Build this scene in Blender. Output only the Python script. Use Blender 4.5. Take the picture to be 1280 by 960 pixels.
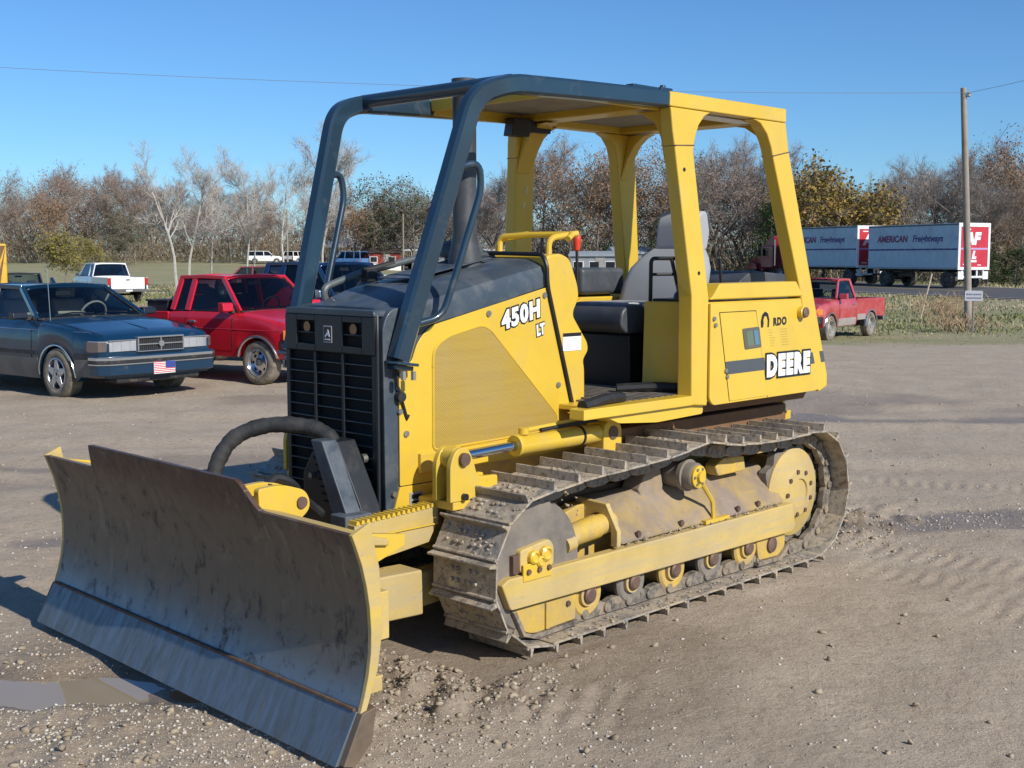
import bpy, bmesh, math, random
import numpy as np
from mathutils import Vector, Matrix, Euler, noise as mnoise

# ------------------------------------------------------------------ scene, camera, light
for o in list(bpy.data.objects):
    bpy.data.objects.remove(o, do_unlink=True)
SC = bpy.context.scene
COL = SC.collection
R = math.radians
rng = random.Random(7)

CAM_H = 1.8
cam_d = bpy.data.cameras.new('camera')
cam = bpy.data.objects.new('camera', cam_d); COL.objects.link(cam)
cam_d.sensor_width = 36.0
cam_d.lens = 36.0 * 1540.0 / 1280.0
cam_d.clip_start = 0.05
cam_d.clip_end = 3000.0
cam.location = (0, 0, CAM_H)
cam.rotation_euler = (R(90) - math.atan(157.0 / 1540.0), 0, 0)
SC.camera = cam

SUN_AZ, SUN_EL = 135.8, 34.5
world = bpy.data.worlds.new('World'); SC.world = world
world.use_nodes = True
wn = world.node_tree.nodes; wl = world.node_tree.links
wn.clear()
w_out = wn.new('ShaderNodeOutputWorld'); w_bg = wn.new('ShaderNodeBackground')
w_sky = wn.new('ShaderNodeTexSky')
w_sky.sky_type = 'NISHITA'; w_sky.sun_disc = False
w_sky.sun_elevation = R(SUN_EL); w_sky.sun_rotation = R(SUN_AZ)
w_sky.altitude = 0.0; w_sky.air_density = 1.0; w_sky.dust_density = 0.0; w_sky.ozone_density = 4.0
w_bg.inputs['Strength'].default_value = 0.080
w_tint = wn.new('ShaderNodeMix'); w_tint.data_type = 'RGBA'; w_tint.blend_type = 'MULTIPLY'; w_tint.inputs[0].default_value = 1.0
w_tint.inputs[7].default_value = (0.62, 0.945, 1.27, 1)
wl.new(w_sky.outputs[0], w_tint.inputs[6]); wl.new(w_tint.outputs[2], w_bg.inputs[0]); wl.new(w_bg.outputs[0], w_out.inputs[0])
sun_d = bpy.data.lights.new('sun', 'SUN'); sun = bpy.data.objects.new('sun', sun_d); COL.objects.link(sun)
sun_d.energy = 4.1; sun_d.angle = R(0.5); sun_d.color = (1.0, 0.955, 0.87)
_ts = Vector((math.sin(R(SUN_AZ)) * math.cos(R(SUN_EL)), math.cos(R(SUN_AZ)) * math.cos(R(SUN_EL)), math.sin(R(SUN_EL))))
sun.rotation_euler = _ts.to_track_quat('Z', 'Y').to_euler()
sun.location = _ts * 60
SC.view_settings.view_transform = 'Standard'; SC.view_settings.look = 'None'
SC.view_settings.gamma = 1.0; SC.view_settings.use_curve_mapping = False
SC.view_settings.exposure = 0.29
SC.render.engine = 'CYCLES'
SC.cycles.use_denoising = True
SC.cycles.max_bounces = 8; SC.cycles.transparent_max_bounces = 24
SC.cycles.diffuse_bounces = 3; SC.cycles.glossy_bounces = 4
SC.cycles.sample_clamp_indirect = 6.0

# ------------------------------------------------------------------ mesh helpers
class MB:
    """collects geometry; build() links it as one mesh object"""
    def __init__(s, xf=None):
        s.bm = bmesh.new(); s.xf = xf
    def faces(s, vs, fs):
        bv = [s.bm.verts.new(v) for v in vs]
        out = []
        for f in fs:
            try: out.append(s.bm.faces.new([bv[i] for i in f]))
            except ValueError: pass
        return out
    def box(s, c, d, rot=None):
        hx, hy, hz = d[0] / 2, d[1] / 2, d[2] / 2
        vs = [Vector((x, y, z)) for x in (-hx, hx) for y in (-hy, hy) for z in (-hz, hz)]
        if rot is not None:
            m = Euler(rot).to_matrix(); vs = [m @ v for v in vs]
        c = Vector(c)
        s.faces([v + c for v in vs], [(0, 1, 3, 2), (4, 6, 7, 5), (0, 4, 5, 1), (2, 3, 7, 6), (0, 2, 6, 4), (1, 5, 7, 3)])
        return s
    def bx(s, x0, x1, y0, y1, z0, z1):
        return s.box(((x0 + x1) / 2, (y0 + y1) / 2, (z0 + z1) / 2), (abs(x1 - x0), abs(y1 - y0), abs(z1 - z0)))
    def prism(s, poly, ax, a, b):
        """poly in the plane across axis ax ('x': (y,z), 'y': (x,z), 'z': (x,y)), from a to b"""
        def P(p, t):
            return {'x': (t, p[0], p[1]), 'y': (p[0], t, p[1]), 'z': (p[0], p[1], t)}[ax]
        n = len(poly)
        vs = [P(p, a) for p in poly] + [P(p, b) for p in poly]
        fs = [tuple(range(n))[::-1], tuple(range(n, 2 * n))]
        fs += [(i, (i + 1) % n, n + (i + 1) % n, n + i) for i in range(n)]
        s.faces(vs, fs); return s
    def loft(s, rings, close=True, cap=True):
        n = len(rings[0]); vs = [v for r in rings for v in r]; fs = []
        for k in range(len(rings) - 1):
            for i in range(n if close else n - 1):
                j = (i + 1) % n
                fs.append((k * n + i, k * n + j, (k + 1) * n + j, (k + 1) * n + i))
        if cap and close:
            fs.append(tuple(range(n))[::-1]); fs.append(tuple(range((len(rings) - 1) * n, len(rings) * n)))
        s.faces(vs, fs); return s
    def sweep(s, path, prof, up=(0, 0, 1), cap=True, scales=None):
        """prof: list of (side, up) points swept along path"""
        path = [Vector(p) for p in path]; up = Vector(up).normalized(); rings = []
        for i, p in enumerate(path):
            t = (path[min(i + 1, len(path) - 1)] - path[max(i - 1, 0)]).normalized()
            sd = t.cross(up)
            if sd.length < 1e-4: sd = t.cross(Vector((1, 0, 0)))
            sd.normalize(); u = sd.cross(t).normalized()
            k = scales[i] if scales else 1.0
            rings.append([p + sd * a * k + u * b * k for a, b in prof])
        return s.loft(rings, True, cap)
    def tube(s, path, r, n=10, cap=True, radii=None):
        prof = [(math.cos(2 * math.pi * i / n) * r, math.sin(2 * math.pi * i / n) * r) for i in range(n)]
        path = [Vector(p) for p in path]; rings = []
        t0 = (path[1] - path[0]).normalized()
        u = t0.orthogonal().normalized()
        for i, p in enumerate(path):
            t = (path[min(i + 1, len(path) - 1)] - path[max(i - 1, 0)]).normalized()
            u = (u - t * u.dot(t)); u.normalize(); w = t.cross(u)
            k = (radii[i] / r) if radii else 1.0
            rings.append([p + u * a * k + w * b * k for a, b in prof])
        return s.loft(rings, True, cap)
    def cyl(s, p0, p1, r, n=20, r1=None):
        return s.tube([p0, p1], r, n, True, [r, r1 if r1 is not None else r])
    def lathe(s, prof, c, axis='y', n=32, closed=False, cap=True):
        """prof: (radius, offset along the axis)"""
        c = Vector(c); rings = []
        for r, h in prof:
            ring = []
            for i in range(n):
                a = 2 * math.pi * i / n; ca, sa = math.cos(a) * r, math.sin(a) * r
                ring.append(c + Vector({'y': (ca, h, sa), 'z': (ca, sa, h), 'x': (h, ca, sa)}[axis]))
            rings.append(ring)
        if closed: rings.append(rings[0])
        return s.loft(rings, True, cap and not closed)
    def grid(s, pts):
        m = len(pts[0]); vs = [p for r in pts for p in r]
        fs = [(i * m + j, i * m + j + 1, (i + 1) * m + j + 1, (i + 1) * m + j) for i in range(len(pts) - 1) for j in range(m - 1)]
        s.faces(vs, fs); return s
    def build(s, name, mat=None, parent=None, smooth=35, bevel=0.0, seg=2, thick=0.0, fix=True):
        if s.xf is not None:
            for v in s.bm.verts: v.co = s.xf(v.co)
        if fix: bmesh.ops.recalc_face_normals(s.bm, faces=s.bm.faces[:])
        me = bpy.data.meshes.new(name); s.bm.to_mesh(me); s.bm.free()
        return link_mesh(name, me, mat, parent, smooth, bevel, seg, thick)

def link_mesh(name, me, mat=None, parent=None, smooth=35, bevel=0.0, seg=2, thick=0.0):
    if smooth:
        me.shade_smooth()
        me.set_sharp_from_angle(angle=R(smooth))
    if mat is not None: me.materials.append(mat)
    o = bpy.data.objects.new(name, me); COL.objects.link(o)
    if parent is not None: o.parent = parent
    if thick:
        m = o.modifiers.new('thickness', 'SOLIDIFY'); m.thickness = thick; m.offset = -1
    if bevel:
        m = o.modifiers.new('bevel', 'BEVEL'); m.width = bevel; m.segments = seg; m.limit_method = 'ANGLE'; m.angle_limit = R(38)
        m.harden_normals = True
    return o

def tag(o, label, cat, group=None, kind=None):
    o['label'] = label; o['category'] = cat
    if group: o['group'] = group
    if kind: o['kind'] = kind
    return o
def thing(name, label, cat, loc=(0, 0, 0), rz=0.0, group=None):
    o = bpy.data.objects.new(name, None); COL.objects.link(o)
    o.location = loc; o.rotation_euler = (0, 0, rz); o.empty_display_size = 0.2
    return tag(o, label, cat, group)
def structure(o):
    o['kind'] = 'structure'; return o
KIDS = {}
def dup(root, loc=None, rz=None, label=None, sc=None):
    """a copy of a thing with copies of its parts and sub-parts"""
    if not KIDS.get('ready'):
        KIDS.clear(); KIDS['ready'] = True
    r = root.copy(); COL.objects.link(r)
    if loc is not None: r.location = loc
    if rz is not None: r.rotation_euler = (0, 0, rz)
    if sc is not None: r.scale = sc
    if label: r['label'] = label
    for ch in list(root.children):
        c = ch.copy(); COL.objects.link(c); c.parent = r
        for g in ch.children:
            d = g.copy(); COL.objects.link(d); d.parent = c
    return r

def smooth_path(pts, n=6):
    """Catmull-Rom through pts"""
    P = [Vector(p) for p in pts]; P = [P[0] * 2 - P[1]] + P + [P[-1] * 2 - P[-2]]; out = []
    for i in range(1, len(P) - 2):
        for k in range(n):
            t = k / n; a, b, c, d = P[i - 1], P[i], P[i + 1], P[i + 2]
            out.append(0.5 * ((2 * b) + (c - a) * t + (2 * a - 5 * b + 4 * c - d) * t * t + (3 * b - a - 3 * c + d) * t ** 3))
    out.append(P[-2]); return out
def fillet(pts, rad, n=6):
    """open polyline with rounded corners"""
    P = [Vector(p) for p in pts]; out = [P[0]]
    for i in range(1, len(P) - 1):
        a = (P[i - 1] - P[i]); b = (P[i + 1] - P[i])
        r = min(rad, a.length * .49, b.length * .49); a.normalize(); b.normalize()
        p0, p1 = P[i] + a * r, P[i] + b * r
        for k in range(n + 1):
            t = k / n; out.append(p0 * (1 - t) ** 2 + P[i] * 2 * t * (1 - t) + p1 * t * t)
    out.append(P[-1]); return out
def rpoly(pts, rad, n=5):
    """closed 2D polygon with rounded corners; rad a number or one per corner"""
    m = len(pts); out = []
    for i in range(m):
        r = rad[i] if isinstance(rad, (list, tuple)) else rad
        p = Vector(pts[i]).to_2d(); a = Vector(pts[i - 1]).to_2d() - p; b = Vector(pts[(i + 1) % m]).to_2d() - p
        if r <= 0: out.append((p.x, p.y)); continue
        r = min(r, a.length * .49, b.length * .49); a.normalize(); b.normalize()
        for k in range(n + 1):
            t = k / n; q = (p + a * r) * (1 - t) ** 2 + p * 2 * t * (1 - t) + (p + b * r) * t * t
            out.append((q.x, q.y))
    return out
def rect_prof(w, h, c=0.25):
    """chamfered rectangle profile, size w (side) x h (up)"""
    w, h = w / 2, h / 2; k = min(w, h) * c
    return [(-w + k, -h), (w - k, -h), (w, -h + k), (w, h - k), (w - k, h), (-w + k, h), (-w, h - k), (-w, -h + k)]

# ------------------------------------------------------------------ materials
def nodes(name):
    m = bpy.data.materials.new(name); m.use_nodes = True
    nt = m.node_tree; b = nt.nodes['Principled BSDF']
    return m, nt, b
def N(nt, typ, **kw):
    n = nt.nodes.new(typ)
    for k, v in kw.items():
        if k in n.inputs: n.inputs[k].default_value = v
        else: setattr(n, k, v)
    return n
def coords(nt, kind='Object'):
    return N(nt, 'ShaderNodeTexCoord').outputs[kind]
def noise_tex(nt, co, scale, detail=4.0, rough=0.55, dist=0.0):
    n = N(nt, 'ShaderNodeTexNoise', Scale=scale, Detail=detail, Roughness=rough, Distortion=dist)
    nt.links.new(co, n.inputs['Vector']); return n.outputs['Fac']
def ramp(nt, fac, stops):
    r = N(nt, 'ShaderNodeValToRGB'); e = r.color_ramp.elements
    while len(e) < len(stops): e.new(0.5)
    for el, (p, c) in zip(e, stops):
        el.position = p; el.color = (c, c, c, 1) if isinstance(c, (int, float)) else (*c, 1)
    nt.links.new(fac, r.inputs['Fac']); return r.outputs['Color']
def mixc(nt, fac, a, b, mode='MIX'):
    m = N(nt, 'ShaderNodeMix', data_type='RGBA', blend_type=mode)
    for sock, v in ((m.inputs[0], fac), (m.inputs[6], a), (m.inputs[7], b)):
        if isinstance(v, (int, float)): sock.default_value = v
        elif isinstance(v, tuple): sock.default_value = (*v, 1)
        else: nt.links.new(v, sock)
    return m.outputs[2]
def bump(nt, b, h, strength=0.3, dist=0.01):
    n = N(nt, 'ShaderNodeBump', Strength=strength, Distance=dist)
    nt.links.new(h, n.inputs['Height']); nt.links.new(n.outputs[0], b.inputs['Normal'])
MATS = {}
def M_(name, col, rough=0.5, metal=0.0, dirt=0.0, dirtcol=(0.25, 0.19, 0.13), dscale=6.0, var=0.12, bmp=0.0, bscale=60.0, coat=0.0, spec=0.5, streak=False, scuff=0.0):
    """painted or bare surface with tonal variation and patches of dust"""
    if name in MATS: return MATS[name]
    m, nt, b = nodes(name); co = coords(nt)
    b.inputs['Roughness'].default_value = rough; b.inputs['Metallic'].default_value = metal
    b.inputs['Specular IOR Level'].default_value = spec
    b.inputs['Coat Weight'].default_value = coat; b.inputs['Coat Roughness'].default_value = 0.06
    n1 = noise_tex(nt, co, 3.1, 6, 0.6)
    lo = tuple(c * (1 - var) for c in col); hi = tuple(min(1, c * (1 + var)) for c in col)
    c = mixc(nt, ramp(nt, n1, [(0.3, 0.0), (0.7, 1.0)]), lo, hi)
    if dirt > 0:
        if streak:
            mp = N(nt, 'ShaderNodeMapping'); mp.inputs['Scale'].default_value = (0.22, 1.0, 2.4) if streak == 'x' else (1.0, 1.0, 0.25)
            nt.links.new(co, mp.inputs[0]); dco = mp.outputs[0]
        else: dco = co
        n2 = noise_tex(nt, dco, dscale, 9, 0.68, 0.3)
        f = ramp(nt, n2, [(max(0.0, 0.62 - dirt * 0.45), 0.0), (min(1.0, 0.80 - dirt * 0.2), min(1.0, 0.35 + dirt * .65))])
        c = mixc(nt, f, c, dirtcol)
        rr = N(nt, 'ShaderNodeMix', data_type='FLOAT'); nt.links.new(f, rr.inputs[0])
        rr.inputs[2].default_value = rough; rr.inputs[3].default_value = 0.9
        nt.links.new(rr.outputs[0], b.inputs['Roughness'])
        if metal > 0:
            rm = N(nt, 'ShaderNodeMix', data_type='FLOAT'); nt.links.new(f, rm.inputs[0])
            rm.inputs[2].default_value = metal; rm.inputs[3].default_value = 0.0
            nt.links.new(rm.outputs[0], b.inputs['Metallic'])
    if scuff > 0:
        mp = N(nt, 'ShaderNodeMapping'); mp.inputs['Scale'].default_value = (3.0, 3.0, 26.0); mp.inputs['Rotation'].default_value = (0.2, 0.35, 0.1)
        nt.links.new(co, mp.inputs[0]); n4 = noise_tex(nt, mp.outputs[0], 2.0, 7, 0.75)
        n5 = noise_tex(nt, co, 22.0, 8, 0.72)
        c = mixc(nt, ramp(nt, n4, [(0.60, 0.0), (0.70, scuff)]), c, dirtcol)
        c = mixc(nt, ramp(nt, n5, [(0.64, 0.0), (0.70, scuff)]), c, tuple(v * .35 for v in dirtcol))
    nt.links.new(c, b.inputs['Base Color'])
    if bmp > 0: bump(nt, b, noise_tex(nt, co, bscale, 5, 0.6), bmp, 0.004)
    MATS[name] = m; return m
def glass_mat(name, tint=(0.55, 0.6, 0.62), alpha=0.45):
    if name in MATS: return MATS[name]
    m, nt, b = nodes(name); out = nt.nodes['Material Output']
    tr = N(nt, 'ShaderNodeBsdfTransparent'); tr.inputs[0].default_value = (*tint, 1)
    gl = N(nt, 'ShaderNodeBsdfGlossy'); gl.inputs['Roughness'].default_value = 0.02
    fr = N(nt, 'ShaderNodeFresnel'); fr.inputs[0].default_value = 1.5
    mx = N(nt, 'ShaderNodeMixShader'); nt.links.new(fr.outputs[0], mx.inputs[0])
    nt.links.new(tr.outputs[0], mx.inputs[1]); nt.links.new(gl.outputs[0], mx.inputs[2])
    nt.links.new(mx.outputs[0], out.inputs[0]); nt.nodes.remove(b)
    MATS[name] = m; return m

YEL = (0.66, 0.435, 0.042)
m_yel = M_('yellow_paint', YEL, 0.36, 0, 0.24, (0.50, 0.36, 0.12), 4.0, 0.06, 0.06, 18, coat=0.2, scuff=.35)
m_yeldirty = M_('yellow_paint_muddy', (0.62, 0.40, 0.04), 0.55, 0, 0.64, (0.32, 0.25, 0.165), 9.0, 0.15, 0.25, 60, scuff=.5)
m_yelworn = M_('yellow_paint_worn', (0.58, 0.40, 0.08), 0.55, 0, 0.66, (0.40, 0.325, 0.215), 5.0, 0.2, 0.4, 50, streak='x', scuff=1.0)
m_yelcover = M_('scraped_cover_paint', (0.25, 0.195, 0.15), 0.75, 0, 0.40, (0.52, 0.34, 0.05), 4.2, 0.30, 0.6, 40, scuff=.6)
m_mesh_old = M_('yellow_screen_mesh', (0.37, 0.25, 0.045), 0.6, 0, 0.2, (0.37, 0.285, 0.15), 7.0, 0.08, 0.5, 320)
m_hood = M_('slate_hood_paint', (0.045, 0.062, 0.080), 0.42, 0, 0.40, (0.17, 0.175, 0.175), 5.0, 0.15, 0.1, 60, coat=0.1)
m_bar = M_('dark_blue_bar_paint', (0.016, 0.038, 0.060), 0.28, 0, 0.10, (0.12, 0.13, 0.13), 7.0, 0.12, 0.05, 40, coat=0.5)
m_grille = M_('grille_black', (0.012, 0.014, 0.017), 0.45, 0, 0.25, (0.07, 0.065, 0.06), 7.0, 0.2)
m_black = M_('black_rubber', (0.012, 0.012, 0.013), 0.6, 0, 0.2, (0.08, 0.07, 0.06), 9.0, 0.2)
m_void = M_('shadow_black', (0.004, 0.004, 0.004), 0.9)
m_chrome = M_('chrome', (0.55, 0.56, 0.58), 0.12, 1.0, 0.0, var=0.03)
m_steel = M_('bolt_steel', (0.36, 0.34, 0.31), 0.4, 0.8, 0.3, dscale=20)
m_pin = M_('rusty_pin', (0.16, 0.10, 0.075), 0.6, 0.5, 0.4, (0.2, 0.12, 0.08), 15)
m_track = M_('track_steel', (0.40, 0.37, 0.33), 0.5, 0.55, 0.66, (0.36, 0.30, 0.23), 14.0, 0.25, 0.5, 60)
m_link = M_('track_link_steel', (0.16, 0.145, 0.125), 0.55, 0.6, 0.5, (0.25, 0.19, 0.13), 12.0, 0.25, 0.4, 60)
m_idler = M_('idler_iron', (0.20, 0.18, 0.16), 0.5, 0.45, 0.62, (0.26, 0.215, 0.165), 7.0, 0.2, 0.4, 40, scuff=.6)
m_stack = M_('exhaust_steel', (0.055, 0.06, 0.066), 0.5, 0.2, 0.4, (0.12, 0.12, 0.12), 6.0, 0.2, 0.15, 60)
m_seat = M_('grey_vinyl_seat', (0.36, 0.37, 0.385), 0.5, 0, 0.15, (0.33, 0.31, 0.28), 5.0, 0.06, 0.15, 90)
m_cushion = M_('charcoal_vinyl', (0.05, 0.055, 0.064), 0.42, 0, 0.3, (0.11, 0.11, 0.115), 6.0, 0.12, 0.2, 120)
m_headliner = M_('headliner_board', (0.30, 0.265, 0.215), 0.85, 0, 0.4, (0.20, 0.17, 0.13), 4.0, 0.1, 0.2, 70)
m_floorm = M_('ribbed_floor_mat', (0.10, 0.09, 0.08), 0.8, 0, 0.7, (0.30, 0.25, 0.19), 8.0, 0.2, 0.3, 80)
m_red = M_('red_grip', (0.62, 0.05, 0.02), 0.4)
def track_mat(name, steel, mud, dark, metal):
    m, nt, b = nodes(name); co0 = coords(nt); oi = N(nt, 'ShaderNodeObjectInfo')
    ad = N(nt, 'ShaderNodeVectorMath', operation='MULTIPLY_ADD'); nt.links.new(oi.outputs['Random'], ad.inputs[0]); ad.inputs[1].default_value = (37, 53, 11); nt.links.new(co0, ad.inputs[2])
    co = ad.outputs[0]
    n1 = noise_tex(nt, co, 9, 9, .7, .5); n2 = noise_tex(nt, co, 34, 7, .7); n3 = noise_tex(nt, co, 4, 4, .6)
    c = mixc(nt, ramp(nt, n1, [(.40, 0.), (.56, 1.)]), steel, mud)
    c = mixc(nt, ramp(nt, n2, [(.50, 0.), (.64, .8)]), c, dark)
    c = mixc(nt, ramp(nt, n3, [(.5, 0.), (.72, .6)]), c, tuple(v * .55 for v in mud))
    nt.links.new(c, b.inputs['Base Color']); nt.links.new(ramp(nt, n1, [(.40, metal), (.52, 0.)]), b.inputs['Metallic']); nt.links.new(ramp(nt, n1, [(.40, .38), (.55, .9)]), b.inputs['Roughness'])
    hm = mixc(nt, .5, n1, n2); bump(nt, b, hm, .9, .010)
    return m
m_track = track_mat('track_shoe_steel', (.39, .365, .33), (.42, .34, .24), (.10, .076, .055), .5)
m_link = track_mat('track_chain_steel', (.20, .185, .165), (.30, .235, .165), (.07, .055, .045), .5)
def mesh_mat():
    m, nt, b = nodes('perforated_screen'); co = coords(nt); sp = N(nt, 'ShaderNodeSeparateXYZ'); nt.links.new(co, sp.inputs[0])
    def wave(s, sc):
        k = N(nt, 'ShaderNodeMath', operation='MULTIPLY'); nt.links.new(sp.outputs[s], k.inputs[0]); k.inputs[1].default_value = sc
        w = N(nt, 'ShaderNodeMath', operation='SINE'); nt.links.new(k.outputs[0], w.inputs[0]); return w.outputs[0]
    mu = N(nt, 'ShaderNodeMath', operation='MULTIPLY'); nt.links.new(wave('X', 520), mu.inputs[0]); nt.links.new(wave('Z', 520), mu.inputs[1])
    hole = ramp(nt, mu.outputs[0], [(.15, 0.), (.5, 1.)])
    n = noise_tex(nt, co, 3.5, 8, .65, .4); mp = N(nt, 'ShaderNodeMapping'); mp.inputs['Scale'].default_value = (.3, 1, 7); nt.links.new(co, mp.inputs[0]); nl = noise_tex(nt, mp.outputs[0], 6, 6, .6)
    c = mixc(nt, ramp(nt, n, [(.35, 0.), (.7, 1.)]), (.455, .30, .035), (.43, .30, .09))
    c = mixc(nt, ramp(nt, nl, [(.45, 0.), (.6, .13)]), c, (.24, .165, .045)); c = mixc(nt, hole, c, mixc(nt, 1.0, c, (.52, .50, .46), 'MULTIPLY'))
    nt.links.new(c, b.inputs['Base Color']); b.inputs['Roughness'].default_value = .65; bump(nt, b, hole, .3, .002); return m
m_mesh = mesh_mat()
m_white = M_('white_print', (0.82, 0.82, 0.80), 0.5, var=0.02)
m_ink = M_('black_print', (0.012, 0.012, 0.014), 0.45, var=0.02)
m_stripe = M_('slate_stripe', (0.075, 0.08, 0.085), 0.45, var=0.05)
m_brown = M_('dull_brown', (0.20, 0.10, 0.045), 0.8, 0, 0.6, (0.14, 0.08, 0.04), 6, 0.2)  # darker brown for the platform underside, fender frame, inner plates and small fittings

def text_obj(name, body, size, mat, parent, mtx, bold=0.0, shear=0.0, ext=0.002, align='LEFT', space=1.0):
    cu = bpy.data.curves.new(name, 'FONT'); cu.body = body; cu.size = size; cu.offset = bold; cu.shear = shear
    cu.extrude = ext; cu.align_x = align; cu.space_character = space; cu.resolution_u = 3
    t = bpy.data.objects.new('tmp_text', cu); COL.objects.link(t)
    dg = bpy.context.evaluated_depsgraph_get()
    me = bpy.data.meshes.new_from_object(t.evaluated_get(dg))
    bpy.data.objects.remove(t, do_unlink=True)
    me.transform(mtx); me.name = name
    me.materials.clear()
    return link_mesh(name, me, mat, parent, smooth=0)
def frame_mtx(o, ex, ey):
    """text plane at o with baseline ex and up ey"""
    ex = Vector(ex).normalized(); ez = ex.cross(Vector(ey)).normalized(); ey = ez.cross(ex)
    return Matrix(((ex.x, ey.x, ez.x, o[0]), (ex.y, ey.y, ez.y, o[1]), (ex.z, ey.z, ez.z, o[2]), (0, 0, 0, 1)))
# ------------------------------------------------------------------ terrain
_P = np.random.RandomState(3).rand(256, 256).astype(np.float32)
def vnoise(x, y, s, seed=0):
    x = x / s + seed * 17.3; y = y / s + seed * 5.7
    xi = np.floor(x).astype(int); yi = np.floor(y).astype(int); fx = x - xi; fy = y - yi
    fx = fx * fx * (3 - 2 * fx); fy = fy * fy * (3 - 2 * fy)
    g = lambda a, b: _P[a % 256, b % 256]
    return (g(xi, yi) * (1 - fx) + g(xi + 1, yi) * fx) * (1 - fy) + (g(xi, yi + 1) * (1 - fx) + g(xi + 1, yi + 1) * fx) * fy - 0.5
def fbm(x, y, s, o=4, seed=0):
    t = 0; a = 1
    for k in range(o): t = t + a * vnoise(x, y, s / 2 ** k, seed + k); a *= .5
    return t
def sstep(a, b, x):
    t = np.clip((x - a) / (b - a), 0, 1); return t * t * (3 - 2 * t)
PUD = [  # puddles: centre x, y, half sizes, rotation, depth
    (-2.02, 5.04, 0.85, 0.27, 0.06, 0.055), 
    ]
DAMP = [(3.2, 8.35, 1.3, 0.22, 0.30), (5.0, 13.6, 2.4, 0.35, 0.05), (-3.6, 10.4, 1.1, 0.25, 0.05), (-2.9, 7.7, 1.0, 0.3, .1), (2.2, 14.0, 2.0, .4, .0)]
ROAD_A = np.array([31.4, 62.7]); ROAD_D = np.array([-0.39, 0.92]); ROAD_D = ROAD_D / np.linalg.norm(ROAD_D)
ROAD_N = np.array([ROAD_D[1], -ROAD_D[0]])   # to the far side (right)
ROAD_W = 7.0
def road_d(x, y): return (x - ROAD_A[0]) * ROAD_N[0] + (y - ROAD_A[1]) * ROAD_N[1]
DOZ_O = (0.27001, 6.95352); DOZ_YAW = R(44.4)
DX = (-math.sin(DOZ_YAW), -math.cos(DOZ_YAW)); DY = (math.cos(DOZ_YAW), -math.sin(DOZ_YAW))
def doz_w(mx, my): return (DOZ_O[0] + DX[0] * mx + DY[0] * my, DOZ_O[1] + DX[1] * mx + DY[1] * my)
def doz_m(x, y):
    dx, dy = x - DOZ_O[0], y - DOZ_O[1]
    return dx * DX[0] + dy * DX[1], dx * DY[0] + dy * DY[1]
def pud_mask(x, y):
    """<1 inside a puddle"""
    out = np.full_like(x, 9.0); dep = np.zeros_like(x)
    for cx, cy, a, b, r, d in PUD:
        dx, dy = x - cx, y - cy; u = (dx * math.cos(r) + dy * math.sin(r)) / a; v = (-dx * math.sin(r) + dy * math.cos(r)) / b
        q = np.sqrt(u * u + v * v) + 0.55 * vnoise(x, y, 0.45, 5) + 0.3 * vnoise(x, y, 0.15, 6)
        out = np.minimum(out, q); dep = np.maximum(dep, d * (1 - sstep(0.5, 1.5, q)))
    return out, dep
def terrain(x, y, detail=True):
    x = np.asarray(x, float); y = np.asarray(y, float); r = np.hypot(x, y)
    z = -0.28 * sstep(20, 34, y) * sstep(0, 1, 1)
    # the field rises toward the wood on the left, and the land beyond the road
    z = z + sstep(85, 190, y) * (1.7 * sstep(20, -40, x) + 0.6)
    z = z + 0.25 * fbm(x, y, 40, 3, 11) * sstep(40, 90, r)
    if detail:
        near = 1 - sstep(18, 40, r)
        z = z + (0.030 * fbm(x, y, 1.6, 3, 1) + 0.020 * fbm(x, y, 0.35, 5, 2)) * near
        mx, my = doz_m(x, y)
        # churned soil in front of the near track, behind the machine and along the blade
        def lump(cx, cy, sx, sy, amp):
            return amp * np.exp(-((mx - cx) / sx) ** 2 - ((my - cy) / sy) ** 2)
        ch = lump(1.75, 0.95, .42, .42, 1) + lump(-2.3, 0.5, .7, .35, .9) + lump(-2.4, -.2, .8, .5, .7) + lump(3.3, .2, .6, 1.3, .30)
        z = z + ch * (0.060 * np.abs(fbm(x, y, 0.20, 4, 7)) * 2 + 0.15 * np.maximum(0, fbm(x, y, 0.14, 4, 9)) - 0.012)
        # grouser prints left by tracked machines: on the right foreground and ahead of the near track
        for (px, py, ang, L, W) in ((2.6, 6.6, 2.45, 2.6, 0.20), (3.05, 6.95, 2.45, 2.6, 0.20), (3.3, 5.6, 2.5, 1.6, .18), (-0.25, 4.95, 2.9, 0.9, 0.28), (3.0, 9.9, 2.8, 1.8, .2)):
            dx, dy = x - px, y - py; u = dx * math.cos(ang) + dy * math.sin(ang); v = -dx * math.sin(ang) + dy * math.cos(ang)
            w = (1 - sstep(L * .6, L, np.abs(u))) * (1 - sstep(W * .7, W, np.abs(v))) * sstep(-.25, .2, vnoise(x, y, .7, 21) + .1)
            z = z + w * (0.006 * np.sin(u * 2 * math.pi / 0.115 + 1.4 * vnoise(x, y, .3, 8)) - 0.008)
        # wheel ruts across the lot
        for k, yy in enumerate((10.4, 12.3, 14.0)):
            q = y - yy - .10 * x - .5 * vnoise(x, y, 5, 30 + k)
            z = z - 0.022 * np.exp(-(q / .22) ** 2) + .015 * np.exp(-((q - .42) / .2) ** 2)
        q, dep = pud_mask(x, y); z = z - dep
        # the ground is packed flat under the machine's tracks
        fl = (1 - sstep(1.55, 1.75, np.abs(mx))) * (1 - sstep(1.0, 1.12, np.abs(my)))
        z = z * (1 - fl) + fl * (-0.002)
    # shallow ditch and level bed of the road
    d = road_d(x, y)
    bed = 1 - sstep(ROAD_W + 1.0, ROAD_W + 7.0, np.abs(d))
    z = z * (1 - bed) + bed * (-0.20 + 0.0075 * np.clip(y - 70, 0, 120))
    return z
def tz(x, y): return float(terrain(np.array([x]), np.array([y]))[0])
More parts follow.
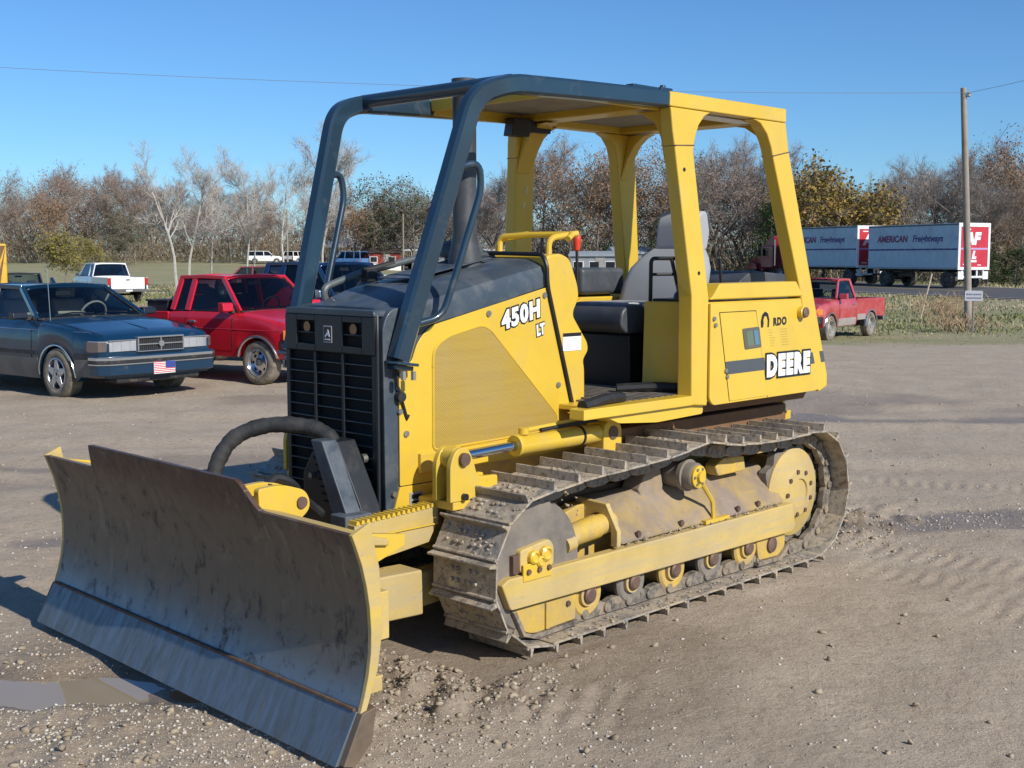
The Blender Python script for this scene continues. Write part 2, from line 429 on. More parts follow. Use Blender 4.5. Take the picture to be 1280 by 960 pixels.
def lot_edge(x): return np.where(x > 0, 30.0 - 0.10 * x, 40.0 + 0.25 * x)
def grass_mask(x, y):
    e = lot_edge(x) + 4.0 * fbm(x, y, 5.0, 3, 40) + 2.0 * vnoise(x, y, 1.3, 44)
    g = sstep(-1.2, 1.6, y - e); d = np.abs(road_d(x, y))
    g = g * sstep(ROAD_W + .3, ROAD_W + 1.6, d + vnoise(x, y, 2., 41))
    return g

def make_ground():
    rr = [0.0, 1.2, 2.0]; r = 2.6
    while r < 1600: rr.append(r); r *= (1.0055 if 3.6 < r < 10.5 else 1.012 if r < 40 else 1.03 if r < 200 else 1.07)
    aa = []; a = -180.0
    while a < 180.0: aa.append(a); a += (0.14 if -27 <= a < 27 else 4.0 if abs(a) > 40 else 1.0)
    rr = np.array(rr); aa = np.radians(np.array(aa)); nr, na = len(rr), len(aa)
    RR, AA = np.meshgrid(rr[1:], aa, indexing='ij'); X = RR * np.sin(AA); Y = RR * np.cos(AA)
    Z = terrain(X, Y)
    q, _ = pud_mask(X, Y); wet = (1 - sstep(0.9, 1.9, q))
    for cx, cy, a_, b_, r_ in DAMP:
        dx, dy = X - cx, Y - cy; u = (dx * math.cos(r_) + dy * math.sin(r_)) / a_; v = (-dx * math.sin(r_) + dy * math.cos(r_)) / b_
        qq = np.sqrt(u * u + v * v) + 1.3 * fbm(X, Y, .9, 4, 91)
        wet = np.maximum(wet, .85 * (1 - sstep(.55, 1.1, qq)))
    wet = np.maximum(wet, 0.55 * sstep(0.20, 0.42, fbm(X, Y, 2.6, 4, 60)) * (1 - sstep(14, 28, RR)))
    mx, my = doz_m(X, Y)
    g = grass_mask(X, Y)
    verts = np.concatenate([[[0, 0, tz(0, 0)]], np.stack([X, Y, Z], -1).reshape(-1, 3)])
    nr -= 1
    i = np.arange(nr - 1)[:, None] * na; j = np.arange(na)[None, :]; jn = (j + 1) % na
    quads = np.stack([1 + i + j, 1 + i + jn, 1 + i + na + jn, 1 + i + na + j], -1).reshape(-1, 4)
    tris = np.stack([np.zeros(na, int), 1 + (np.arange(na) + 1) % na, 1 + np.arange(na)], -1)
    me = bpy.data.meshes.new('ground')
    me.vertices.add(len(verts)); me.vertices.foreach_set('co', verts.astype(np.float32).ravel())
    me.loops.add(quads.size + tris.size); me.loops.foreach_set('vertex_index', np.concatenate([quads[:, ::-1].ravel(), tris[:, ::-1].ravel()]).astype(np.int32))
    me.polygons.add(len(quads) + len(tris))
    st = np.concatenate([np.arange(len(quads)) * 4, quads.size + np.arange(len(tris)) * 3]).astype(np.int32)
    me.polygons.foreach_set('loop_start', st); me.update(calc_edges=True)
    for nm, arr in (('grass', g), ('wet', wet)):
        at = me.attributes.new(nm, 'FLOAT', 'POINT'); at.data.foreach_set('value', np.concatenate([[0.0], arr.ravel()]).astype(np.float32))
    me.shade_smooth()
    if me.polygons[10].normal.z < 0: me.flip_normals()
    m, nt, b = nodes('ground_soil'); co = coords(nt)
    ga = N(nt, 'ShaderNodeAttribute', attribute_name='grass').outputs['Fac']; wa = N(nt, 'ShaderNodeAttribute', attribute_name='wet').outputs['Fac']
    n0 = noise_tex(nt, co, 0.35, 5, 0.6); n1 = noise_tex(nt, co, 1.7, 8, 0.62); n2 = noise_tex(nt, co, 14, 8, 0.7); n3 = noise_tex(nt, co, 70, 5, 0.7)
    soil = mixc(nt, ramp(nt, n1, [(.3, 0.), (.7, 1.)]), (0.375, 0.295, 0.210), (0.495, 0.405, 0.300))
    soil = mixc(nt, ramp(nt, n0, [(.35, 0.), (.65, .65)]), soil, (0.415, 0.33, 0.24))
    soil = mixc(nt, ramp(nt, n2, [(.35, 0.5), (.5, 0.), (.60, 0.), (.75, 0.5)]), soil, (0.28, 0.21, 0.15))
    v = N(nt, 'ShaderNodeTexVoronoi', Scale=38.0); nt.links.new(co, v.inputs['Vector'])
    peb = ramp(nt, v.outputs['Distance'], [(0.10, 1.0), (0.22, 0.0)])
    pm = N(nt, 'ShaderNodeMath', operation='MULTIPLY'); nt.links.new(peb, pm.inputs[0]); nt.links.new(ramp(nt, n1, [(.42, 0.), (.62, 0.8)]), pm.inputs[1])
    soil = mixc(nt, pm.outputs[0], soil, mixc(nt, v.outputs['Color'], (0.30, 0.25, 0.19), (0.55, 0.51, 0.45)))
    fine = ramp(nt, n3, [(.3, 0.82), (.7, 1.15)])
    soil = mixc(nt, 1.0, soil, fine, 'MULTIPLY')
    soil = mixc(nt, wa, soil, mixc(nt, 1.0, soil, (0.58, 0.56, 0.55), 'MULTIPLY'))
    g1 = noise_tex(nt, co, 0.30, 6, 0.65); g2 = noise_tex(nt, co, 3.0, 6, 0.7)
    gr = mixc(nt, ramp(nt, g1, [(.38, 0.), (.60, 1.)]), (0.30, 0.265, 0.15), (0.19, 0.215, 0.08))
    gr = mixc(nt, ramp(nt, g2, [(.35, 0.), (.7, .7)]), gr, (0.36, 0.30, 0.19))
    colr = mixc(nt, ga, soil, gr); nt.links.new(colr, b.inputs['Base Color'])
    rg = N(nt, 'ShaderNodeMix', data_type='FLOAT'); nt.links.new(wa, rg.inputs[0]); rg.inputs[2].default_value = 0.92; rg.inputs[3].default_value = 0.30
    nt.links.new(rg.outputs[0], b.inputs['Roughness']); b.inputs['Specular IOR Level'].default_value = 0.35
    hm = N(nt, 'ShaderNodeMath', operation='MULTIPLY_ADD'); nt.links.new(n3, hm.inputs[0]); hm.inputs[1].default_value = .5; nt.links.new(n2, hm.inputs[2])
    bump(nt, b, hm.outputs[0], 0.9, 0.02)
    return structure(link_mesh('ground', me, m, None, smooth=0))
make_ground()

# puddles: level sheets of muddy water in the hollows
mw, nt, b = nodes('muddy_water'); co = coords(nt)
nt.links.new(mixc(nt, noise_tex(nt, co, 1.5, 3), (0.27, 0.215, 0.145), (0.34, 0.275, 0.19)), b.inputs['Base Color'])
b.inputs['Roughness'].default_value = 0.03; b.inputs['IOR'].default_value = 1.33; b.inputs['Specular IOR Level'].default_value = 0.9
bump(nt, b, noise_tex(nt, co, 5, 2), 0.012, 0.01)
for cx, cy, a, bb, r, d in PUD:
    n = 40; ring = []
    for k in range(n):
        t = 2 * math.pi * k / n; u, v = 1.45 * a * math.cos(t), 1.45 * bb * math.sin(t)
        ring.append((cx + u * math.cos(r) - v * math.sin(r), cy + u * math.sin(r) + v * math.cos(r)))
    mb = MB(); xs = np.linspace(-1.4, 1.4, 30)
    gx = np.array([cx + u * a * math.cos(r) - v * bb * math.sin(r) for u in xs for v in xs]); gy = np.array([cy + u * a * math.sin(r) + v * bb * math.cos(r) for u in xs for v in xs])
    gz = terrain(gx, gy); q, _ = pud_mask(gx, gy)
    lvl = float(np.percentile(gz[q < 1.05], 62)) if (q < 1.05).any() else -.01
    mb.faces([(x, y, lvl) for x, y in ring], [tuple(range(n))])
    o = structure(mb.build('puddle', mw, None, smooth=0))

# asphalt road along the far side of the lot
def make_road():
    nc = [(-ROAD_W - .9, 0), (-ROAD_W, .004), (ROAD_W, .004), (ROAD_W + .9, 0)]
    def strip(name, d0, d1, dz, mat, t0=-60, t1=260, gap=None):
        mb = MB(); t = t0
        while t < t1:
            te = min(t1, t + (4.0 if gap is None else gap[0])); row = []
            for tt in (t, te):
                row.append([])
                for d in (d0, d1):
                    p = ROAD_A + ROAD_D * tt + ROAD_N * d
                    row[-1].append((p[0], p[1], tz(p[0], p[1]) + dz))
            mb.grid(row); t = te + (0 if gap is None else gap[1])
        return structure(mb.build(name, mat, None, smooth=0))
    asp = M_('asphalt', (0.075, 0.073, 0.072), 0.85, 0, 0.4, (0.10, 0.097, 0.09), 2.0, 0.15, 0.3, 60)
    shd = M_('gravel_shoulder', (0.26, 0.22, 0.17), 0.95, 0, 0.5, (0.18, 0.15, 0.11), 3.0, 0.2, 0.4, 40)
    strip('road_shoulder', -ROAD_W - 1.1, ROAD_W + 1.1, 0.02, shd)
    strip('road', -ROAD_W, ROAD_W, 0.05, asp)
    mk = M_('road_marking_white', (0.66, 0.66, 0.63), 0.7); my_ = M_('road_marking_yellow', (0.62, 0.42, 0.05), 0.7)
    strip('road_marking', -ROAD_W + .25, -ROAD_W + .40, 0.056, mk); strip('road_marking', ROAD_W - .40, ROAD_W - .25, 0.056, mk)
    strip('road_marking', -.10, .10, 0.056, my_)
make_road()

def rock_mesh(nm, sub, seed, flat=.7):
    bm = bmesh.new(); rd = random.Random(seed)
    for k in range(11):
        v = Vector((rd.gauss(0, 1), rd.gauss(0, 1), rd.gauss(0, 1))).normalized() * rd.uniform(.72, 1.15); bm.verts.new((v.x, v.y, v.z * flat))
    r_ = bmesh.ops.convex_hull(bm, input=bm.verts[:]); bmesh.ops.delete(bm, geom=[g for g in r_['geom_interior'] if isinstance(g, bmesh.types.BMVert)], context='VERTS')
    bm.verts.index_update(); bm.verts.ensure_lookup_table()
    vs = np.array([v.co[:] for v in bm.verts]); fs = np.array([[v.index for v in f.verts] for f in bm.faces]); bm.free(); return vs, fs
def scatter(name, pts, sizes, mat, seed, flat=.7, sink=.25):
    rs = np.random.RandomState(seed); protos = [rock_mesh('r', 1, seed + k, flat) for k in range(8)]
    V = []; F = []; base = 0
    for k in range(8):
        idx = np.arange(k, len(pts), 8)
        if len(idx) == 0: continue
        vs, fs = protos[k]; n = len(vs)
        a = rs.rand(len(idx)) * 6.283; c, s = np.cos(a), np.sin(a); sz = sizes[idx]; st = .7 + .6 * rs.rand(len(idx))
        x = vs[None, :, 0] * (sz * st)[:, None]; y = vs[None, :, 1] * sz[:, None]; z = vs[None, :, 2] * sz[:, None]
        X = x * c[:, None] - y * s[:, None] + pts[idx, 0][:, None]; Y = x * s[:, None] + y * c[:, None] + pts[idx, 1][:, None]
        Z = z + (pts[idx, 2] + sz * flat * (1 - sink * 2) * .5)[:, None]
        V.append(np.stack([X, Y, Z], -1).reshape(-1, 3)); F.append((fs[None] + (np.arange(len(idx)) * n)[:, None, None]).reshape(-1, 3) + base); base += len(idx) * n
    return np_mesh(name, np.concatenate(V), np.concatenate(F), mat)
def np_mesh(name, V, F, mat, parent=None, smooth=0, attrs=None):
    k = F.shape[1]; me = bpy.data.meshes.new(name)
    me.vertices.add(len(V)); me.vertices.foreach_set('co', np.ascontiguousarray(V, np.float32).ravel())
    me.loops.add(F.size); me.loops.foreach_set('vertex_index', np.ascontiguousarray(F, np.int32).ravel())
    me.polygons.add(len(F)); me.polygons.foreach_set('loop_start', np.arange(len(F), dtype=np.int32) * k)
    me.update(calc_edges=True)
    for nm, arr in (attrs or {}).items():
        at = me.attributes.new(nm, 'FLOAT', 'POINT'); at.data.foreach_set('value', np.ascontiguousarray(arr, np.float32))
    return link_mesh(name, me, mat, parent, smooth=smooth)
def lot_points(n, seed, dens):
    rs = np.random.RandomState(seed); out = []
    while len(out) < n:
        r = 3.8 * (22 / 3.8) ** (rs.rand(n * 3) ** .9); a = np.radians(rs.uniform(-26, 26, n * 3)); x, y = r * np.sin(a), r * np.cos(a)
        keep = rs.rand(n * 3) < dens(x, y, r)
        mx, my = doz_m(x, y); keep &= ~((np.abs(mx) < 1.6) & (np.abs(my) < 1.05))
        q, _ = pud_mask(x, y); keep &= q > 1.0
        out += list(zip(x[keep], y[keep]))
    p = np.array(out[:n]); return np.column_stack([p, terrain(p[:, 0], p[:, 1])])
def dens_gravel(x, y, r):
    mx, my = doz_m(x, y)
    left = 1.6 * np.exp(-((x + 1.6) / 1.4) ** 2 - ((y - 4.6) / .9) ** 2)
    streak = .8 * np.exp(-((y - 8.3 - .35 * (x - 3)) / .35) ** 2) * (x > 1)
    return np.clip(.022 + left + streak + .16 * sstep(.1, .35, fbm(x, y, 1.2, 3, 77)), 0, 1)
def stone_mat(name, a, c):
    m, nt, b = nodes(name); g = N(nt, 'ShaderNodeNewGeometry'); 
    nt.links.new(mixc(nt, ramp(nt, g.outputs['Random Per Island'], [(0., 0.), (1., 1.)]), a, c), b.inputs['Base Color']); b.inputs['Roughness'].default_value = .85
    return m
rs_ = np.random.RandomState(5)
gp = lot_points(14000, 1, dens_gravel)
gr_ = np.hypot(gp[:, 0], gp[:, 1])
tag(scatter('gravel', gp, .0018 + .0085 * rs_.rand(14000) ** 3.6 + .00020 * gr_, stone_mat('pale_gravel', (0.27, 0.22, 0.16), (0.60, 0.55, 0.47)), 11), 'pale gravel strewn over the muddy lot', 'gravel', kind='stuff')
def dens_clod(x, y, r):
    mx, my = doz_m(x, y)
    L = lambda cx, cy, sx, sy: np.exp(-((mx - cx) / sx) ** 2 - ((my - cy) / sy) ** 2)
    return np.clip(1.0 * L(1.78, .95, .38, .38) + .55 * L(-2.3, .5, .6, .35) + .10 * L(3.3, 0, .8, 1.4) + .012, 0, 1)
cp = lot_points(2000, 2, dens_clod)
tag(scatter('soil_clods', cp, .004 + .020 * rs_.rand(2000) ** 3.0, stone_mat('soil_clod', (0.26, 0.205, 0.14), (0.39, 0.32, 0.225)), 23, .75), 'brown clods of churned soil around the tracks and blade', 'soil', kind='stuff')
# ------------------------------------------------------------------ bulldozer
DOZ = thing('bulldozer', 'yellow crawler bulldozer with a raised steel blade and an open canopy over its grey seat', 'bulldozer',
            (DOZ_O[0], DOZ_O[1], 0), math.atan2(DX[1], DX[0]))
def P(mb, name, mat, parent=None, **k): return mb.build(name, mat, parent or DOZ, **k)
def bolts(name, pts, r, h, axis, mat=None, parent=None, n=6):
    for p in pts:
        mb = MB(); d = Vector({'x': (h, 0, 0), 'y': (0, h, 0), 'z': (0, 0, h)}[axis]); mb.cyl(Vector(p) - d * .3, Vector(p) + d, r, n)
        P(mb, name, mat or m_steel, parent, smooth=0)

def warp_canopy(before):
    """the posts and side panels splay outward toward the floor"""
    for o in set(bpy.data.objects) - before:
        if o.type != 'MESH': continue
        for v in o.data.vertices:
            x, y, z = v.co; e = (.60 + .11 * (2.67 - z)) - .69; k = 1.33 + .23 * max(0, min(1.6, -x - .1))
            w = min(1.0, abs(y) / .55)
            v.co = (x + k * e * w, y * (1 + e / .69), z - (z - 1.8) * .24 * e * w)
        o.data.update()
# ---- blade
def blade_xf(v): return Vector((2.615 + v.x + 0.021 * (v.y - 0.15), v.y, v.z))
YB0, YB1 = -1.08, 1.348
mbl, nt, b = nodes('blade_steel'); co = coords(nt)
sep = N(nt, 'ShaderNodeSeparateXYZ'); nt.links.new(co, sep.inputs[0])
mp = N(nt, 'ShaderNodeMapping'); mp.inputs['Scale'].default_value = (1, 1.15, 0.9); nt.links.new(co, mp.inputs[0])
na = noise_tex(nt, mp.outputs[0], 2.6, 9, 0.66, 0.6); nb = noise_tex(nt, mp.outputs[0], 11, 8, 0.7, 0.4); nf = noise_tex(nt, co, 90, 4, .6)
hz = N(nt, 'ShaderNodeMath', operation='MULTIPLY_ADD'); nt.links.new(na, hz.inputs[0]); hz.inputs[1].default_value = 0.16; nt.links.new(sep.outputs['Z'], hz.inputs[2])
band = ramp(nt, hz.outputs[0], [(0.30, (0.20, 0.25, 0.31)), (0.41, (0.165, 0.17, 0.17)), (0.52, (0.165, 0.135, 0.097)), (0.86, (0.135, 0.098, 0.062)), (0.965, (0.085, 0.043, 0.025)), (1.06, (0.07, 0.034, 0.02))])
mps = N(nt, 'ShaderNodeMapping'); mps.inputs['Scale'].default_value = (1, 16, .9); mps.inputs['Rotation'].default_value = (.22, 0, 0); nt.links.new(co, mps.inputs[0])
band = mixc(nt, ramp(nt, noise_tex(nt, mps.outputs[0], 2.5, 8, .75, .8), [(.60, 0.), (.68, .7)]), band, (.30, .27, .225))
band = mixc(nt, ramp(nt, noise_tex(nt, mps.outputs[0], 3.3, 8, .75, .5), [(.30, .7), (.40, 0.)]), band, (.05, .038, .028))
c1 = mixc(nt, ramp(nt, nb, [(.55, 0.), (.66, .85)]), band, (0.045, 0.034, 0.027))
c1 = mixc(nt, ramp(nt, noise_tex(nt, mp.outputs[0], 5.0, 7, .7, 1.), [(.56, 0.), (.75, .6)]), c1, (0.30, 0.25, 0.19))
nt.links.new(c1, b.inputs['Base Color'])
nt.links.new(ramp(nt, hz.outputs[0], [(0.30, .70), (0.45, .45), (.6, .15), (1.0, .0)]), b.inputs['Metallic'])
nt.links.new(ramp(nt, nb, [(.3, .36), (.7, .6)]), b.inputs['Roughness'])
bump(nt, b, mixc(nt, .35, nb, nf), .22, .006)
mce, nt, b = nodes('cutting_edge_steel'); co = coords(nt)
mp = N(nt, 'ShaderNodeMapping'); mp.inputs['Scale'].default_value = (1, 3.2, 0.6); nt.links.new(co, mp.inputs[0])
nb = noise_tex(nt, mp.outputs[0], 7, 8, .7, .4)
cc = mixc(nt, ramp(nt, nb, [(.35, 0.), (.65, 1.)]), (0.18, 0.215, 0.25), (0.12, 0.135, 0.14))
cc = mixc(nt, ramp(nt, noise_tex(nt, mp.outputs[0], 4.2, 8, .7), [(.55, 0.), (.72, .7)]), cc, (0.30, 0.21, 0.12))
nt.links.new(cc, b.inputs['Base Color']); b.inputs['Metallic'].default_value = .6; nt.links.new(ramp(nt, nb, [(.3, .38), (.7, .62)]), b.inputs['Roughness'])
bump(nt, b, nb, .2, .006)

prof = [(-.095, .20), (-.118, .265), (-.138, .34), (-.150, .42), (-.152, .50), (-.147, .58), (-.134, .66), (-.114, .74), (-.088, .81), (-.072, .850)]
def top_at(y):
    def st(a, b, v):
        t = max(0, min(1, (v - a) / (b - a))); return t * t * (3 - 2 * t)
    return 0.850 + 0.112 * st(-.60, -.545, y) * (1 - st(.665, .80, y))
ys = sorted(set([round(YB0 + (YB1 - YB0) * i / 60, 4) for i in range(61)] + [-.61 + .009 * k for k in range(9)] + [.66 + .015 * k for k in range(11)]))
def blade_rows(off):
    rows = []
    for y in ys:
        t = top_at(y); pf = list(prof)
        e = t - .850
        for k in range(1, 5): pf.append((-.072 + .034 * (k / 4) * e / .112, .850 + e * k / 4))
        rows.append([(x - off, y, z) for x, z in pf])
    return rows
mb = MB(blade_xf); fr_, bk_ = blade_rows(0), blade_rows(.022)
mb.loft([f + bk[::-1] for f, bk in zip(fr_, bk_)], True, True)
blade = P(mb, 'blade', mbl, smooth=50)
mb = MB(blade_xf); mb.prism([(.004, .040), (-.092, .214), (-.116, .214), (-.116, .19), (-.018, .040)], 'y', YB0 - .004, YB1 + .004)
P(mb, 'cutting_edge', mce, blade, bevel=.003)
mb = MB(blade_xf)   # rust seam along the top of the cutting edge
mb.tube([(-.094, YB0 + .01, .219), (-.094, YB1 - .01, .219)], .008, 6); P(mb, 'weld_seam', M_('weld_rust', (0.11, .062, .035), .8, .2, .4, (.2, .15, .1), 18, .3), blade)
for y0, y1 in ((YB0 - .022, YB0 - .001), (YB1 + .001, YB1 + .022)):
    pl = [(x + .002, z) for x, z in prof] + [(-.150, .885), (-.190, .72), (-.202, .5), (-.180, .36), (-.125, .215)]
    mb = MB(blade_xf); mb.prism(pl, 'y', y0, y1); P(mb, 'end_plate', m_yelworn, blade, bevel=.003)
    pl = [(-.012, .045), (-.096, .212), (-.16, .225), (-.14, .10), (-.06, .03)]
    mb = MB(blade_xf); mb.prism(pl, 'y', y0 - .012, y1 + .012); P(mb, 'end_bit', M_('end_bit_steel', (.16, .12, .085), .55, .5, .5, (.2, .14, .09), 9), blade, bevel=.004)
for y in (-.98, 1.28):
    mb = MB(blade_xf); mb.prism([(-.10, .845), (-.36, .80), (-.36, .76), (-.17, .70)], 'y', y, y + .03); P(mb, 'gusset', m_yel, blade, bevel=.003)
mb = MB(blade_xf); mb.bx(-.30, -.176, YB0 + .06, YB1 - .06, .42, .60); mb.bx(-.25, -.165, YB0 + .04, YB1 - .04, .24, .30); mb.prism([(-.10, .848), (-.27, .80), (-.27, .775), (-.12, .80)], 'y', YB0 + .02, YB1 - .02)
P(mb, 'back_beam', m_yelworn, blade, bevel=.006)
# pivot brackets behind the blade
for y in (.50, .60):
    pl = rpoly([(2.455, .90), (2.34, .905), (2.22, .865), (2.20, .79), (2.27, .74), (2.31, .56), (2.43, .52)], [.02, .05, .06, .05, .03, .02, 0])
    mb = MB(); mb.prism(pl, 'y', y, y + .035); br = P(mb, 'pivot_bracket', m_yel, blade, bevel=.004)
mb = MB(); mb.cyl((2.25, .46, .82), (2.25, .645, .82), .024, 18); P(mb, 'pivot_pin', m_pin, blade)
mb = MB(); mb.tube(smooth_path([(2.34, .52, .88), (2.28, .50, .905), (2.20, .50, .87), (2.12, .45, .80), (1.98, .4, .70)], 5), .022, 8); P(mb, 'hydraulic_hose', m_black, blade)

# ---- C-frame and push arms
for s in (1, -1):
    mb = MB(); mb.prism([(1.50, .175), (2.42, .215), (2.42, .42), (1.50, .385)], 'y', s * .36, s * .525)
    P(mb, 'push_arm', m_yelworn, bevel=.010)
    mb = MB(); mb.prism([(1.50, .20), (.2, .28), (.2, .42), (1.50, .36)], 'y', s * .40, s * .50); P(mb, 'push_arm', m_yeldirty, bevel=.01)
mb = MB(); mb.bx(2.16, 2.40, -.50, .50, .20, .40); mb.bx(2.2, 2.34, -.2, .2, .4, .62); P(mb, 'c_frame', m_yeldirty, bevel=.012)
# tilt cylinder seen behind the blade
mb = MB(); mb.cyl((2.30, .55, .62), (2.30, -.62, .46), .055, 16); P(mb, 'tilt_cylinder', m_yeldirty)

# ---- hull
mb = MB(); mb.prism([(1.52, .50), (1.52, .80), (1.2, .92), (-1.45, .92), (-1.62, .84), (-1.62, .60), (-1.3, .40), (1.2, .38)], 'y', -.36, .36)
P(mb, 'hull', m_yeldirty, bevel=.02)
mb = MB(); mb.bx(-1.64, -1.30, -.46, .50, .785, .842); mb.bx(-1.60, -1.575, .30, .48, .842, .99); P(mb, 'rear_tail_bracket', m_yel, bevel=.006)
mb = MB()
for s in (1, -1): mb.bx(-1.50, .22, s * .36, s * .55, .80, .90)
P(mb, 'fender_frame', m_brown, bevel=.008)

# ---- nose
mb = MB(); mb.prism(rpoly([(1.37, .62), (1.585, .50), (1.595, 1.50), (1.55, 1.572), (1.30, 1.585), (1.30, 1.40)], [0, .02, .06, .04, 0, 0]), 'y', -.368, .368)
nose = P(mb, 'radiator_shroud', m_hood, bevel=.012)
bolts('shroud_bolt', [(1.50, .372, 1.27), (1.505, .372, 1.10), (1.545, .372, .72)], .014, .012, 'y', m_steel, nose)
mb = MB(); mb.tube([(1.53, .38, 1.34), (1.525, .385, 1.22), (1.50, .385, 1.17)], .007, 6); mb.cyl((1.51, .37, 1.17), (1.51, .40, 1.17), .024, 12)
mb.tube([(1.51, .39, 1.17), (1.475, .385, 1.08), (1.47, .38, 1.06), (1.455, .38, 1.08)], .007, 6); P(mb, 'hood_latch', m_black, nose)
# grille: framed panel with three columns of louvres
GX = 1.62
mb = MB()
mb.bx(1.596, GX, -.345, -.315, .50, 1.36); mb.bx(1.596, GX, .315, .345, .50, 1.36); mb.bx(1.596, GX, -.315, .315, .50, .53)
for y in (-.108, .105): mb.bx(1.598, GX + .004, y - .009, y + .009, .53, 1.36)
grille = P(mb, 'grille', m_grille, bevel=.004)
# header with two lamp openings: five blocks round the holes
hd = [(-.345, -.25), (-.105, .105), (.25, .345)]
mb = MB()
for a, c in hd: mb.bx(1.596, GX + .004, a, c, 1.3605, 1.535)
for a, c in ((-.25, -.105), (.105, .25)):
    mb.bx(1.596, GX + .004, a, c, 1.505, 1.535); mb.bx(1.596, GX + .004, a, c, 1.3605, 1.395); mb.bx(1.598, GX, a, c, 1.443, 1.453)
P(mb, 'grille_header', m_grille, grille, bevel=.006)
mb = MB(); mb.prism(rpoly([(-.345, 1.5355), (.345, 1.5355), (.335, 1.565), (-.335, 1.565)], .01), 'x', 1.50, GX + .004); P(mb, 'grille_cap', m_hood, grille, bevel=.006)
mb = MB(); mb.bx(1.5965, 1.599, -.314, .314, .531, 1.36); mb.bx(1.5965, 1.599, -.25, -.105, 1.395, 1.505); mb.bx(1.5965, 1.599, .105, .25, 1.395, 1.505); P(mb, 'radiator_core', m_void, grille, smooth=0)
mb = MB()
for a, c in ((-.314, -.118), (-.098, .095), (.115, .314)):
    for k in range(15):
        z = .565 + k * .0535
        mb.prism([(1.600, z + .001), (GX - .001, z), (GX - .001, z - .003), (1.600, z - .002)], 'y', a, c)
P(mb, 'louvre', M_('louvre_edge', (0.10, 0.10, 0.105), .4, .1, .3, (.14, .13, .12), 14), grille, smooth=0)
for s in (-1, 1):
    mb = MB(); mb.lathe([(.001, 0), (.020, .002), (.026, .012)], (1.603, s * .178, 1.474), 'x', 14); P(mb, 'headlamp', M_('amber_lens', (.30, .14, .06), .2), grille)
mb = MB(); mb.bx(GX + .0042, GX + .007, -.032, .032, 1.405, 1.485); eb = P(mb, 'emblem', M_('emblem_grey', (.35, .36, .38), .4), grille, bevel=.008)
mb = MB(); mb.bx(GX + .0072, GX + .0085, -.026, .026, 1.411, 1.479); P(mb, 'emblem_field', m_ink, eb)
deer = [(-.018, .006), (-.006, .016), (.004, .030), (.000, .036), (.008, .034), (.012, .026), (.016, .012), (.020, .002), (.012, .002), (.006, .010), (-.008, .004), (-.016, -.004)]
mb = MB(); mb.prism([(y, 1.432 + z) for y, z in deer], 'x', GX + .0086, GX + .0098); mb.bx(GX + .0086, GX + .0098, -.020, .020, 1.418, 1.424); P(mb, 'emblem_mark', m_white, eb, smooth=0)
# grille edge roll and side edge line
mb = MB(); mb.tube(fillet([(1.614, .352, .52), (1.614, .352, 1.45), (1.60, .335, 1.545)], .06), .009, 8); P(mb, 'grille_seal', m_ink, grille)

# ---- hood
def hood_ring(x, zs, zt, w=.366, wt=.30):
    a = [(w, zs), (w, zs + (zt - zs) * .45), (w - .018, zs + (zt - zs) * .72), (wt, zt - .022), (wt - .06, zt - .005), (.0, zt)]
    return [(x, y, z) for y, z in a] + [(x, -y, z) for y, z in a[-2::-1]]
mb = MB()
mb.loft([hood_ring(1.545, 1.50, 1.578, .345, .29), hood_ring(1.49, 1.448, 1.592), hood_ring(1.30, 1.490, 1.655), hood_ring(.9, 1.570, 1.735), hood_ring(.515, 1.654, 1.805)], True, True)
hood = P(mb, 'hood', m_hood, smooth=30, bevel=.004)
mb = MB(); mb.prism([(1.18, 1.70), (.64, 1.80), (.64, 1.805), (1.18, 1.705)], 'y', -.17, .10); P(mb, 'hood_panel', m_hood, hood, bevel=.004)
mb = MB(); mb.bx(1.12, 1.19, -.30, -.24, 1.68, 1.745); P(mb, 'hood_catch', m_black, hood, bevel=.008)
# ---- side panels
for s in (1, -1):
    Y0, Y1 = s * .369, s * .378
    pl = rpoly([(1.51, .752), (1.51, 1.315), (1.435, 1.318), (1.40, 1.41), (1.335, 1.472), (1.300, 1.490), (.520, 1.652), (.312, .952), (.312, .90), (1.28, .752)], [.01, .05, .03, .05, .03, .01, .01, .02, .01, .0])
    mb = MB(); mb.prism(pl, 'y', Y0, Y1); sp = P(mb, 'side_panel', m_yel, bevel=.003)
    scr = rpoly([(1.305, .90), (1.302, 1.385), (1.20, 1.435), (.985, 1.478), (.925, 1.455), (.435, .985), (.435, .915)], [.03, .07, .03, .04, .04, .05, .02])
    mb = MB(); mb.prism(scr, 'y', Y1 + s * .0005, Y1 + s * .0045); P(mb, 'screen', m_mesh, sp)
    mb = MB(); q = scr + scr[:1]; mb.tube([(x, Y1 + s * .002, z) for x, z in q], .006, 6); P(mb, 'screen_frame', m_yel, sp)
    bolts('panel_bolt', [(.937, Y1, 1.532), (.536, Y1, 1.613), (.43, Y1, 1.145), (1.472, Y1, .994)], .015, .008 * s, 'y', m_steel, sp, 10)
    mb = MB(); mb.prism([(1.56, .60), (1.51, .748), (1.28, .748), (1.28, .62), (1.40, .60)], 'y', s * .30, s * .379); P(mb, 'frame_plate', m_yel, bevel=.004)
    mb = MB(); mb.bx(.20, 1.40, s * .3695, s * .40, .80, .895); P(mb, 'frame_rail', m_yel, bevel=.006)
mb = MB(); mb.bx(1.375, 1.455, .3795, .383, .655, .715); dp = P(mb, 'data_plate', M_('plate_grey', (.30, .30, .29), .5), bevel=.002)
mb = MB(); mb.bx(1.385, 1.445, .3832, .3842, .685, .705); mb.bx(1.385, 1.445, .3832, .3842, .664, .675); P(mb, 'plate_print', m_ink, dp, smooth=0)
for s in (1, -1):
    mb = MB(); mb.cyl((1.295, s * .378, .70), (1.295, s * .392, .70), .016, 12); P(mb, 'frame_bolt', m_pin)
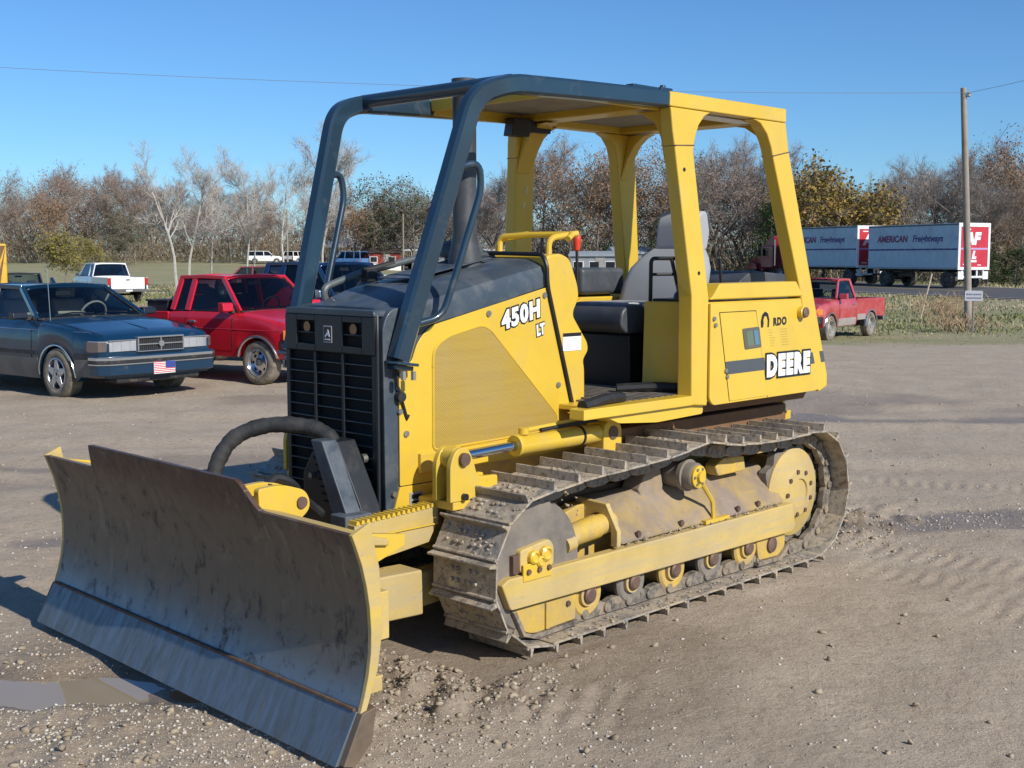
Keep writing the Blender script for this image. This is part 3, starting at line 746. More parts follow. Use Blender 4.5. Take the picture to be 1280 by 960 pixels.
# model lettering on the side panel
ex, ey = Vector((.555 - .843, 0, 1.507 - 1.446)), Vector((-.017, 0, .09))
def side_text(name, body, o, size, bold, sh=.18, ol=.008, space=1.0, wid=1.0, e=(ex, ey), y=.3785, par=DOZ):
    m = frame_mtx((o[0], y, o[1]), e[0], e[1]) @ Matrix.Diagonal((wid, 1, 1, 1))
    t0 = text_obj(name + '_outline', body, size, m_ink, par, m, bold + ol, sh, .001, space=space)
    m2 = frame_mtx((o[0], y + .0022, o[1]), e[0], e[1]) @ Matrix.Diagonal((wid, 1, 1, 1))
    return text_obj(name, body, size, m_white, par, m2, bold, sh, .001, space=space)
side_text('model_number', '450H', (.842, 1.452), .118, .0060, space=1.16, wid=.96)
side_text('model_letters', 'LT', (.594, 1.408), .074, .004, ol=.006, space=1.05, wid=.72)

# ---- dash cowl
pl = rpoly([(.512, 1.815), (.515, 1.70), (.292, .952), (.21, .952), (.215, 1.22), (.226, 1.262), (.184, 1.311), (.19, 1.354), (.314, 1.508), (.262, 1.594), (.272, 1.66), (.335, 1.80), (.41, 1.826)],
           [.02, .02, 0, 0, .03, .02, .03, .02, .03, .03, .03, .04, .02])
mb = MB(); mb.prism(pl, 'y', -.376, .376); cowl = P(mb, 'dash_cowl', m_yel, bevel=.012, seg=3)
mb = MB(); mb.tube(fillet([(.300, .386, .955), (.520, .386, 1.66), (.524, .384, 1.770), (.522, .352, 1.820), (.520, 0, 1.828), (.522, -.352, 1.82), (.52, -.385, 1.73)], .04), .011, 8); P(mb, 'cowl_seal', m_ink, cowl)
mb = MB(); mb.bx(.25, .392, .3765, .379, 1.318, 1.412); lb = P(mb, 'warning_label', m_white, cowl, smooth=0)
mb = MB(); mb.bx(.25, .392, .3792, .3800, 1.393, 1.412); P(mb, 'label_band', m_ink, lb, smooth=0)
mb = MB()
for k in range(6):
    for a, c in ((.258, .312), (.33, .384)): mb.bx(a, c, .3792, .3797, 1.329 + k * .010, 1.333 + k * .010)
P(mb, 'label_print', M_('label_grey', (.5, .5, .5), .6), lb, smooth=0)
for y in (-.06, .30):
    mb = MB(); mb.tube(fillet([(.42, y, 1.80), (.42, y, 1.905), (.26, y + .06, 1.93)], .045), .017, 10); P(mb, 'grab_handle', m_yel, cowl)
mb = MB(); mb.tube(fillet([(.42, -.08, 1.80), (.42, -.06, 1.915), (.37, .10, 1.925), (.30, .36, 1.925), (.36, .38, 1.90)], .04), .016, 10); P(mb, 'grab_handle', m_yel, cowl)
# red knob lever and dash controls
mb = MB(); mb.tube([(.12, .235, 1.60), (.13, .24, 1.84)], .008, 8); lv = P(mb, 'control_lever', m_black)
mb = MB(); mb.lathe([(.006, 1.835), (.016, 1.845), (.022, 1.89), (.023, 1.915), (.014, 1.932), (.001, 1.935)], (.13, .24, 0), 'z', 14); P(mb, 'red_knob', m_red, lv)
mb = MB(); mb.prism(rpoly([(.262, 1.20), (.262, 1.76), (.16, 1.70), (.12, 1.55), (.16, 1.20)], .03), 'y', -.30, .22); P(mb, 'instrument_panel', m_cushion, bevel=.01)

# ---- exhaust stack and precleaner
mb = MB(); mb.lathe([(.090, 1.68), (.088, 1.80), (.072, 1.87), (.064, 1.93), (.061, 2.2), (.061, 2.655), (.066, 2.66), (.066, 2.712), (.058, 2.712), (.056, 2.58), (.056, 2.2)], (.735, 0, 0), 'z', 28); P(mb, 'exhaust_stack', m_stack)
mb = MB(); mb.lathe([(.06, 1.74), (.06, 1.80), (.13, 1.81), (.135, 1.835), (.12, 1.875), (.09, 1.892), (.001, 1.896)], (.62, -.17, 0), 'z', 28); P(mb, 'air_precleaner', m_hood)
mb = MB(); mb.tube(fillet([(1.40, -.30, 1.55), (1.425, -.30, 1.655), (1.19, -.30, 1.725), (.70, -.28, 1.825), (.50, -.02, 1.815), (.53, .02, 1.73)], .045), .018, 10); hr = P(mb, 'hood_rail', M_('rail_grey', (.085, .10, .105), .45, 0, .2))
mb = MB(); mb.tube([(1.17, -.30, 1.731), (.97, -.295, 1.771)], .0215, 10); P(mb, 'rail_sleeve', m_black, hr)

# ---- canopy
WARP0 = set(bpy.data.objects)
m_roofu = m_headliner
for s in (1, -1):
    ya, yb = s * .600, s * .690
    # posts with flared, rounded corners toward the roof rail
    def arc(cx, cz, r, a0, a1, n=8): return [(cx + r * math.cos(R(a0 + (a1 - a0) * k / n)), cz + r * math.sin(R(a0 + (a1 - a0) * k / n))) for k in range(n + 1)]
    front = [(-.095, 2.590), (-.115, 2.47), (-.135, 2.39), (-.305, 1.60), (-.318, 1.0), (-.462, .985), (-.462, 1.58), (-.300, 2.37), (-.305, 2.40), (-.318, 2.45), (-.345, 2.51), (-.395, 2.56), (-.46, 2.589)]
    mb = MB(); mb.prism(front, 'y', ya, yb); fp = P(mb, 'canopy_post', m_yel, bevel=.010)
    rear = [(-.865, 2.589), (-.94, 2.565), (-1.01, 2.51), (-1.055, 2.44), (-1.075, 2.39), (-1.40, 1.62), (-1.605, 1.0), (-1.655, .972), (-1.745, 1.0), (-1.745, 1.07), (-1.24, 2.44), (-1.205, 2.590)]
    mb = MB(); mb.prism(rear, 'y', ya, yb); rp = P(mb, 'canopy_post', m_yel, bevel=.010)
    mb = MB(); mb.prism([(-.085, 2.5905), (-.085, 2.668), (-1.20, 2.670), (-1.204, 2.5905)], 'y', ya + s * .0, yb + s * .004); P(mb, 'roof_rail', m_yel, bevel=.008)
    bolts('post_plug', [(-.215, yb, 2.27), (-.36, yb, 1.72)], .011, .004 * s, 'y', m_ink, fp, 8)
    # lateral flare plates joining the posts to the cross members
    for px in (-.20, -1.12):
        pl = [(s * .60, 2.30), (s * .60, 2.585), (s * .36, 2.585), (s * .44, 2.57), (s * .52, 2.52), (s * .565, 2.44)]
        mb = MB(); mb.prism(pl, 'x', px - .075, px + (.050 if px > -1 else .0)); P(mb, 'corner_gusset', m_yel, bevel=.008)
    for par_, a_, c_ in ((fp, (-.137, 2.392), (-.303, 2.402)), (rp, (-1.078, 2.392), (-1.254, 2.425))):
        mb = MB(); mb.tube([(a_[0], yb, a_[1]), (c_[0], yb, c_[1])], .0035, 5); P(mb, 'weld_seam', m_pin, par_)
        mb = MB(); mb.tube([(a_[0], yb, a_[1]), (a_[0], ya, a_[1])], .0035, 5); P(mb, 'weld_seam', m_pin, par_)
mb = MB(); mb.bx(-.27, -.10, -.60, .60, 2.590, 2.655); P(mb, 'roof_cross_member', m_yel, bevel=.008)
mb = MB(); mb.bx(-1.204, -1.03, -.60, .60, 2.590, 2.660); P(mb, 'roof_cross_member', m_yel, bevel=.008)
mb = MB(); mb.prism(rpoly([(-1.18, 2.664), (.62, 2.656), (.60, 2.598), (.585, 2.598), (.585, 2.640), (-1.18, 2.644)], 0), 'y', -.595, .595)
roof = P(mb, 'roof_panel', m_yel, bevel=.004)
mb = MB(); mb.bx(-1.02, .58, -.585, .585, 2.6285, 2.6395); P(mb, 'roof_lining', m_roofu, roof)
for s in (1, -1):
    mb = MB(); mb.bx(-.10, .585, s * .575, s * .600, 2.575, 2.640); P(mb, 'roof_edge', m_yel, roof, bevel=.004)
mb = MB(); mb.bx(-.28, -.06, -.55, -.46, 2.53, 2.60); P(mb, 'roof_bracket', m_ink, roof, bevel=.006)
mb = MB(); mb.bx(-.09, .06, -.54, -.44, 2.50, 2.60); P(mb, 'roof_bracket', m_ink, roof, bevel=.006)
mb = MB(); mb.bx(-.98, -.42, .50, .592, 2.575, 2.588); P(mb, 'dome_light', m_white, roof, bevel=.004)
mb = MB(); mb.bx(-.02, .20, .605, .665, 2.668, 2.682); mb.bx(-.12, -.02, .60, .68, 2.655, 2.684); mb.cyl((-.075, .64, 2.68), (-.075, .64, 2.70), .018, 10); P(mb, 'bar_bracket', m_bar, bevel=.004)
mb = MB(); mb.box((-.262, -.62, 2.21), (.004, .05, .045)); mb.box((-.262, -.62, 2.12), (.004, .05, .04)); P(mb, 'safety_decal', m_white, smooth=0)
warp_canopy(WARP0)
# ---- front sweeps (brush bars)
for s in (1, -1):
    foot = (1.535, .405, 1.345)
    path = fillet([foot, (1.165, .515, 2.545), (.99, .555, 2.612), (.60, .562, 2.625), (-.195, .562, 2.648)], .34, 10)
    path = [(p[0], s * p[1], p[2]) for p in path]
    mb = MB(); mb.sweep(path, rect_prof(.078, .092, .35), up=(.5, 0, .87)); sw = P(mb, 'brush_bar', m_bar, smooth=40)
    mb = MB(); mb.box((1.525, s * .405, 1.325), (.13, .115, .014), (0, R(-8), 0)); mb.box((1.52, s * .395, 1.305), (.10, .08, .022), (0, R(-8), 0)); P(mb, 'foot_plate', m_bar, sw, bevel=.004)
    hp = fillet([(1.245, s * .50, 2.215), (1.135, s * .52, 2.245), (1.115, s * .515, 2.12), (1.255, s * .475, 1.70), (1.31, s * .455, 1.53), (1.455, s * .425, 1.50)], .07, 6)
    mb = MB(); mb.tube(hp, .0175, 12); P(mb, 'grab_bar', m_bar, sw)
    bolts('foot_bolt', [(1.49, s * .455, 1.28), (1.55, s * .455, 1.285)], .013, -.03, 'z', m_steel, sw)
mb = MB(); mb.tube([(.955, -.55, 2.625), (.955, .55, 2.625)], .036, 14); P(mb, 'cross_tube', m_bar)

# ---- operator station
WARP0 = set(bpy.data.objects)
mb = MB(); mb.bx(-.45, .30, -.62, .60, 1.000, 1.030); mb.bx(-.46, .56, .601, .688, .998, 1.052); fl = P(mb, 'floor_plate', m_yel, bevel=.006)
mb = MB(); mb.prism(rpoly([(.36, .995), (-.46, .995), (-.46, .94), (-.05, .93), (.26, .955)], .02), 'y', .40, .665); P(mb, 'step_skirt', m_yel, fl, bevel=.006)
mb = MB(); mb.bx(-.43, .18, -.35, .60, 1.031, 1.040)
for k in range(11): mb.bx(-.43 + .055 * k, -.405 + .055 * k, -.30, .595, 1.0405, 1.052)
P(mb, 'floor_mat', m_floorm, fl, smooth=0)
mb = MB(); mb.tube(fillet([(.50, .63, 1.06), (.30, .62, 1.085), (.16, .60, 1.075)], .05), .03, 8); P(mb, 'mat_edge', m_black, fl); mb = MB(); mb.tube(fillet([(-.16, .30, 1.075), (-.34, .45, 1.085), (-.44, .60, 1.075)], .06), .028, 8); P(mb, 'mat_edge', m_black, fl)
mb = MB()
for y in (.10, .26): mb.bx(.10, .115, y - .008, y + .008, 1.04, 1.125)
mb.bx(.08, .13, .09, .27, 1.12, 1.135); mb.bx(.10, .115, .10, .26, 1.075, 1.085); P(mb, 'foot_pedal', m_ink, fl, bevel=.003)
warp_canopy(WARP0)
# seat
mb = MB(); mb.prism(rpoly([(-.98, 1.03), (-.34, 1.03), (-.32, 1.37), (-.98, 1.37)], .02), 'y', -.24, .24); st = P(mb, 'seat_pedestal', m_ink, bevel=.01)
mb = MB(); mb.prism(rpoly([(-1.0, 1.375), (-.26, 1.375), (-.215, 1.42), (-.225, 1.51), (-.30, 1.545), (-1.0, 1.50)], [.03, .05, .05, .06, .05, .02], 6), 'y', -.27, .27); P(mb, 'seat_cushion', m_cushion, bevel=.045, seg=4)
mb = MB(); mb.bx(-.72, -.33, -.16, .16, 1.530, 1.546); P(mb, 'seat_insert', m_seat, bevel=.006)
def back_ring(z, x, w, d): return [(x + (d if abs(t) < 1 else 0) * 1.0 - .02 * math.cos(t * 1.57), 0, z) for t in (0,)]
secs = [(1.45, -.83, .27, .14), (1.56, -.86, .29, .17), (1.66, -.905, .292, .17), (1.74, -.95, .275, .16), (1.80, -1.0, .235, .14), (1.85, -1.05, .185, .12), (1.885, -1.085, .13, .10)]
rings = []
for z, x, w, d in secs:
    ring = []
    for k in range(24):
        t = 2 * math.pi * k / 24; c, s_ = math.cos(t), math.sin(t)
        ring.append((x - d * .5 + d * .5 * math.copysign(abs(c) ** .6, c) + (.035 * abs(s_) ** 3 if c > 0 else 0), w * math.copysign(abs(s_) ** .55, s_), z))
    rings.append(ring)
mb = MB(); mb.loft(rings, True, True); P(mb, 'seat_back', m_seat, smooth=60)
mb = MB(); mb.prism(rpoly([(-1.055, 1.845), (-1.075, 2.03), (-1.125, 2.095), (-1.20, 2.09), (-1.235, 2.02), (-1.195, 1.845)], .035, 5), 'y', -.155, .155); P(mb, 'headrest', m_seat, bevel=.03, seg=4)
mb = MB(); mb.bx(-1.02, -.60, -.60, -.36, 1.575, 1.742); P(mb, 'armrest', m_cushion, bevel=.03, seg=3)
mb = MB(); mb.bx(-.95, -.70, -.52, -.42, 1.545, 1.58); P(mb, 'armrest_support', m_ink, bevel=.01)
mb = MB(); mb.prism([(-.50, 1.36), (-.52, 1.53), (-.58, 1.56), (-.62, 1.40)], 'y', -.36, -.34); P(mb, 'armrest_bracket', m_yel, bevel=.004)
# side consoles: boxes behind the front posts
WARP0 = set(bpy.data.objects)
for s in (1, -1):
    A = [(-.33, .345), (-.465, .600), (-.465, .683), (-1.50, .683), (-1.50, .345)]
    mb = MB(); mb.prism([(x, s * y) for x, y in A], 'z', 1.004, 1.560); P(mb, 'side_console', m_yel, bevel=.008)
    outer = rpoly([(-.466, 1.553), (-1.345, 1.553), (-1.43, 1.51), (-1.632, 1.005), (-1.60, .985), (-.50, .985), (-.466, 1.02)], [.004, .03, .05, .02, .03, .03, .02])
    mb = MB(); mb.prism(outer, 'y', s * .684, s * .700); ep = P(mb, 'rear_side_panel', m_yel, bevel=.006)
    beam = [(-.455, 1.572), (-.50, 1.612), (-.545, 1.662), (-1.335, 1.664), (-1.418, 1.572)]
    mb = MB(); mb.prism(beam, 'y', s * .600, s * .705); P(mb, 'console_beam', m_yel, bevel=.010)
    if s < 0: continue
    Y = .7005
    seam = lambda pts, nm='panel_seam', r=.0022: P(MB().tube([(x, Y, z) for x, z in pts], r, 5), nm, m_ink, ep, smooth=0)
    door = rpoly([(-.545, 1.500), (-.905, 1.500), (-1.045, .995), (-.655, .995)], [.03, .03, 0, 0]); door_i = [(-.548, 1.498), (-.905, 1.498), (-1.042, .998), (-.655, .998)]
    mb = MB(); mb.prism(rpoly(door_i, [.015, .015, .004, .004]), 'y', .7003, .7035); dr = P(mb, 'access_door', m_yel, ep, bevel=.0015)
    seam([(-.545, 1.5005), (-.908, 1.5005)]); seam([(-.5455, 1.5005), (-.6555, .996)]); seam([(-.908, 1.5005), (-1.045, .99)])
    mb = MB(); lt = [(-.765, 1.402), (-.935, 1.408), (-.963, 1.288), (-.795, 1.282)]; mb.prism(rpoly(lt, .012), 'y', .7036, .7085); la = P(mb, 'door_latch', M_('latch_dark', (.10, .10, .075), .5, 0, .3), dr, bevel=.002)
    mb = MB(); mb.prism([(-.80, 1.385), (-.865, 1.388), (-.882, 1.305), (-.818, 1.302)], 'y', .7087, .7095); P(mb, 'latch_recess', M_('latch_green', (.12, .16, .10), .4), la, smooth=0)
    mb = MB(); mb.prism([(-.872, 1.392), (-.912, 1.394), (-.935, 1.304), (-.894, 1.302)], 'y', .7087, .7125); P(mb, 'latch_lever', m_chrome, la, bevel=.002)
    bolts('hinge_bolt', [(-.492, Y, 1.468), (-.505, Y, 1.432), (-.612, Y, 1.172), (-.625, Y, 1.138)], .012, .010, 'y', m_steel, ep, 8)
    # stripe and lettering
    mb = MB(); mb.prism([(-.602, 1.223), (-1.675, 1.228), (-1.70, 1.158), (-.618, 1.150)], 'y', .7036, .7046) if False else mb.prism([(-.604, 1.223), (-1.000, 1.225), (-1.012, 1.152), (-.620, 1.150)], 'y', .7036, .7046)
    P(mb, 'stripe', m_stripe, ep, smooth=0)
    mb = MB(); mb.prism([(-1.50, 1.226), (-1.540, 1.226), (-1.568, 1.156), (-1.52, 1.154)], 'y', .7004, .7012); P(mb, 'stripe', m_stripe, ep, smooth=0); mb = MB(); mb.prism([(-1.636, 1.226), (-1.683, 1.227), (-1.707, 1.158), (-1.662, 1.156)], 'y', .6904, .6912) ; P(mb, 'stripe', m_stripe, ep, smooth=0)
    e2 = (Vector((-1, 0, .0)), Vector((-.22, 0, 1)))
    side_text('maker_lettering', 'DEERE', (-1.022, 1.117), .162, .0115, 0.0, .012, 1.24, .875, e2, .7048, ep)
    # dealer decal: small dark head-shaped mark, letters and rows of small print
    e3 = (Vector((-1, 0, .02)), Vector((0, 0, 1)))
    text_obj('dealer_lettering', 'RDO', .062, m_ink, ep, frame_mtx((-1.092, .7006, 1.408), *e3), .0035, .0, .0008, space=1.15)
    mb = MB()
    hx = lambda u, v: (-1.005 - u, 1.445 + v)
    pl = [hx(-.040, -.045), hx(-.045, -.01), hx(-.03, .03), hx(.0, .048), hx(.03, .035), hx(.045, 0), hx(.042, -.045), hx(.026, -.045), hx(.028, -.005), hx(.014, .02), hx(-.006, .02), hx(-.018, 0), hx(-.014, -.02), hx(-.02, -.045)]
    mb.prism(pl, 'y', .7004, .7012); P(mb, 'dealer_mark', m_ink, ep, smooth=0)
    mb = MB(); rr = random.Random(4)
    for k in range(7):
        z = 1.385 - k * .0155; x0 = -1.045 - k * .004
        mb.bx(x0 - .03 - rr.random() * .03, x0, .7004, .7008, z - .004, z); mb.bx(x0 - .20 + rr.random() * .02, x0 - .12, .7004, .7008, z - .004, z)
    P(mb, 'decal_small_print', M_('faint_print', (.42, .28, .05), .6), ep, smooth=0)
    mb = MB(); mb.lathe([(.036, 0), (.036, .030), (.030, .034)], (-1.385, .700, 1.477), 'y', 20); cp_ = P(mb, 'filler_neck', m_yel, ep); mb = MB(); mb.lathe([(.031, .0345), (.031, .043), (.024, .048), (.001, .048)], (-1.385, .700, 1.477), 'y', 20); P(mb, 'filler_cap', m_pin, cp_)
warp_canopy(WARP0)
# controls on the left console: tubular guard, lever and boot
mb = MB()
g = lambda y, z: (-.40 - .0 * y, y, z)
mb.tube(fillet([(-.40, .33, 1.56), (-.365, .36, 1.80), (-.60, .43, 1.80), (-.66, .43, 1.56)], .03), .0115, 8); mb.tube([(-.50, .40, 1.80), (-.55, .42, 1.60)], .011, 8); mb.tube([(-.383, .35, 1.71), (-.63, .43, 1.71)], .009, 8)
P(mb, 'lever_guard', m_ink)
mb = MB(); mb.lathe([(.06, 1.562), (.05, 1.60), (.035, 1.62), (.04, 1.64), (.02, 1.67), (.014, 1.78), (.024, 1.80), (.022, 1.84), (.001, 1.85)], (-.52, .47, 0), 'z', 14); P(mb, 'joystick', m_ink)
mb = MB(); mb.bx(-.75, -.38, .36, .58, 1.5605, 1.575); P(mb, 'console_top', m_ink, bevel=.004)
mb = MB(); mb.tube([(-.93, .45, 1.56), (-.90, .45, 1.80)], .010, 8); P(mb, 'side_lever', m_ink)
# dark tank and bulkhead behind the seat
mb = MB(); mb.prism(rpoly([(-1.18, 1.02), (-1.18, 1.66), (-1.32, 1.725), (-1.72, 1.70), (-1.74, 1.02)], .03), 'y', -.345, .40); P(mb, 'rear_tank', m_cushion, bevel=.012)
mb = MB(); mb.bx(-1.72, -1.52, -.60, .60, 1.00, 1.50); P(mb, 'rear_bulkhead', m_yel, bevel=.01)
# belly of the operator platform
mb = MB(); mb.prism([(-.46, .995), (-1.60, .98), (-1.55, .935), (-.46, .94)], 'y', -.64, .64); P(mb, 'platform_underside', m_brown, bevel=.006)

# ---- lift cylinders, lugs and grip steps on both sides
for s in (1, -1):
    for y in (.52, .615):
        pl = rpoly([(1.44, .70), (1.44, .88), (1.40, .945), (1.33, .945), (1.295, .88), (1.27, .80), (1.14, .795), (1.14, .70)], [0, .05, .05, .05, .05, .03, .01, 0])
        mb = MB(); mb.prism(pl, 'y', s * y, s * (y + .03)); lug = P(mb, 'cylinder_lug', m_yel, bevel=.005)
    mb = MB(); mb.cyl((1.362, s * .50, .893), (1.362, s * .665, .893), .030, 18); P(mb, 'lug_pin', m_pin)
    mb = MB(); mb.cyl((1.362, s * .551, .893), (1.362, s * .614, .893), .055, 20); P(mb, 'rod_eye', m_yel, bevel=.003)
    mb = MB(); mb.bx(.16, 1.42, s * .40, s * .64, .66, .70); P(mb, 'cylinder_deck', m_yel, bevel=.006)
    mb = MB(); mb.cyl((1.345, s * .582, .893), (.93, s * .582, .905), .024, 18); P(mb, 'cylinder_rod', m_chrome)
    mb = MB(); mb.tube([(.965, s * .582, .904), (.94, s * .582, .9045), (.935, s * .582, .905), (.36, s * .582, .905)], .050, 22, True, [.052, .052, .048, .048]); cy = P(mb, 'lift_cylinder', m_yel, bevel=.003)
    mb = MB(); mb.lathe([(.0495, -.008), (.0515, -.008), (.0515, .008), (.0495, .008)], (.50, s * .582, .905), 'x', 22); P(mb, 'clamp_band', m_ink, cy)
    mb = MB(); mb.cyl((.90, s * .582, .955), (.90, s * .582, .985), .026, 12); mb.tube(fillet([(.90, s * .582, .972), (.62, s * .582, .980), (.40, s * .575, .990), (.30, s * .57, 1.0)], .04), .012, 8); P(mb, 'cylinder_pipe', m_yel, cy)
    mb = MB(); mb.tube(fillet([(.80, s * .60, .966), (.60, s * .60, .972), (.36, s * .60, .978)], .04), .010, 8); P(mb, 'hydraulic_hose', m_black, cy)
    mb = MB(); mb.prism(rpoly([(.36, .78), (.36, .94), (.32, .975), (.25, .97), (.215, .93), (.215, .78)], [0, .03, .03, .03, .03, 0]), 'y', s * .51, s * .635); tr = P(mb, 'cylinder_trunnion', m_yel, bevel=.008)
    mb = MB(); mb.cyl((.287, s * .60, .905), (.287, s * .640, .905), .036, 18); P(mb, 'trunnion_pin', m_pin, tr)
    # grip step
    mb = MB(); mb.prism([(1.89, .49), (1.89, .648), (1.40, .668), (1.40, .60), (1.46, .505), (1.80, .47)], 'y', s * .44, s * .52); gs = P(mb, 'grip_step', m_yelworn, bevel=.005)
    mb = MB()
    for k in range(17):
        x = 1.875 - k * .029; z = .648 + (1.89 - x) * .0408; mb.prism([(x - .010, z), (x - .006, z + .017), (x + .006, z + .017), (x + .010, z)], 'y', s * .455, s * .525)
    mb.bx(1.41, 1.88, s * .526, s * .530, .585, .592); P(mb, 'grip_teeth', m_yel, gs, smooth=0)
    mb = MB(); mb.bx(1.30, 1.84, s * .30, s * .44, .48, .60); P(mb, 'front_frame', m_yeldirty, bevel=.01)
    mb = MB(); mb.cyl((1.36, s * .52, .72), (1.36, s * .665, .72), .016, 10); P(mb, 'lug_bolt', m_ink)

# ---- hose guard before the grille
WX, WY = 1.80, .26
wed = [(1.70, .58), (1.98, .58), (1.90, .70), (1.80, .975), (1.72, .985)]
mb = MB(); mb.prism([(-.02, .570), (.43, .615), (.40, .70), (.235, .975), (.095, .975), (-.02, .80)], 'x', 1.655, 1.765); hg = P(mb, 'hose_guard', m_grille, bevel=.006)
mb = MB(); mb.prism([(.44, .625), (.240, .985), (.155, .985), (.345, .590)], 'x', 1.766, 1.85); P(mb, 'guard_flange', m_hood, hg, bevel=.006)
mb = MB(); mb.bx(1.75, 1.90, .36, .47, .56, .68); P(mb, 'guard_foot', m_hood, hg, bevel=.006)
mb = MB()
for k in range(8):
    z = .92 - k * .032; mb.bx(1.766, 1.7685, .055 + .012 * k, .150 + .020 * k, z - .010, z)
P(mb, 'guard_slots', m_void, hg, smooth=0)
mb = MB(); mb.cyl((1.766, .06, .80), (1.785, .06, .80), .014, 10); mb.cyl((1.625, .27, .885), (1.65, .27, .885), .022, 12); P(mb, 'guard_bolt', m_steel, hg)
hp = smooth_path([(1.72, .165, .93), (1.735, .14, .985), (1.78, .04, 1.025), (1.90, -.10, 1.03), (2.02, -.185, .98), (2.095, -.215, .88), (2.14, -.22, .74)], 9)
mb = MB(); mb.tube(hp, .038, 12, True, [.038 + .0016 * math.sin(i * 2.3) + .0016 * math.sin(i * .9) for i in range(len(hp))]); P(mb, 'hose_bundle', M_('hose_sleeve', (.018, .018, .019), .7, 0, .4, (.075, .07, .065), 9, .2, .6, 45))
mb = MB(); mb.bx(2.05, 2.22, -.30, -.18, .60, .74); P(mb, 'hose_fitting', m_brown, bevel=.01)

# ---- tracks
def track_path():
    pts = []
    fx, fz, fr = 1.12, .395, .350; rx, rz_, rr_ = -1.17, .420, .372
    for k in range(25):
        a = R(-90 + 180 * k / 24); pts.append((fx + fr * math.cos(a), fz + fr * math.sin(a)))
    pts += [(.86, .775), (.50, .790), (.20, .806), (.03, .830), (-.09, .846), (-.20, .832), (-.34, .808), (-.55, .792), (-.80, .784), (-1.0, .788)]
    for k in range(25):
        a = R(90 + 180 * k / 24); pts.append((rx + rr_ * math.cos(a), rz_ + rr_ * math.sin(a)))
    pts += [(-.8, .046), (0, .045), (.8, .045)]
    return pts
tp = [Vector((x, 0, z)) for x, z in track_path()]; tp.append(tp[0])
cum = [0.0]
for a, c in zip(tp, tp[1:]): cum.append(cum[-1] + (c - a).length)
NS = round(cum[-1] / .1665); PITCH = cum[-1] / NS
def tpos(d):
    d %= cum[-1]
    for k in range(len(tp) - 1):
        if cum[k + 1] >= d: return tp[k].lerp(tp[k + 1], (d - cum[k]) / max(1e-9, cum[k + 1] - cum[k]))
# shoe: local x along the travel, z outward
def shoe_mesh():
    mb = MB(); h = PITCH / 2
    mb.prism([(-h - .008, -.004), (-h - .008, .006), (h - .004, .006), (h + .010, .002), (h + .010, -.005), (h - .004, -.006)], 'y', -.203, .203)
    mb.prism([(h - .030, .006), (h - .024, .047), (h - .014, .047), (h - .006, .006)], 'y', -.203, .203)
    mb.prism([(-h - .008, .006), (-h - .006, .016), (-h + .004, .016), (-h + .010, .006)], 'y', -.203, .203)
    for bxx in (-.035, .018):
        for by in (-.075, -.038, .038, .075): mb.cyl((bxx, by, .004), (bxx, by, .017), .011, 6)
    return mb
shoe = P(shoe_mesh(), 'track_shoe', m_track, bevel=.0025, seg=1, smooth=0)
lk = MB(); h = PITCH / 2
for y in (-.068, .068):
    lk.prism(rpoly([(-h - .02, -.012), (-h - .02, -.055), (-h + .03, -.082), (h - .03, -.082), (h + .02, -.055), (h + .02, -.012)], [.01, .03, .03, .03, .03, .01], 3), 'y', y - .020, y + .020)
lk.cyl((-h, -.10, -.045), (-h, .10, -.045), .024, 10)
link = P(lk, 'track_link', m_link, shoe, bevel=.003, seg=1)
first = True
for s in (1, -1):
    for k in range(NS):
        d = (k + .35) * PITCH; p = tpos(d); t = (tpos(d + PITCH * .5) - tpos(d - PITCH * .5)).normalized(); n = Vector((t.z, 0, -t.x))
        if first: o = shoe; first = False
        else:
            o = shoe.copy(); COL.objects.link(o); o.parent = DOZ
            c = link.copy(); COL.objects.link(c); c.parent = o
        # travel direction runs up the front: the outward normal is to its right
        m = Matrix(((t.x, 0, n.x, p.x), (0, s * 1.0, 0, s * .767), (t.z, 0, n.z, p.z), (0, 0, 0, 1)))
        if s < 0: m = Matrix(((t.x, 0, n.x, p.x), (0, 1, 0, -.767), (t.z, 0, n.z, p.z), (0, 0, 0, 1)))
        o.matrix_basis = m
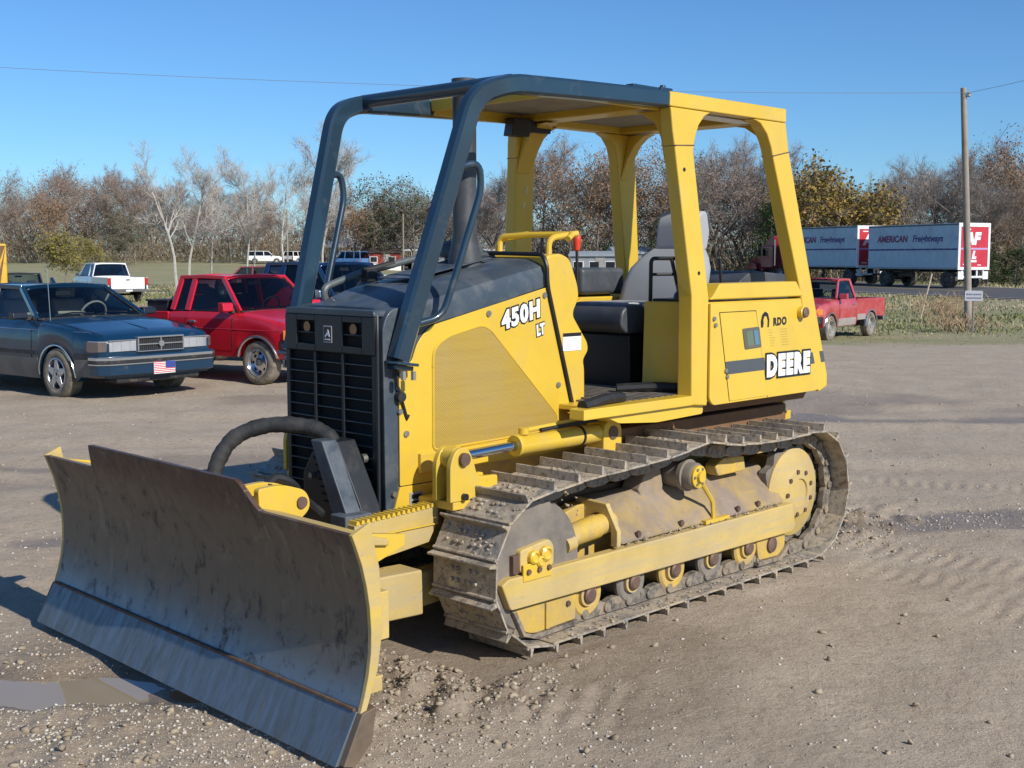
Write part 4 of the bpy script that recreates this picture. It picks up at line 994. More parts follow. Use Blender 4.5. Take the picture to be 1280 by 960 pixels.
# ---- track frames
for s in (1, -1):
    Yc = lambda y: s * y
    # idler, sprocket, rollers
    mb = MB(); mb.lathe([(.001, -.06), (.262, -.06), (.262, -.04), (.262, .035), (.25, .058), (.20, .050), (.10, .056), (.001, .056)], (1.12, s * .775, .395), 'y', 44) if s > 0 else mb.lathe([(.001, -.058), (.25, -.058), (.262, -.035), (.262, .06), (.001, .06)], (1.12, s * .775, .395), 'y', 44)
    idl = P(mb, 'idler_wheel', m_idler, smooth=30)
    mb = MB(); mb.lathe([(.001, s * .081), (.298, s * .081), (.304, s * .084), (.298, s * .090), (.27, s * .092), (.19, s * .087), (.10, s * .092), (.001, s * .092)], (1.12, s * .775, .395), 'y', 48); P(mb, 'idler_disc', m_idler, idl, smooth=30)
    mb = MB(); mb.lathe([(.001, -.07), (.085, -.07), (.08, .065), (.05, .075), (.001, .075)], (1.12, s * .775, .395), 'y', 24); P(mb, 'idler_hub', m_yeldirty, idl)
    mb = MB(); nth = 13; ring = []
    for k in range(nth * 6):
        a = 2 * math.pi * k / (nth * 6); r = .285 + .020 * math.cos(a * nth); ring.append((-1.17 + r * math.cos(a), .42 + r * math.sin(a)))
    mb.prism(ring, 'y', s * .745, s * .80); spk = P(mb, 'sprocket', m_idler, bevel=.004)
    o_ = s
    mb = MB(); mb.lathe([(.001, o_ * .02), (.262, o_ * .02), (.262, o_ * .030), (.245, o_ * .040), (.16, o_ * .060), (.135, o_ * .075), (.085, o_ * .080), (.080, o_ * .070), (.001, o_ * .070)], (-1.17, s * .781, .42), 'y', 48); P(mb, 'sprocket_disc', m_yelworn, spk, smooth=25)
    bolts('sprocket_bolt', [(-1.17 + .128 * math.cos(2 * math.pi * k / 9), s * .855, .42 + .128 * math.sin(2 * math.pi * k / 9)) for k in range(9)], .014, .010 * s, 'y', m_pin, spk, 6)
    mb = MB(); mb.lathe([(.05, 0), (.05, .05), (.11, .052), (.118, .06), (.118, .075), (.100, .080), (.04, .084), (.001, .084)], (0, 0, 0), 'y', 28) ; mb.bm.free()
    for k, x in enumerate((.745, .405, .065, -.275, -.615)):
        mb = MB(); mb.lathe([(.001, -.09), (.085, -.09), (.110, -.082), (.110, -.060), (.085, -.05), (.085, .05), (.110, .060), (.110, .078), (.098, .088), (.070, .088), (.062, .078), (.001, .078)], (x, s * .775, .185), 'y', 28)
        ro = P(mb, 'track_roller', m_idler if k % 2 else m_yeldirty, smooth=30)
        mb = MB(); mb.lathe([(.040, s * .075), (.040, s * .110), (.030, s * .118), (.001, s * .118)], (x, s * .775, .185), 'y', 16); P(mb, 'roller_hub', m_pin, ro)
        mb = MB(); mb.lathe([(.046, s * .078), (.056, s * .078), (.056, s * .097), (.046, s * .097)], (x, s * .775, .185), 'y', 18); P(mb, 'roller_collar', m_yelworn, ro)
    mb = MB(); mb.lathe([(.001, s * -.08), (.072, s * -.08), (.072, s * .02), (.086, s * .025), (.086, s * .050), (.072, s * .052), (.072, s * .095), (.066, s * .104), (.001, s * .104)], (-.115, s * .775, .655), 'y', 26); cr = P(mb, 'carrier_roller', m_idler)
    mb = MB(); mb.lathe([(.060, s * .1045), (.060, s * .118), (.030, s * .122), (.028, s * .138), (.001, s * .138)], (-.115, s * .775, .655), 'y', 20); P(mb, 'carrier_cap', m_yel, cr)
    bolts('cap_bolt', [(-.115 + .044 * math.cos(k * 1.047), s * .893, .655 + .044 * math.sin(k * 1.047)) for k in range(6)], .008, .008 * s, 'y', m_steel, cr)
    # frame body between the runs
    mb = MB(); mb.prism([(.95, .20), (.95, .50), (.62, .58), (-.72, .58), (-.92, .50), (-.95, .22)], 'y', s * .60, s * .69); P(mb, 'track_frame', m_yeldirty, bevel=.01)
    mb = MB(); mb.prism([(.10, .45), (.18, .60), (.10, .72), (.0, .72), (-.03, .60), (.0, .45)], 'y', s * .60, s * .72); P(mb, 'carrier_bracket', m_yelcover, bevel=.01)
    # sloping rock cover and outer rail
    mb = MB(); sl = [(.865, .385), (.865, .405), (.705, .585), (.66, .60), (.60, .60), (.60, .575), (.655, .572), (.69, .56)]
    mb.prism([(s * y, z) for y, z in sl], 'x', -.985, .50); cv = P(mb, 'rock_cover', m_yelcover, bevel=.006)
    bolts('cover_bolt', [(.36, s * .861, .42), (.0, s * .861, .42), (-.52, s * .861, .42), (-.72, s * .861, .42)], .017, .012 * s, 'y', m_pin, cv)
    mb = MB(); mb.prism(rpoly([(1.372, .352), (1.315, .228), (-1.02, .215), (-1.06, .24), (-1.03, .385), (1.33, .375)], [.01, .02, .02, .02, .01, .01]), 'y', s * .845, s * .905); P(mb, 'track_rail', m_yelworn, bevel=.010)
    mb = MB(); mb.prism([(1.365, .345), (1.318, .24), (1.22, .09), (1.16, .075), (1.22, .24), (1.26, .345)], 'y', s * .69, s * .844); P(mb, 'rail_nose', m_link, bevel=.01)
    mb = MB(); mb.bx(-.40, -.18, s * .862, s * .895, .386, .408); P(mb, 'cover_tab', m_yel, bevel=.003)
    mb = MB(); mb.tube([(-.12, s * .89, .64), (-.20, s * .875, .57), (-.27, s * .868, .50), (-.28, s * .87, .405)], .012, 6); P(mb, 'stay_rod', m_yel)
    # idler yoke, adjuster and its bracket
    mb = MB(); mb.prism(rpoly([(1.245, .385), (1.245, .49), (1.05, .515), (1.02, .48), (1.02, .385)], .02), 'y', s * .835, s * .895); yk = P(mb, 'idler_yoke', m_yelworn, bevel=.008)
    mb = MB(); mb.bx(1.05, 1.24, s * .896, s * .910, .345, .425); P(mb, 'yoke_plate', m_yel, yk, bevel=.005)
    mb = MB(); mb.bx(1.245, 1.285, s * .82, s * .89, .385, .47); P(mb, 'yoke_shim', m_pin, yk, bevel=.004)
    bolts('yoke_bolt', [(1.21, s * .911, .39), (1.14, s * .911, .39), (1.075, s * .911, .39)], .013, .010 * s, 'y', m_pin, yk)
    for x, z, r in ((1.17, .45, .032), (1.09, .455, .036), (1.13, .425, .026)):
        mb = MB(); mb.lathe([(r, s * .893), (r, s * .916), (r * .7, s * .924), (r * .5, s * .915), (.001, s * .915)], (x, 0, z), 'y', 16); P(mb, 'yoke_boss', m_yel, yk)
    mb = MB(); mb.cyl((1.06, s * .83, .445), (.80, s * .83, .470), .030, 14); mb.cyl((.90, s * .845, .448), (.84, s * .845, .455), .04, 12); P(mb, 'adjuster_rod', m_yelworn)
    mb = MB(); mb.tube([(.84, s * .80, .468), (.62, s * .80, .490), (.615, s * .80, .491), (.5, s * .8, .50)], .060, 20, True, [.054, .060, .054, .05]); P(mb, 'track_adjuster', m_yeldirty)
    ac = [(s * (.79 + .105 * math.cos(R(a))), .47 + .105 * math.sin(R(a))) for a in range(180, -1, -20)]
    pl = [(s * .895, .39), (s * .895, .50), (s * .80, .635), (s * .62, .64), (s * .62, .39), (s * .685, .39)] + ac + [(s * .885, .39)]
    mb = MB(); mb.prism([(s * .905, .392), (s * .905, .47), (s * .83, .60), (s * .63, .61), (s * .63, .392), (s * .70, .392)] + [(s * (.782 + .08 * math.cos(R(a))), .47 + .08 * math.sin(R(a))) for a in range(180, -1, -20)] + [(s * .862, .392)], 'x', .545, .575); P(mb, 'adjuster_bracket', m_yelworn, bevel=.005)
    # lower guards
    for x0, x1 in ((1.245, .845),):
        mb = MB(); mb.prism(rpoly([(1.26, .214), (1.20, .10), (1.13, .078), (.845, .088), (.835, .214)], [.01, .04, .04, .01, .01]), 'y', s * .80, s * .872); fg = P(mb, 'roller_guard', m_yeldirty, bevel=.006)
        mb = MB(); mb.prism([(1.285, .214), (1.215, .085), (1.13, .055), (.835, .065), (.835, .086), (1.13, .076), (1.20, .098), (1.262, .214)], 'y', s * .79, s * .890); P(mb, 'guard_shoe', m_link, fg, bevel=.004)
        mb = MB(); mb.bx(1.035, 1.06, s * .872, s * .884, .085, .21); P(mb, 'guard_rib', m_yeldirty, fg, bevel=.003)
        bolts('guard_bolt', [(.90, s * .873, .175)], .014, .01 * s, 'y', m_pin, fg)
    mb = MB(); mb.prism(rpoly([(-.70, .213), (-.73, .09), (-.93, .085), (-1.0, .13), (-1.0, .213)], .02), 'y', s * .80, s * .872); rg = P(mb, 'roller_guard', m_yeldirty, bevel=.006)
    mb = MB(); mb.prism([(-.70, .086), (-.70, .062), (-.94, .060), (-1.04, .13), (-1.02, .145), (-.935, .084)], 'y', s * .79, s * .890); P(mb, 'guard_shoe', m_link, rg, bevel=.004)
    mb = MB(); mb.lathe([(.045, s * .873), (.045, s * .885), (.02, s * .897), (.001, s * .897)], (-.85, 0, .165), 'y', 16); P(mb, 'guard_boss', m_pin, rg)
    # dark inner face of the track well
    mb = MB(); mb.bx(-1.35, 1.25, s * .555, s * .565, .15, .62); P(mb, 'hull_side_plate', m_brown)
    mb = MB(); mb.prism(rpoly([(-.72, .60), (-.45, .60), (-.42, .66), (-.50, .70), (-.70, .69)], .02), 'y', s * .70, s * .78); P(mb, 'final_drive_bracket', m_yeldirty, bevel=.01)
    mb = MB(); mb.cyl((-1.17, s * .36, .42), (-1.17, s * .745, .42), .20, 28); P(mb, 'final_drive', m_yeldirty, bevel=.01)
    mb = MB(); mb.bx(-.5, .3, s * .36, s * .6, .28, .44); P(mb, 'cross_beam', m_brown, bevel=.01)

# ---- soil caked on the near track and its frame
def caked():
    rs = np.random.RandomState(77); pts = []; sz = []
    for k in range(260):   # front wrap and upper run of the near track
        a = R(rs.uniform(20, 165)) if rs.rand() < .65 else None
        y = .767 + rs.uniform(-.19, .19)
        if a is not None: pts.append((1.12 + .358 * math.cos(a - R(15)), y, .395 + .358 * math.sin(a - R(15))))
        else: pts.append((rs.uniform(-1.1, .95), y, 0)); pts[-1] = (pts[-1][0], y, lerp_z(pts[-1][0]) + .008)
        sz.append(.004 + .011 * rs.rand() ** 2.2)
    for k in range(240):   # ledge between the rail and the sloping cover, lower run of shoes
        if rs.rand() < .5: pts.append((rs.uniform(-.95, .5), rs.uniform(.862, .90), .392))
        else: pts.append((rs.uniform(-1.15, 1.1), rs.uniform(.89, .965), .055))
        sz.append(.003 + .009 * rs.rand() ** 2)
    protos = [rock_mesh('r', 1, 300 + k, .8) for k in range(6)]; V = []; F = []; b = 0
    for k, (p, q) in enumerate(zip(pts, sz)):
        vs, fs = protos[k % 6]; V.append(vs * q + np.array(p)); F.append(fs + b); b += len(vs)
    o = np_mesh('caked_soil', np.concatenate(V), np.concatenate(F), stone_mat('caked_soil_brown', (.25, .19, .125), (.42, .35, .25)), DOZ); o['kind'] = 'stuff'
def lerp_z(x):
    tab = [(-1.0, .788), (-.80, .784), (-.55, .792), (-.34, .808), (-.20, .832), (-.09, .846), (.03, .830), (.20, .806), (.50, .790), (.86, .775), (1.2, .745)]
    for (a, va), (c, vc) in zip(tab, tab[1:]):
        if x <= c: return va + (vc - va) * max(0, (x - a)) / (c - a)
    return .745
caked()
# ------------------------------------------------------------------ vehicles
m_tyre = M_('tyre_rubber', (0.022, 0.021, 0.020), 0.85, 0, 0.55, (0.24, 0.20, 0.15), 7.0, 0.2, 0.3, 60)
m_tyremud = M_('tyre_mud', (0.05, 0.045, 0.04), 0.9, 0, 0.74, (0.34, 0.285, 0.21), 6.0, 0.2, 0.3, 60)
m_alloy = M_('alloy_rim', (0.55, 0.55, 0.56), 0.3, 0.9, 0.3, (0.3, 0.27, 0.22), 9.0)
m_dark = M_('dark_plastic', (0.018, 0.018, 0.02), 0.55, 0, 0.2)
m_well = M_('wheel_well', (0.010, 0.009, 0.008), 0.95)
m_glass = glass_mat('car_glass', (0.70, 0.76, 0.76))
m_tint = glass_mat('tinted_glass', (0.34, 0.38, 0.40))
m_lens = M_('headlamp_lens', (0.55, 0.57, 0.60), 0.08, 0.5, coat=1.0, var=.2)
m_amber = M_('amber_marker', (0.75, 0.22, 0.02), 0.2, coat=.8)
m_tail = M_('tail_lamp_red', (0.42, 0.015, 0.012), 0.2, coat=.8)
m_cabin = M_('cabin_trim', (0.34, 0.33, 0.29), 0.8)
m_trimch = M_('bright_trim', (0.62, 0.63, 0.64), 0.18, 0.9, var=.03)

def car_paint(name, col, dust=.12, dcol=(.32, .27, .20)):
    return M_(name, col, 0.28, 0.0, dust, dcol, 3.0, 0.06, coat=0.55)

def lerp_tab(tab, x):
    if x <= tab[0][0]: return tab[0][1]
    for (a, va), (c, vc) in zip(tab, tab[1:]):
        if x <= c:
            t = (x - a) / (c - a) if c > a else 0; return va + (vc - va) * t
    return tab[-1][1]

class Car:
    """x forward, y left, origin on the ground midway between the axles"""
    def __init__(s, sp): s.__dict__.update(sp); s.fx, s.rx = s.wb / 2, -s.wb / 2
    def hwx(s, x):
        return lerp_tab(s.plan, x)
    def zb(s, x, sill=None):
        z = s.sill
        if x > s.fx + s.ar + .02: z = s.front_z
        if x < s.rx - s.ar - .02: z = s.rear_z
        for c in (s.fx, s.rx):
            d = abs(x - c)
            if d < s.ar: z = max(z, s.wr * .92 + math.sqrt(s.ar ** 2 - d * d))
        return z
    def ring(s, x, zt):
        w = s.hwx(x); zb = s.zb(x); cr = lerp_tab(s.crown, x); h = zt - zb
        # a slightly bulging flank with a soft shoulder
        pts = [(w * .965, zb), (w * .992, zb + .22 * h), (w, zb + .5 * h), (w * .992, zb + .78 * h), (w * .972, zb + .93 * h), (w * .93, zt), (w * .80, zt + cr * .45), (w * .42, zt + cr * .88), (0, zt + cr)]
        return [Vector((x, y, z)) for y, z in pts] + [Vector((x, -y, z)) for y, z in pts[-2::-1]]
    def xs(s, x0, x1):
        v = set(np.round(np.arange(x0, x1, .09), 4)) | {x0, x1}
        for c in (s.fx, s.rx):
            for k in range(17):
                xx = c - s.ar * math.cos(math.pi * k / 16)
                if x0 <= xx <= x1: v.add(round(xx, 4))
            for e in (-s.ar - .003, s.ar + .003):
                if x0 <= c + e <= x1: v.add(round(c + e, 4))
        return sorted(v)
    def flank(s, x, f, side, off=0.0):
        """point on the flank at fraction f of the height"""
        zt = lerp_tab(s.top, x); zb = s.sill; w = s.hwx(x); h = zt - zb
        k = lerp_tab([(0, .965), (.22, .992), (.5, 1), (.78, .992), (.93, .972), (1, .93)], f)
        return Vector((x, side * (w * k + off), zb + f * h))
    def flank_z(s, x, z, side, off=0.0):
        zt = lerp_tab(s.top, x); return s.flank(x, (z - s.sill) / (zt - s.sill), side, off)

def wheel(parent, c, r, w, side, style, tyre=None):
    y = side; o = w / 2
    mb = MB(); P_ = [(r * .60, -o * y), (r * .9, -o * y), (r * .985, -o * .82 * y), (r, -o * .55 * y), (r, o * .55 * y), (r * .985, o * .82 * y), (r * .90, o * 1.0 * y), (r * .74, o * 1.02 * y), (r * .635, o * .93 * y), (r * .60, o * .80 * y)]
    mb.lathe(P_, c, 'y', 32, closed=True)
    wh = mb.build('wheel', tyre or m_tyre, parent, smooth=40)
    mb = MB()
    R1 = r * .635
    if style == 'star':
        mb.lathe([(R1, o * .93 * y), (R1 * .93, o * .97 * y), (R1 * .88, o * .6 * y), (R1 * .8, -.02 * y), (.001, -.02 * y)], c, 'y', 32, cap=False)
        rim = mb.build('rim', m_alloy, wh, smooth=40)
        for k in range(5):
            a = 2 * math.pi * k / 5 + .3; u = Vector((math.cos(a), 0, math.sin(a))); v = Vector((-math.sin(a), 0, math.cos(a)))
            mb = MB(); c0 = Vector(c) + Vector((0, o * .75 * y, 0)); q = [u * .02 + v * .06, u * R1 * .9 + v * .028, u * R1 * .9 - v * .028, u * .02 - v * .06]
            mb.loft([[c0 + p + Vector((0, -.02, 0)) for p in q], [c0 + p + Vector((0, .02, 0)) for p in q]]); mb.build('spoke', m_alloy, rim, smooth=0, bevel=.006)
        for k in range(5):
            a = 2 * math.pi * (k + .5) / 5 + .3; mb = MB()
            pts = [Vector(c) + Vector((math.cos(a + d) * R1 * q, o * .45 * y, math.sin(a + d) * R1 * q)) for d, q in ((-.42, .86), (.42, .86), (.25, .42), (-.25, .42))]
            mb.faces(pts, [(0, 1, 2, 3)]); mb.build('rim_gap', m_well, rim, smooth=0)
    else:
        mb.lathe([(R1, o * .93 * y), (R1 * .95, o * .99 * y), (R1 * .90, o * .80 * y), (R1 * .84, o * .30 * y), (R1 * .60, o * .35 * y), (R1 * .42, o * .62 * y), (R1 * .22, o * .66 * y), (R1 * .20, o * .86 * y), (.001, o * .88 * y)], c, 'y', 32, cap=False)
        rim = mb.build('rim', m_trimch if style == 'chrome' else M_('dark_hub', (.10, .08, .07), .6, .2, .4) if style == 'dark' else M_('steel_rim', (.42, .41, .39), .45, .5, .4, (.3, .25, .2), 8), wh, smooth=40)
        for k in range(8):
            a = 2 * math.pi * k / 8; q = Vector(c) + Vector((math.cos(a) * R1 * .64, 0, math.sin(a) * R1 * .64))
            mb = MB(); mb.cyl(q + Vector((0, o * .30 * y, 0)), q + Vector((0, o * .42 * y, 0)), R1 * .12, 10); mb.build('rim_hole', m_well, rim, smooth=0)
    return wh

def patch(car, x0, x1, z0, z1, side, off, th, n=8, m=5, skew0=0.0, skew1=0.0):
    """panel lying on the flank, proud by off"""
    def row(o): return [[car.flank_z(x0 + (x1 - x0) * i / n + (skew0 * (1 - i / n) + skew1 * i / n) * (j / m), z0 + (z1 - z0) * j / m, side, o) for j in range(m + 1)] for i in range(n + 1)]
    A, B = row(off), row(off - th); mb = MB()
    mb.grid(A)
    edge = lambda G: [G[i][0] for i in range(n + 1)] + [G[n][j] for j in range(1, m + 1)] + [G[i][m] for i in range(n - 1, -1, -1)] + [G[0][j] for j in range(m - 1, 0, -1)]
    ea, eb = edge(A), edge(B); q = len(ea)
    mb.faces(ea + eb, [(k, (k + 1) % q, q + (k + 1) % q, q + k) for k in range(q)])
    bmesh.ops.remove_doubles(mb.bm, verts=mb.bm.verts[:], dist=.0004)
    return mb

def quad_pane(a, b_, c, d, bulge=0.0, n=6, th=.006):
    a, b_, c, d = map(Vector, (a, b_, c, d)); nn = (b_ - a).cross(d - a).normalized()
    rows = []
    for i in range(n + 1):
        u = i / n; row = []
        for j in range(n + 1):
            v = j / n; p = a.lerp(b_, u).lerp(d.lerp(c, u), v); row.append(p + nn * bulge * (1 - (2 * u - 1) ** 2))
        rows.append(row)
    mb = MB(); mb.grid(rows); return mb, nn

def seal(pane, pts, closed=True):
    mb = MB(); q = [Vector(p) for p in pts]; mb.tube(q + (q[:1] if closed else []), .011, 5); mb.build('window_seal', m_dark, pane)

def greenhouse(car, root, paint, g, glass_side=None, glass_front=None, rear_open=True):
    """g: x of windscreen base, roof front, roof rear, rear base, half widths at belt and roof, belt z (front, rear), roof z"""
    wb0, wf, wr_, rb = g['wb'], g['rf'], g['rr'], g['rb']; hb, hr = g['hb'], g['hr']; zf, zr, zt = g['zf'], g['zr'], g['zt']
    gs, gf = glass_side or m_glass, glass_front or m_glass
    # roof skin with a crowned section
    rows = []
    for i in range(13):
        t = i / 12; x = wf + .05 + (wr_ - wf - .10) * t; e = .03 * (1 - (2 * t - 1) ** 6); row = []
        for j in range(13):
            v = -1 + 2 * j / 12; row.append(Vector((x, hr * v, zt - .045 + (.045 * (1 - abs(v) ** 5)) * 1.0 - .02 * abs(2 * t - 1) ** 4)))
        rows.append(row)
    mb = MB(); mb.grid(rows); roof = mb.build('roof', paint, root, smooth=60, thick=.03)
    seg = lambda p, q, w, nm, d=.045: (lambda m: (m.sweep([p, q], rect_prof(w, d, .3), up=(0, 1, 0)), m.build(nm, paint, root, bevel=.004))[1])(MB())
    for s in (1, -1):
        A0, A1 = Vector((wb0, s * hb, zf)), Vector((wf, s * hr, zt - .035)); C0, C1 = Vector((rb, s * hb, zr)), Vector((wr_, s * hr, zt - .035))
        seg(A0, A1, .075, 'windscreen_pillar'); seg(C0, C1, g.get('cw', .10), 'rear_pillar')
        mb = MB(); mb.sweep([A1 + Vector((.03, 0, .0)), Vector(((wf + wr_) / 2, s * (hr + .008), zt - .022)), C1 + Vector((-.03, 0, 0))], rect_prof(.05, .06, .35)); mb.build('roof_rail', paint, root, bevel=.004)
        prev = None
        stops = [(wb0, wf)] + list(g['pillars']) + [(rb, wr_)]
        for k, (xb, xt) in enumerate(stops[1:-1]):
            zz = zf + (zr - zf) * (xb - wb0) / (rb - wb0)
            seg(Vector((xb, s * hb, zz)), Vector((xt, s * hr, zt - .035)), g.get('bw', .09), 'door_pillar')
        for k in range(len(stops) - 1):
            (xb0, xt0), (xb1, xt1) = stops[k], stops[k + 1]; z0_ = zf + (zr - zf) * (xb0 - wb0) / (rb - wb0); z1_ = zf + (zr - zf) * (xb1 - wb0) / (rb - wb0)
            ins = .004
            mb, nn = quad_pane((xb0, s * (hb - ins), z0_), (xb1, s * (hb - ins), z1_), (xt1, s * (hr - ins), zt - .03), (xt0, s * (hr - ins), zt - .03))
            mt = gs[k] if isinstance(gs, (list, tuple)) else gs
            pane = mb.build('side_window', mt, root, smooth=60)
            seal(pane, [(xb0, s * (hb + .004), z0_), (xb1, s * (hb + .004), z1_), (xt1, s * (hr + .004), zt - .03), (xt0, s * (hr + .004), zt - .03)])
    mb, nn = quad_pane((wb0, -hb, zf), (wb0, hb, zf), (wf, hr, zt - .02), (wf, -hr, zt - .02), .05)
    ws = mb.build('windscreen', gf, root, smooth=60)
    seal(ws, [(wb0 + .004, -hb + .03, zf), (wf + .004, -hr + .03, zt - .02)], False); seal(ws, [(wb0 + .004, hb - .03, zf), (wf + .004, hr - .03, zt - .02)], False)
    mb, nn = quad_pane((rb, hb, zr), (rb, -hb, zr), (wr_, -hr, zt - .02), (wr_, hr, zt - .02), .03)
    mb.build('rear_window', gf, root, smooth=60)
    for nm, xa, xt, za in (('windscreen', wb0, wf, zf), ('rear', rb, wr_, zr)):
        mb = MB(); mb.sweep([(xt, -hr, zt - .035), (xt, 0, zt - .012), (xt, hr, zt - .035)], rect_prof(.05, .05, .3)); mb.build('roof_header', paint, root, bevel=.004)
    mb = MB(); sg = 1
    mb.sweep([(wb0 + .0, -hb, zf + .006), (wb0 + .05, 0, zf + .022), (wb0, hb, zf + .006)], rect_prof(.07, .02, .3)); mb.build('cowl', m_dark, root)
    for y0, y1 in ((-.55, .05), (.05, .55)):
        mb = MB(); mb.tube([(wb0 - .0, y0, zf + .035), (wb0 - .06, (y0 + y1) / 2, zf + .07), (wb0 - .05, y1, zf + .055)], .009, 6); mb.build('wiper', m_ink, root)
    # cabin: dash, seats, steering wheel
    mb = MB(); mb.bx(wb0 - .42, wb0 - .02, -hb + .05, hb - .05, zf - .20, zf + .01); mb.build('dashboard', m_dark if g.get('darkcab') else m_cabin, root, bevel=.03)
    sm = m_dark if g.get('darkcab') else m_cabin
    for sx in g['seats']:
        for y in (-.36, .36):
            mb = MB(); mb.prism(rpoly([(sx, zf - .45), (sx + .10, zf - .45), (sx - .05, zf + .22), (sx - .15, zf + .22)], .04), 'y', y - .23, y + .23); se = mb.build('seat', sm, root, bevel=.04)
            mb = MB(); mb.box((sx - .13, y, zf + .31), (.09, .26, .16)); mb.build('headrest', sm, se, bevel=.03)
    mb = MB(); c = Vector((wb0 - .55, .36, zf + .02)); mb.tube([c + Vector((math.sin(a) * .08, math.cos(a) * .19, math.sin(a) * .17)) for a in [2 * math.pi * k / 20 for k in range(21)]], .014, 6); mb.build('steering_wheel', m_dark if g.get('darkcab') else m_cabin, root)
    mb = MB(); mb.box((wf - .02, 0, zt - .12), (.03, .22, .06)); mb.build('rear_view_mirror', m_dark, root, bevel=.01)
    return roof

def basic_body(car, root, paint, x0, x1, name='body'):
    mb = MB(); mb.loft([car.ring(x, lerp_tab(car.top, x)) for x in car.xs(x0, x1)], True, True)
    b = mb.build(name, paint, root, smooth=32)
    mb = MB(); mb.bx(car.rx - car.ar - .3, car.fx + car.ar + .3, -car.plan[len(car.plan) // 2][1] * .80, car.plan[len(car.plan) // 2][1] * .80, car.sill + .02, car.sill + .10); mb.build('underbody', m_well, root)
    for c in (car.fx, car.rx):
        mb = MB(); mb.cyl((c, -car.track / 2, car.wr), (c, car.track / 2, car.wr), .05, 8); mb.build('axle', m_well, root)
    return b
def arch_lip(car, root, mat, c, side, r=.014, off=.004, zmin=None):
    pts = []
    for k in range(25):
        a = math.pi * k / 24; x = c - (car.ar + .006) * math.cos(a); z = car.wr * .92 + (car.ar + .006) * math.sin(a)
        if z > (zmin or car.sill): pts.append(car.flank_z(x, z, side, off))
    mb = MB(); mb.tube(pts, r, 6); return mb.build('wheel_arch_trim', mat, root)
def mirror(car, root, mat, x, z, side, w=.22, h=.13):
    p = car.flank_z(x, z, side, 0); mb = MB(); mb.prism(rpoly([(-.05, -h / 2), (.07, -h / 2 + .02), (.05, h / 2 - .01), (-.05, h / 2)], .02), 'y', p.y + side * .04, p.y + side * (.04 + w))
    for v in mb.bm.verts: v.co.x += x; v.co.z += z + h * .55
    mi = mb.build('door_mirror', mat, root, bevel=.015)
    mb = MB(); mb.prism([(x - .03, z), (x + .04, z), (x + .02, z + .06), (x - .02, z + .06)], 'y', p.y - side * .05, p.y + side * .06); mb.build('mirror_arm', m_dark, mi, bevel=.006)
    mb = MB(); mb.bx(x - .053, x - .0505, p.y + side * .055, p.y + side * (.025 + w), z + h * .1, z + h * 1.0); mb.build('mirror_glass', m_chrome, mi)
    return mi
def door(car, root, paint, x0, x1, z0, z1, side, hx, hz, handle_mat, skew0=0., skew1=0.):
    d = patch(car, x0, x1, z0, z1, side, .0035, .010, skew0=skew0, skew1=skew1).build('door', paint, root, smooth=40)
    p = car.flank_z(hx, hz, side, .006); mb = MB(); mb.box(p + Vector((0, side * .008, 0)), (.14, .022, .035)); mb.build('handle', handle_mat, d, bevel=.008)
    for xx, za, zb_ in ((x0, z0, z1), (x1, z0, z1)):   # shadow gap
        mb = MB(); mb.tube([car.flank_z(xx + (skew0 if xx == x0 else skew1) * k / 6, za + (zb_ - za) * k / 6, side, .0015) for k in range(7)], .005, 5); mb.build('door_gap', m_well, d)
    return d

